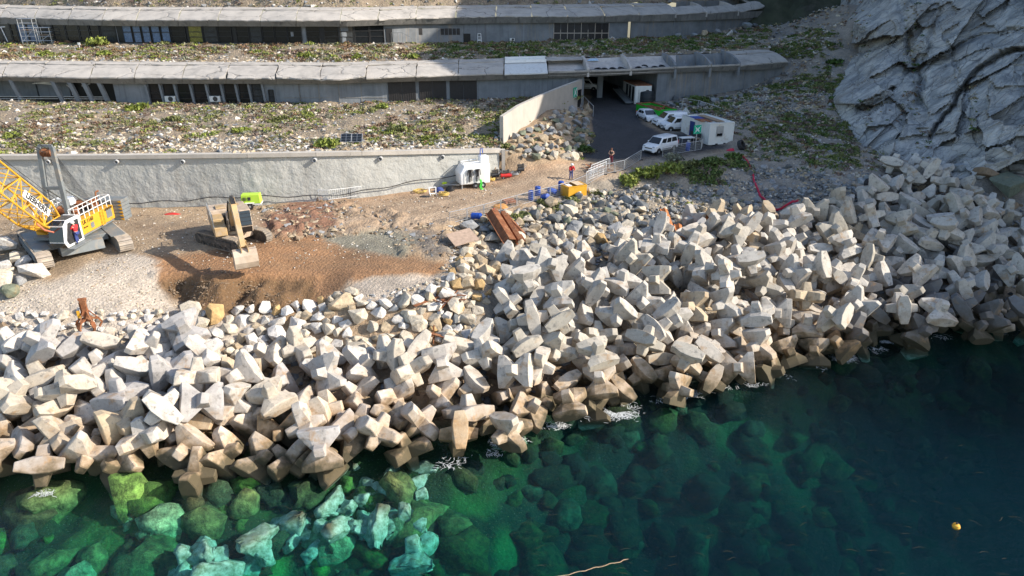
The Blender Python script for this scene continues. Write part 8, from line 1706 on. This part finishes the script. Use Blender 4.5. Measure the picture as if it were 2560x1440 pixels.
BLOCK_DATA = "-14.63,33.2,0.51,0.472,0.791,0.234,-0.311,1;-17.79,31.84,0.44,0.545,-0.432,0.426,0.579,1;-18.72,33.1,1.32,0.927,-0.18,0.329,-0.011,1;-12.86,32.96,0.57,0.085,0.615,0.53,-0.578,1;-26.09,31.78,1.19,0.166,0.126,-0.883,-0.42,1;-22.17,32.41,0.55,0.257,0.862,-0.349,-0.264,1;-20.79,33.03,2.24,0.611,0.301,0.496,0.539,1;-23.89,32.46,1.48,0.013,0.381,0.118,-0.917,1;-16.69,33.41,0.75,0.523,0.68,0.407,-0.313,1;-29.3,32.35,1.18,0.962,0.103,0.091,0.234,1;-10.9,32.98,0.33,0.423,0.686,0.553,0.213,1;-22.42,33.87,2.64,0.678,-0.257,0.637,0.263,1;-14.02,35.2,0.99,0.216,0.698,-0.09,-0.677,1;-26.01,33.46,1.95,0.518,0.502,0.692,-0.008,1;-30.58,34.22,1.21,0.277,0.762,0.186,-0.555,1;-20.06,34.25,1.14,0.872,-0.308,-0.14,0.353,1;-19.89,33.82,3.68,0.824,0.394,0.37,-0.168,1;-23.65,34.47,1.23,0.331,0.181,0.293,0.878,0;-18.12,34.8,3.4,0.601,-0.457,0.653,-0.049,1;-27.65,33.59,1.12,0.468,-0.109,-0.352,0.803,1;-9.75,34.54,1.21,0.262,-0.359,0.857,-0.259,1;-6.18,34.22,0.36,0.5,0.168,0.64,0.559,1;-7.91,34.39,1.64,0.315,-0.373,-0.215,0.846,1;-27.75,35.26,2.03,0.195,-0.797,-0.487,0.299,1;-30.84,35.89,1.68,0.218,-0.557,-0.545,0.588,1;-21.42,36.23,1.79,0.14,0.272,-0.812,0.498,0;-18.6,35.31,1.57,0.023,-0.153,-0.92,-0.361,1;-15.83,36.25,1.37,0.724,-0.527,0.315,0.315,1;-20,36.7,2.63,0.245,0.195,0.836,-0.45,0;-12.13,34.58,1.87,0.429,0.561,0.691,-0.153,1;-29.68,35.46,3.37,0.555,-0.496,-0.092,0.662,1;-21.01,37.55,3.9,0.193,0.604,0.257,-0.729,1;0.02,36.11,0.21,0.977,0.161,0.079,0.113,1;-13.71,37.23,1.58,0.632,0.366,0.32,0.603,1;-16.93,36.18,2.48,0.035,0.765,0.602,-0.226,1;-25.66,35.27,1.59,0.219,0.098,0.36,0.902,1;-0.24,34.64,1.43,0.392,-0.162,0.022,0.905,1;-3.17,34.6,1.26,0.19,-0.707,0.626,0.268,1;-14.62,36.38,2.71,0.742,-0.555,-0.286,0.244,1;-5.56,35.57,1.54,0.32,0.476,0.804,0.154,1;-21.84,38.82,2.69,0.047,-0.445,0.878,0.172,0;-1.58,36.93,0.68,0.574,-0.756,-0.306,0.079,1;-26.77,36.1,3.53,0.764,0.235,0.484,0.357,1;-9.36,36.19,1.04,0.416,-0.624,-0.222,0.623,1;-11.45,36.38,1.73,0.489,-0.658,0.477,0.316,1;-18.65,37.56,2.08,0.689,-0.666,-0.09,0.271,0;-7.27,36.56,1.04,0.631,0.5,0.585,0.096,1;-24.67,37.39,2.35,0.631,-0.473,0.293,0.54,1;-11.8,38.75,2.98,0.214,0.196,0.911,-0.293,1;-2.68,36.46,1.59,0.475,-0.814,-0.215,0.256,1;3.69,37.93,1.22,0.144,-0.08,0.653,0.74,1;-28.85,36.83,2.2,0.41,-0.305,-0.735,0.445,1;5.37,39.03,0.05,0.141,0.253,0.81,-0.51,1;-31.61,37.97,2.54,0.342,0.274,0.221,0.871,1;-4.56,38.41,1.38,0.107,0.33,0.745,-0.57,1;-15.17,38.66,2.11,0.535,0.696,0.102,-0.468,1;-17,37.83,3.44,0.877,-0.142,0.443,-0.119,1;-29.61,38.16,2.97,0.277,-0.01,0.572,-0.772,1;-17.5,39.41,2.69,0.639,0.06,0.75,0.158,1;-0.14,39.27,1.16,0.549,0.135,0.675,0.475,1;-7.52,38.29,1.65,0.029,-0.62,-0.416,0.664,1;1.79,38.97,0.61,0.378,0.742,0.149,-0.534,1;-33.07,39.26,3.27,0.216,-0.688,-0.266,0.64,1;-9.83,38.18,1.7,0.436,-0.068,0.591,0.676,1;-16.24,41,3.02,0.227,0.668,-0.565,-0.428,1;-6.53,39.14,3.02,0.058,-0.561,-0.512,0.648,1;-14.16,41.13,3.63,0.39,0.432,0.8,-0.147,1;1.03,37.22,1.14,0.347,0.706,0.525,0.325,1;-26.32,37.76,3.35,0.485,-0.234,-0.12,0.834,1;-23.86,38.73,3.1,0.138,0.018,-0.958,-0.252,1;-20.12,39.49,2.74,0.247,0.342,0.746,-0.516,0;-19.59,39.36,4.16,0.541,-0.478,-0.051,0.69,1;-26.37,39.43,3.18,0.565,0.294,0.47,0.611,1;-26.77,40.81,4,0.929,0.355,0.1,-0.018,1;-28.63,40.56,3.81,0.003,0.521,-0.776,-0.355,1;5.8,39.72,1.81,0.064,0.099,0.867,-0.484,1;-21.84,40.81,3.46,0.502,0.65,0.516,-0.242,1;-2.58,39.25,1.62,0.186,-0.378,-0.906,-0.046,1;-4.53,39.87,3.14,0.957,-0.26,-0.116,0.055,1;-3.76,41.37,2.94,0.165,0.036,-0.984,-0.053,1;-6.3,41.29,3.25,0.322,-0.816,-0.471,-0.094,1;-8.05,40.71,3.34,0.401,0.594,-0.194,0.67,1;-23.49,40.08,4.24,0.247,0.618,0.638,0.387,1;-30.91,40.5,3.71,0.292,-0.146,0.441,0.836,0;11.05,40.14,0.94,0.185,0.893,0.353,-0.207,1;-12.54,40.66,2.73,0.422,0.806,0.211,-0.357,1;-24.17,41.55,3.99,0.691,0.013,0.71,0.137,1;-33,40.83,4.05,0.507,-0.312,0.471,-0.651,1;13.51,41.31,0.9,0.209,-0.435,0.802,0.352,1;7.23,40.28,0.38,0.404,0.157,-0.159,0.887,1;-10.01,40.43,2.63,0.764,-0.493,0.107,0.401,1;-1.92,40.53,3.42,0.209,-0.806,-0.318,0.454,1;3.6,40.21,0.98,0.919,0.181,-0.017,0.351,1;10.74,41.8,0.53,0.233,0.928,0.282,0.064,1;3.04,41.62,3.29,0.231,-0.313,-0.123,0.913,1;15.51,41.83,1.61,0.701,-0.088,0.63,-0.323,1;-0.59,41.6,2.24,0.208,0.229,0.664,0.681,1;5.07,41.85,1.56,0.998,0.058,0.034,0.011,1;1.75,40,2.9,0.796,0.002,0.162,0.583,1;7.03,41.96,1.56,0.664,0.228,0.439,0.56,1;13.44,42.49,2.4,0.383,-0.843,0.355,0.129,1;18.46,43.72,0.25,0.389,0.75,0.19,-0.5,1;15.75,43.51,0.77,0.725,-0.408,-0.249,0.497,1;11.82,41.37,2.63,0.922,0.245,0.018,-0.298,1;11.88,43.83,1.59,0.402,-0.013,0.085,-0.912,1;10.04,43.41,1.51,0.835,0.524,0.136,0.1,1;2.03,42.91,2.66,0.243,0.622,0.64,-0.379,0;0.75,41.69,3.6,0.274,0.006,0.601,-0.75,1;8.85,41.92,0.95,0.177,-0.41,-0.879,-0.167,1;17.59,44.08,2.28,0.202,0.471,0.856,-0.065,1;9.21,42.85,3.2,0.161,0.286,0.856,0.399,1;14.01,44.16,1.37,0.396,0.106,-0.088,0.908,0;20.33,45.48,0.77,0.005,0.171,-0.311,-0.935,1;3.38,44.69,3.23,0.547,0.241,0.134,0.791,1;7.54,43.93,1.88,0.334,-0.516,-0.47,0.633,1;0.02,44,3.44,0.275,0.56,0.398,0.672,1;7.41,44.87,4.35,0.886,0.217,0.407,0.042,1;4.4,43.15,2.75,0.321,-0.842,-0.035,0.433,1;1.42,43.28,4.74,0.485,-0.614,0.475,0.403,1;15.32,45.79,2.15,0.888,-0.323,-0.114,-0.305,1;13.25,45.95,2.12,0.065,-0.635,0.01,0.769,1;22.5,45.84,0.54,0.409,0.884,-0.225,0.025,1;1.88,46.45,4.17,0.11,-0.815,-0.56,-0.101,1;-0.32,46.12,4.46,0.669,-0.492,0.066,0.554,1;8.99,45.19,3.04,0.197,0.975,0.034,-0.097,1;16.83,45.2,1.12,0.441,0.151,0.638,0.613,1;24.34,46.04,0.97,0.357,0.046,0.698,-0.619,1;6.08,44.18,2.87,0.573,0.212,0.727,0.313,1;8.26,47.1,3.35,0.479,0.376,-0.072,-0.79,1;10.35,44.32,3.28,0.501,-0.02,-0.471,0.726,1;9.66,46.62,4.52,0.154,-0.415,0.101,0.891,1;11.55,45.33,4.03,0.912,0.179,-0.367,0.051,1;10.39,47.47,3.26,0.8,-0.427,-0.144,0.396,0;15.78,47.07,4.08,0.251,0.49,0.827,-0.114,1;20.33,47.47,1.48,0.069,0.047,-0.962,0.262,1;4.95,45.7,3.31,0.264,-0.62,-0.736,0.068,1;30.82,48.19,-0.09,0.14,0.105,0.917,-0.359,1;26.46,47.58,0.36,0.72,-0.162,-0.33,0.588,1;3.36,45.54,5.33,0.182,-0.07,0.519,0.833,1;2.14,48.61,4.8,0.237,0.048,0.465,0.852,1;12.24,48.08,3.11,0.83,-0.218,-0.162,0.488,1;25.66,46.85,1.96,0.216,0.543,0.648,-0.489,1;23.05,49.6,1.91,0.128,-0.211,-0.955,-0.164,1;18.06,48.85,2.47,0.145,-0.639,-0.116,0.747,0;22.32,47.64,2.01,0.059,-0.114,-0.83,0.543,1;6.09,46.92,5.49,0.315,0.4,0.632,-0.584,1;6.57,47.9,3.83,0.103,0.62,0.445,-0.637,1;16.83,47.28,2.49,0.302,0.934,0.013,-0.189,1;29.85,48.63,2.99,0.514,-0.518,0.6,0.327,1;-0.06,48.42,5.29,0.017,0.146,0.392,0.908,1;4.02,48.05,4.17,0.767,-0.181,-0.301,0.537,1;1.01,47.05,5.96,0.976,0.15,-0.023,0.159,1;10.99,49.14,5.06,0.941,-0.244,-0.046,-0.231,1;19.74,47.35,3.21,0.19,0.691,0.031,0.697,1;8.22,48.06,5.32,0.218,0.29,0.616,0.699,1;15.02,50.64,3.56,0.379,-0.56,0.168,0.717,1;5.22,48.76,5.6,0.067,-0.411,-0.029,0.909,1;31.56,50.09,1.12,0.799,0.061,-0.422,-0.423,1;13.95,49.07,3.52,0.473,0.195,0.286,0.81,1;28.29,49.09,0.76,0.409,0.327,0.459,0.717,1;36.37,49.13,0.78,0.828,-0.528,-0.003,0.188,1;23.91,48.24,1.07,0.494,0.338,0.651,0.467,1;20.5,49.85,2.47,0.196,0.704,0.166,-0.662,1;26.66,48.77,3.29,0.446,0.307,0.813,-0.212,1;30.96,47.4,1.52,0.025,0.272,0.312,0.91,1;28.36,49.7,2.32,0.641,-0.696,0.278,0.166,1;1.65,50.64,5.84,0.133,-0.687,0.142,0.7,1;10.81,50.76,4.19,0.659,-0.058,0.704,0.258,0;25.55,49.48,1.53,0.266,-0.531,-0.804,-0.02,0;16.57,51.03,4.9,0.4,0.173,0.009,0.9,1;37.68,49.53,1.83,0.241,0.493,0.783,-0.292,1;0.04,52.34,5.76,0.064,0.494,-0.402,-0.769,1;6.49,49.98,4.5,0.74,-0.24,0.621,-0.096,0;31.26,50.82,2.92,0.56,0.133,0.488,0.656,1;22.54,49.02,3.8,0.428,-0.605,-0.337,0.581,1;26.63,51.13,1.9,0.014,-0.504,0.831,0.235,0;18.59,51.15,5.67,0.066,0.081,0.31,-0.945,1;35.51,50.04,2.4,0.607,0.616,0.074,-0.496,1;33.22,49.68,2.52,0.775,-0.541,-0.093,-0.312,1;29.08,51.82,1.65,0.52,-0.549,-0.251,0.604,0;39.01,50.29,0.47,0.141,-0.239,-0.503,0.818,0;3.44,50.96,5.14,0.572,0.622,0.53,-0.071,0;14.76,50.49,5.54,0.384,-0.239,-0.28,-0.847,1;33.59,50.73,0.66,0.518,-0.269,-0.676,0.45,0;5.6,53.21,5.4,0.423,0.736,0.163,-0.503,1;24.31,52.44,2.62,0.512,-0.571,-0.199,0.61,0;41.96,50.5,-0.01,0.027,0.662,0.402,-0.632,0;37.43,51.15,0.51,0.202,-0.977,0.05,0.041,0;19.8,50.52,4.07,0.335,0.357,0.866,0.1,1;21.83,51.72,3.01,0.757,0.123,0.162,-0.621,1;32.09,52.33,1.92,0.273,-0.129,0.246,0.921,0;12.63,52.02,4.67,0.608,0.543,0.548,-0.185,1;18.34,52.43,3.67,0.532,0.488,0.593,0.355,1;16.3,52.93,4.19,0.541,0.363,0.693,-0.308,0;8.52,51.39,4.68,0.565,-0.442,-0.263,0.645,1;14.16,52.76,4.32,0.375,0.559,0.562,-0.481,1;34.51,52.47,2.35,0.26,-0.274,0.127,0.917,1;11.59,53.03,6.39,0.412,-0.424,0.564,-0.576,1;30.73,54.53,3.18,0.748,0.273,0.379,-0.471,1;22.68,52.01,4.56,0.437,0.429,0.718,-0.332,1;35.84,51.86,0.97,0.735,-0.55,0.383,0.105,0;10.42,52.77,4.9,0.233,0.06,-0.334,0.911,0;2.3,53.38,5.81,0.061,0.12,-0.494,0.859,1;20.56,53.75,3.82,0.03,0.386,0.34,0.857,1;27.82,52.54,3.68,0.74,-0.095,0.413,0.522,1;40.81,52.31,0.87,0.38,0.522,0.537,0.543,0;43.4,53.22,1.1,0.33,0.595,0.131,0.721,0;29.33,53.44,2.57,0.076,0.074,0.853,0.512,1;18.57,53.6,5.25,0.433,0.155,0.623,0.633,1;26.49,53.95,3.02,0.189,0.121,-0.436,-0.871,1;33.07,54.2,2.35,0.445,-0.249,-0.563,0.651,1;37.9,52.58,1.43,0.26,0.189,0.261,-0.91,1;8.79,53.68,5.61,0.44,0.308,0.563,-0.628,1;38.62,53.9,2.75,0.461,-0.725,-0.507,0.068,1;13.1,54.11,5.8,0.131,0.838,0.439,-0.295,1;21.8,55.91,4.2,0.45,0.252,0.647,0.561,0;35.21,54.31,3.55,0.772,-0.057,0.17,0.609,1;15.35,54.84,4.81,0.584,-0.126,0.79,-0.138,0;22.27,54.62,5.02,0.267,0.54,0.798,-0.017,1;36.59,55.96,3.14,0.346,0.377,0.222,-0.83,0;34.53,56.2,3.01,0.123,0.661,-0.626,-0.396,0;43.61,54.03,2.81,0.026,-0.814,-0.259,0.52,1;27.84,54.65,3.11,0.278,-0.003,0.209,-0.937,1;10.79,54.78,5.11,0.281,-0.556,-0.401,0.672,0;17.01,56.22,4.88,0.464,-0.48,0.377,0.642,1;9.36,56.03,5.79,0.485,-0.053,0.08,-0.869,1;32.42,56.07,3.24,0.415,0.073,0.486,0.766,1;30.66,55.97,4.31,0.357,0.519,0.176,-0.756,1;40.29,54.85,1.86,0.213,0.91,0.28,0.217,1;23.01,56.33,5.56,0.607,0.471,0.635,-0.085,1;34.23,57.9,4.28,0.897,0.107,0.23,-0.363,1;15.09,57.38,5.38,0.429,0.137,-0.368,-0.813,0;29.19,56.5,3.62,0.213,-0.171,0.93,-0.247,1;13.43,56.15,5.25,0.524,0.661,0.532,0.07,0;24.73,56.07,3.92,0.413,0.279,0.625,0.601,1;38.36,55.69,4.09,0.85,-0.197,0.486,0.059,1;42.15,55.85,2.15,0.353,-0.529,-0.484,0.601,1;38.99,56.57,2.71,0.355,-0.532,-0.672,0.373,0;11.23,56.82,5.57,0.326,-0.202,0.622,0.682,1;26.45,57.32,4.22,0.07,-0.046,0.367,-0.926,1;20.75,57.33,5.01,0.596,0.752,0.253,0.126,1;22.63,58.21,4.78,0.222,-0.645,-0.164,0.712,0;18.74,57.03,5.08,0.872,-0.091,0.295,-0.38,1;17.06,59.04,5.46,0.389,0.002,0.825,-0.41,0;12.95,57.76,6.54,0.427,0.406,0.312,-0.745,1;19.44,59.36,5.34,0.522,-0.426,0.458,0.58,0;29.84,58.58,4.15,0.171,-0.373,0.467,0.783,0;42.34,54.8,3.63,0.41,0.372,-0.001,0.833,1;31.98,57.54,5.33,0.556,0.721,0.195,0.364,1;28.01,58.3,6.21,0.88,-0.098,0.461,0.055,1;36.66,57.95,3.47,0.266,-0.636,-0.107,0.716,1;17.7,57.42,6.89,0.575,0.052,0.72,0.384,1;43.34,57.19,2.81,0.881,0.423,0.024,0.212,1;40.92,57.38,2.93,0.086,-0.012,0.241,-0.967,1;24.34,60.22,5.13,0.213,-0.044,0.913,-0.346,0;24.84,58.14,5.02,0.812,-0.405,-0.004,0.42,1;30.89,60.22,5.05,0.638,0.242,-0.428,-0.593,1;44.23,59.2,3.53,0.202,-0.232,-0.587,0.749,1;36.51,58.17,5.22,0.12,0.092,-0.791,0.593,1;20.71,58.13,6.67,0.301,-0.374,0.713,0.511,1;32.57,59.15,4.33,0.332,0.082,0.519,0.784,0;42.02,57.94,4.5,0.4,0.027,0.913,-0.069,1;34.29,60.5,4.81,0.385,-0.77,0.505,0.056,1;18.51,60.47,6.66,0.425,-0.291,0.424,0.745,1;22.86,59.06,6.25,0.506,0.279,0.797,0.177,1;28.71,60.02,5.11,0.129,0.113,0.965,0.197,0;26.09,61.45,5.2,0.323,-0.568,-0.394,0.647,0;36.43,59.66,4.11,0.599,0.39,0.653,0.249,0;40.36,59.03,4.02,0.835,-0.044,0.279,0.473,0;20.54,60.62,5.61,0.539,-0.798,-0.003,0.271,0;26.8,59.28,4.69,0.575,0.569,0.559,-0.184,1;46.45,59.5,3.74,0.049,-0.066,0.863,0.499,1;42.1,60.44,4.08,0.614,-0.288,0.527,0.512,0;27.73,61.74,6.74,0.699,0.063,0.71,-0.063,1;29.91,60.93,6.59,0.172,-0.749,0.421,0.482,1;44.68,61.15,4.26,0.395,0.093,0.641,0.651,0;21.34,62.95,5.93,0.482,-0.23,0.455,-0.712,1;40.54,61.45,4.45,0.137,-0.451,-0.726,0.501,0;23.83,62.88,5.82,0.065,-0.714,0.69,0.104,1;35.99,61.22,5.76,0.367,-0.178,0.177,0.896,0;16.67,61.36,5.99,0.557,0.414,0.651,-0.307,1;31.86,61.86,5.33,0.712,0.639,0.063,-0.285,0;32.29,60.24,6.67,0.245,0.789,0.563,-0.029,1;39.13,60.86,5.54,0.125,0.205,0.971,-0.004,0;28.95,62.83,5.47,0.126,-0.434,0.431,0.781,0;30.35,62.79,7.32,0.203,0.686,0.681,-0.155,1;42.71,59.4,5.15,0.075,0.945,-0.087,0.305,1;37.61,61.76,4.86,0.122,-0.448,-0.871,-0.161,1;47.53,61.83,4.6,0.338,0.402,0.184,0.831,1;37.94,63.34,5.59,0.255,-0.09,-0.957,0.104,1;47.42,64.23,5.54,0.27,0.696,0.431,-0.506,1;43.65,62.09,4.72,0.133,-0.096,-0.98,0.115,0;33.56,64.4,6.44,0.849,-0.362,0.336,0.187,1;31.33,64.53,6.57,0.71,0.303,0.632,0.067,0;35.08,63.15,5.59,0.406,0.77,0.232,-0.434,1;41.46,60.95,6.18,0.535,-0.081,0.501,-0.676,1;37.78,65,6.05,0.926,0.125,0.157,-0.319,1;34.68,65.63,7.68,0.93,0.082,0.283,-0.221,1;44.2,62.74,6.7,0.474,0.848,0.225,-0.082,1;45.6,63.6,5.51,0.132,0.533,0.807,0.219,0;43.85,66.5,6.27,0.148,0.114,0.237,0.953,0;41.83,64.54,6.56,0.551,-0.753,0.324,0.158,1;35.82,65.79,6.88,0.611,-0.791,-0.031,0.016,1;45.52,68.09,6.97,0.297,-0.216,0.46,0.808,1;42.77,67.59,7.85,0.158,-0.384,0.546,-0.728,1;38.96,66.6,6.44,0.185,0.201,-0.822,-0.499,1;39.9,65.02,5.8,0.686,-0.024,0.701,0.191,1;46.71,66.12,6.06,0.628,0.583,0.488,0.166,0;41.35,66.8,6.36,0.328,0.191,0.835,-0.399,1;39.52,68.16,7.83,0.09,0.876,-0.291,-0.375,1;43.62,70.12,8.02,0.073,-0.474,-0.685,0.548,0;41.79,68.78,8.89,0.252,0.447,0.434,-0.741,1;40.58,70.01,8.06,0.25,0.696,0.581,0.34,1;42.07,71.26,8.57,0.097,-0.475,0.47,0.738,1;-10.7,32.36,1.92,0.182,0.978,0.098,0.036,1;-23.36,35.74,3.2,0.118,0.006,0.746,0.655,1;-18.82,36.35,4.21,0.505,0.33,0.652,0.46,1;0.21,39.08,2.99,0.094,0.701,-0.37,-0.602,1;5.63,40.64,3.42,0.11,0.149,-0.551,-0.814,1;-29.86,39.49,4.88,0.845,-0.446,-0.24,-0.172,1;-21.27,40.8,5.05,0.255,-0.162,0.864,-0.401,1;-1.88,42.8,3.34,0.134,-0.502,0.85,0.085,1;3.18,43.05,4.74,0.239,0.147,0.554,-0.784,1;17.85,45.86,3.66,0.706,0.664,-0.245,-0.037,1;23.81,46.46,3.21,0.487,-0.728,-0.482,0.002,1;2.85,48.62,6.54,0.541,-0.257,0.785,-0.159,1;13.47,46.98,3.85,0.25,0.876,-0.406,0.078,1;16.23,48.98,5.52,0.265,0.838,0.458,-0.134,1;40.17,49.98,1.89,0.034,0.643,0.71,0.286,1;32.31,47.97,2.96,0.549,0.834,0.021,-0.06,1;9.51,51.14,6.18,0.191,-0.436,0.161,0.864,1;36.67,52.58,3.07,0.308,-0.395,-0.593,-0.631,1;25.81,52.58,4.42,0.642,-0.661,0.072,0.383,1;24.37,51.97,5.06,0.522,0.406,-0.27,0.7,1;33.45,53.56,4.1,0.196,-0.363,0.529,0.742,1;14.19,52.28,6.47,0.272,0.586,0.514,-0.565,1;15.71,55.82,6.4,0.803,-0.53,-0.171,0.211,1;28.56,56.41,5.28,0.335,0.92,0.149,0.142,1;18.64,55.84,6.64,0.807,-0.326,-0.421,0.256,1;37.87,57.87,6.26,0.244,0.432,0.819,0.287,1;39.64,57.58,4.89,0.311,0.895,-0.214,0.238,1;25.32,59.76,6.83,0.157,-0.146,0.613,0.761,1;34.63,59.34,6.2,0.232,-0.138,0.396,0.878,1;41.57,62.51,7.06,0.585,-0.418,0.663,-0.211,1;37.39,67.67,7.52,0.509,-0.736,-0.441,0.059,1;39.34,71.41,8.7,0.788,0.483,-0.153,-0.349,1;-16.62,27.67,-1.75,-0.485,-0.688,0.52,0.144,1;-13.43,28.37,-1.75,0.895,-0.049,0.05,0.441,1;-11.68,29.69,-1.75,-0.951,0.037,0.277,0.13,1;-9.86,29.39,-1.75,0.82,0.125,0.309,0.464,1;-9.74,31.26,-1.75,0.741,-0.302,-0.203,0.565,1;-8.23,32.26,-1.75,0.193,0.045,0.395,0.897,1;-7.81,29.99,-1.75,-0.685,0.05,-0.441,0.577,1;-5.47,32.43,-1.75,0.435,0.866,0.209,0.132,1;-5.91,30.61,-1.75,-0.537,-0.543,0.489,0.422,1;-10.01,34.03,-1.75,-0.759,0.401,0.065,0.509,1;-7.59,33.31,-1.75,0.755,0.162,0.156,0.616,1;-5.25,34.59,-1.75,-0.964,-0.198,0.102,0.148,1;-5.15,28.74,-2.26,-0.709,-0.699,0.085,-0.035,1;-15.11,27.21,-1.83,0.895,0.396,0.174,0.11,1"
_bd = [[float(v) for v in r.split(",")] for r in BLOCK_DATA.split(";")]
build_blocks([r[:7] for r in _bd], [r[7] > 0 for r in _bd])
# ------------------------------------------------------------------ foam and imitated ripple reflections on the water
def floaters(name, spots, mat, seed):
    rs = np.random.RandomState(seed); V = []; F = []
    for px, py, rad, n, s0, s1, el in spots:
        c = P_z(px, py, .02)
        for i in range(n):
            x = c.x + rs.normal()*rad; y = c.y + rs.normal()*rad*.55; L = rs.uniform(s0, s1); w = L*rs.uniform(.12,.4) if not el else rs.uniform(.008,.018); t = rs.normal()*(.35 if el == 1 else 1.3) - .12; k = 5; b = len(V)
            for j in range(k):
                f = j/(k-1)-.5; ww = w*(1-4*f*f)*.5+.004; xx = f*L; yy = math.sin(f*5+i)*L*.08
                for s in (-1,1): V.append((x+xx*math.cos(t)-(yy+s*ww)*math.sin(t), y+xx*math.sin(t)+(yy+s*ww)*math.cos(t), .025+.004*(i % 5)))
            for j in range(k-1): F.append((b+2*j, b+2*j+2, b+2*j+3, b+2*j+1))
    o = link(name, np_mesh(name, np.array(V), np.array(F), mat)); tag(o, kind='stuff')
m_foam = simple('sea_foam', (.75,.77,.77), .9, var=.1)
floaters('foam', [(1545, 1035, 0.6120000000000001, 312, 0.12, 0.5, 2), (1545, 1035, 0.459, 48, 0.04, 0.14, 0), (1250, 1105, 0.34, 132, 0.12, 0.5, 2), (1250, 1105, 0.255, 20, 0.04, 0.14, 0), (1400, 1065, 0.34, 72, 0.12, 0.5, 2), (1400, 1065, 0.255, 11, 0.04, 0.14, 0), (1720, 985, 0.544, 108, 0.12, 0.5, 2), (1720, 985, 0.408, 16, 0.04, 0.14, 0), (1880, 915, 0.408, 96, 0.12, 0.5, 2), (1880, 915, 0.306, 15, 0.04, 0.14, 0), (2110, 895, 0.4759999999999999, 228, 0.12, 0.5, 2), (2110, 895, 0.357, 35, 0.04, 0.14, 0), (2215, 855, 0.204, 72, 0.12, 0.5, 2), (2215, 855, 0.153, 11, 0.04, 0.14, 0), (1960, 905, 0.408, 60, 0.12, 0.5, 2), (1960, 905, 0.306, 9, 0.04, 0.14, 0), (110, 1235, 0.272, 48, 0.12, 0.5, 2), (110, 1235, 0.204, 7, 0.04, 0.14, 0)], m_foam, 3)
sw = []
for (xa, ya), (xb, yb) in zip(SHORE[8:-1], SHORE[9:]):
    for t in np.arange(0, 1, 70/max(70, xb-xa)): sw.append((lerp(xa,xb,t)+random.Random(int(xa+t*99)).uniform(-20,20), lerp(ya,yb,t)+4, .4, random.Random(int(xa*3+t*50)).choice((4,10,22,34)), .12, .45, 2))
floaters('swash', sw, m_foam, 12)
m_ripple = simple('ripple_reflections', (.035,.035,.016), .8, var=.4)  # thin olive strips stand in for light reflected by the ripples
floaters('ripple_reflections', [(900+rx, 1240+ry, 2.5, 3, .2, .7, 1) for rx in range(-900, 1660, 170) for ry in (-80, 10, 100, 190) if not (rx < 300 and ry < 0) and (rx+900)*.14 < ry+330+900], m_ripple, 4)
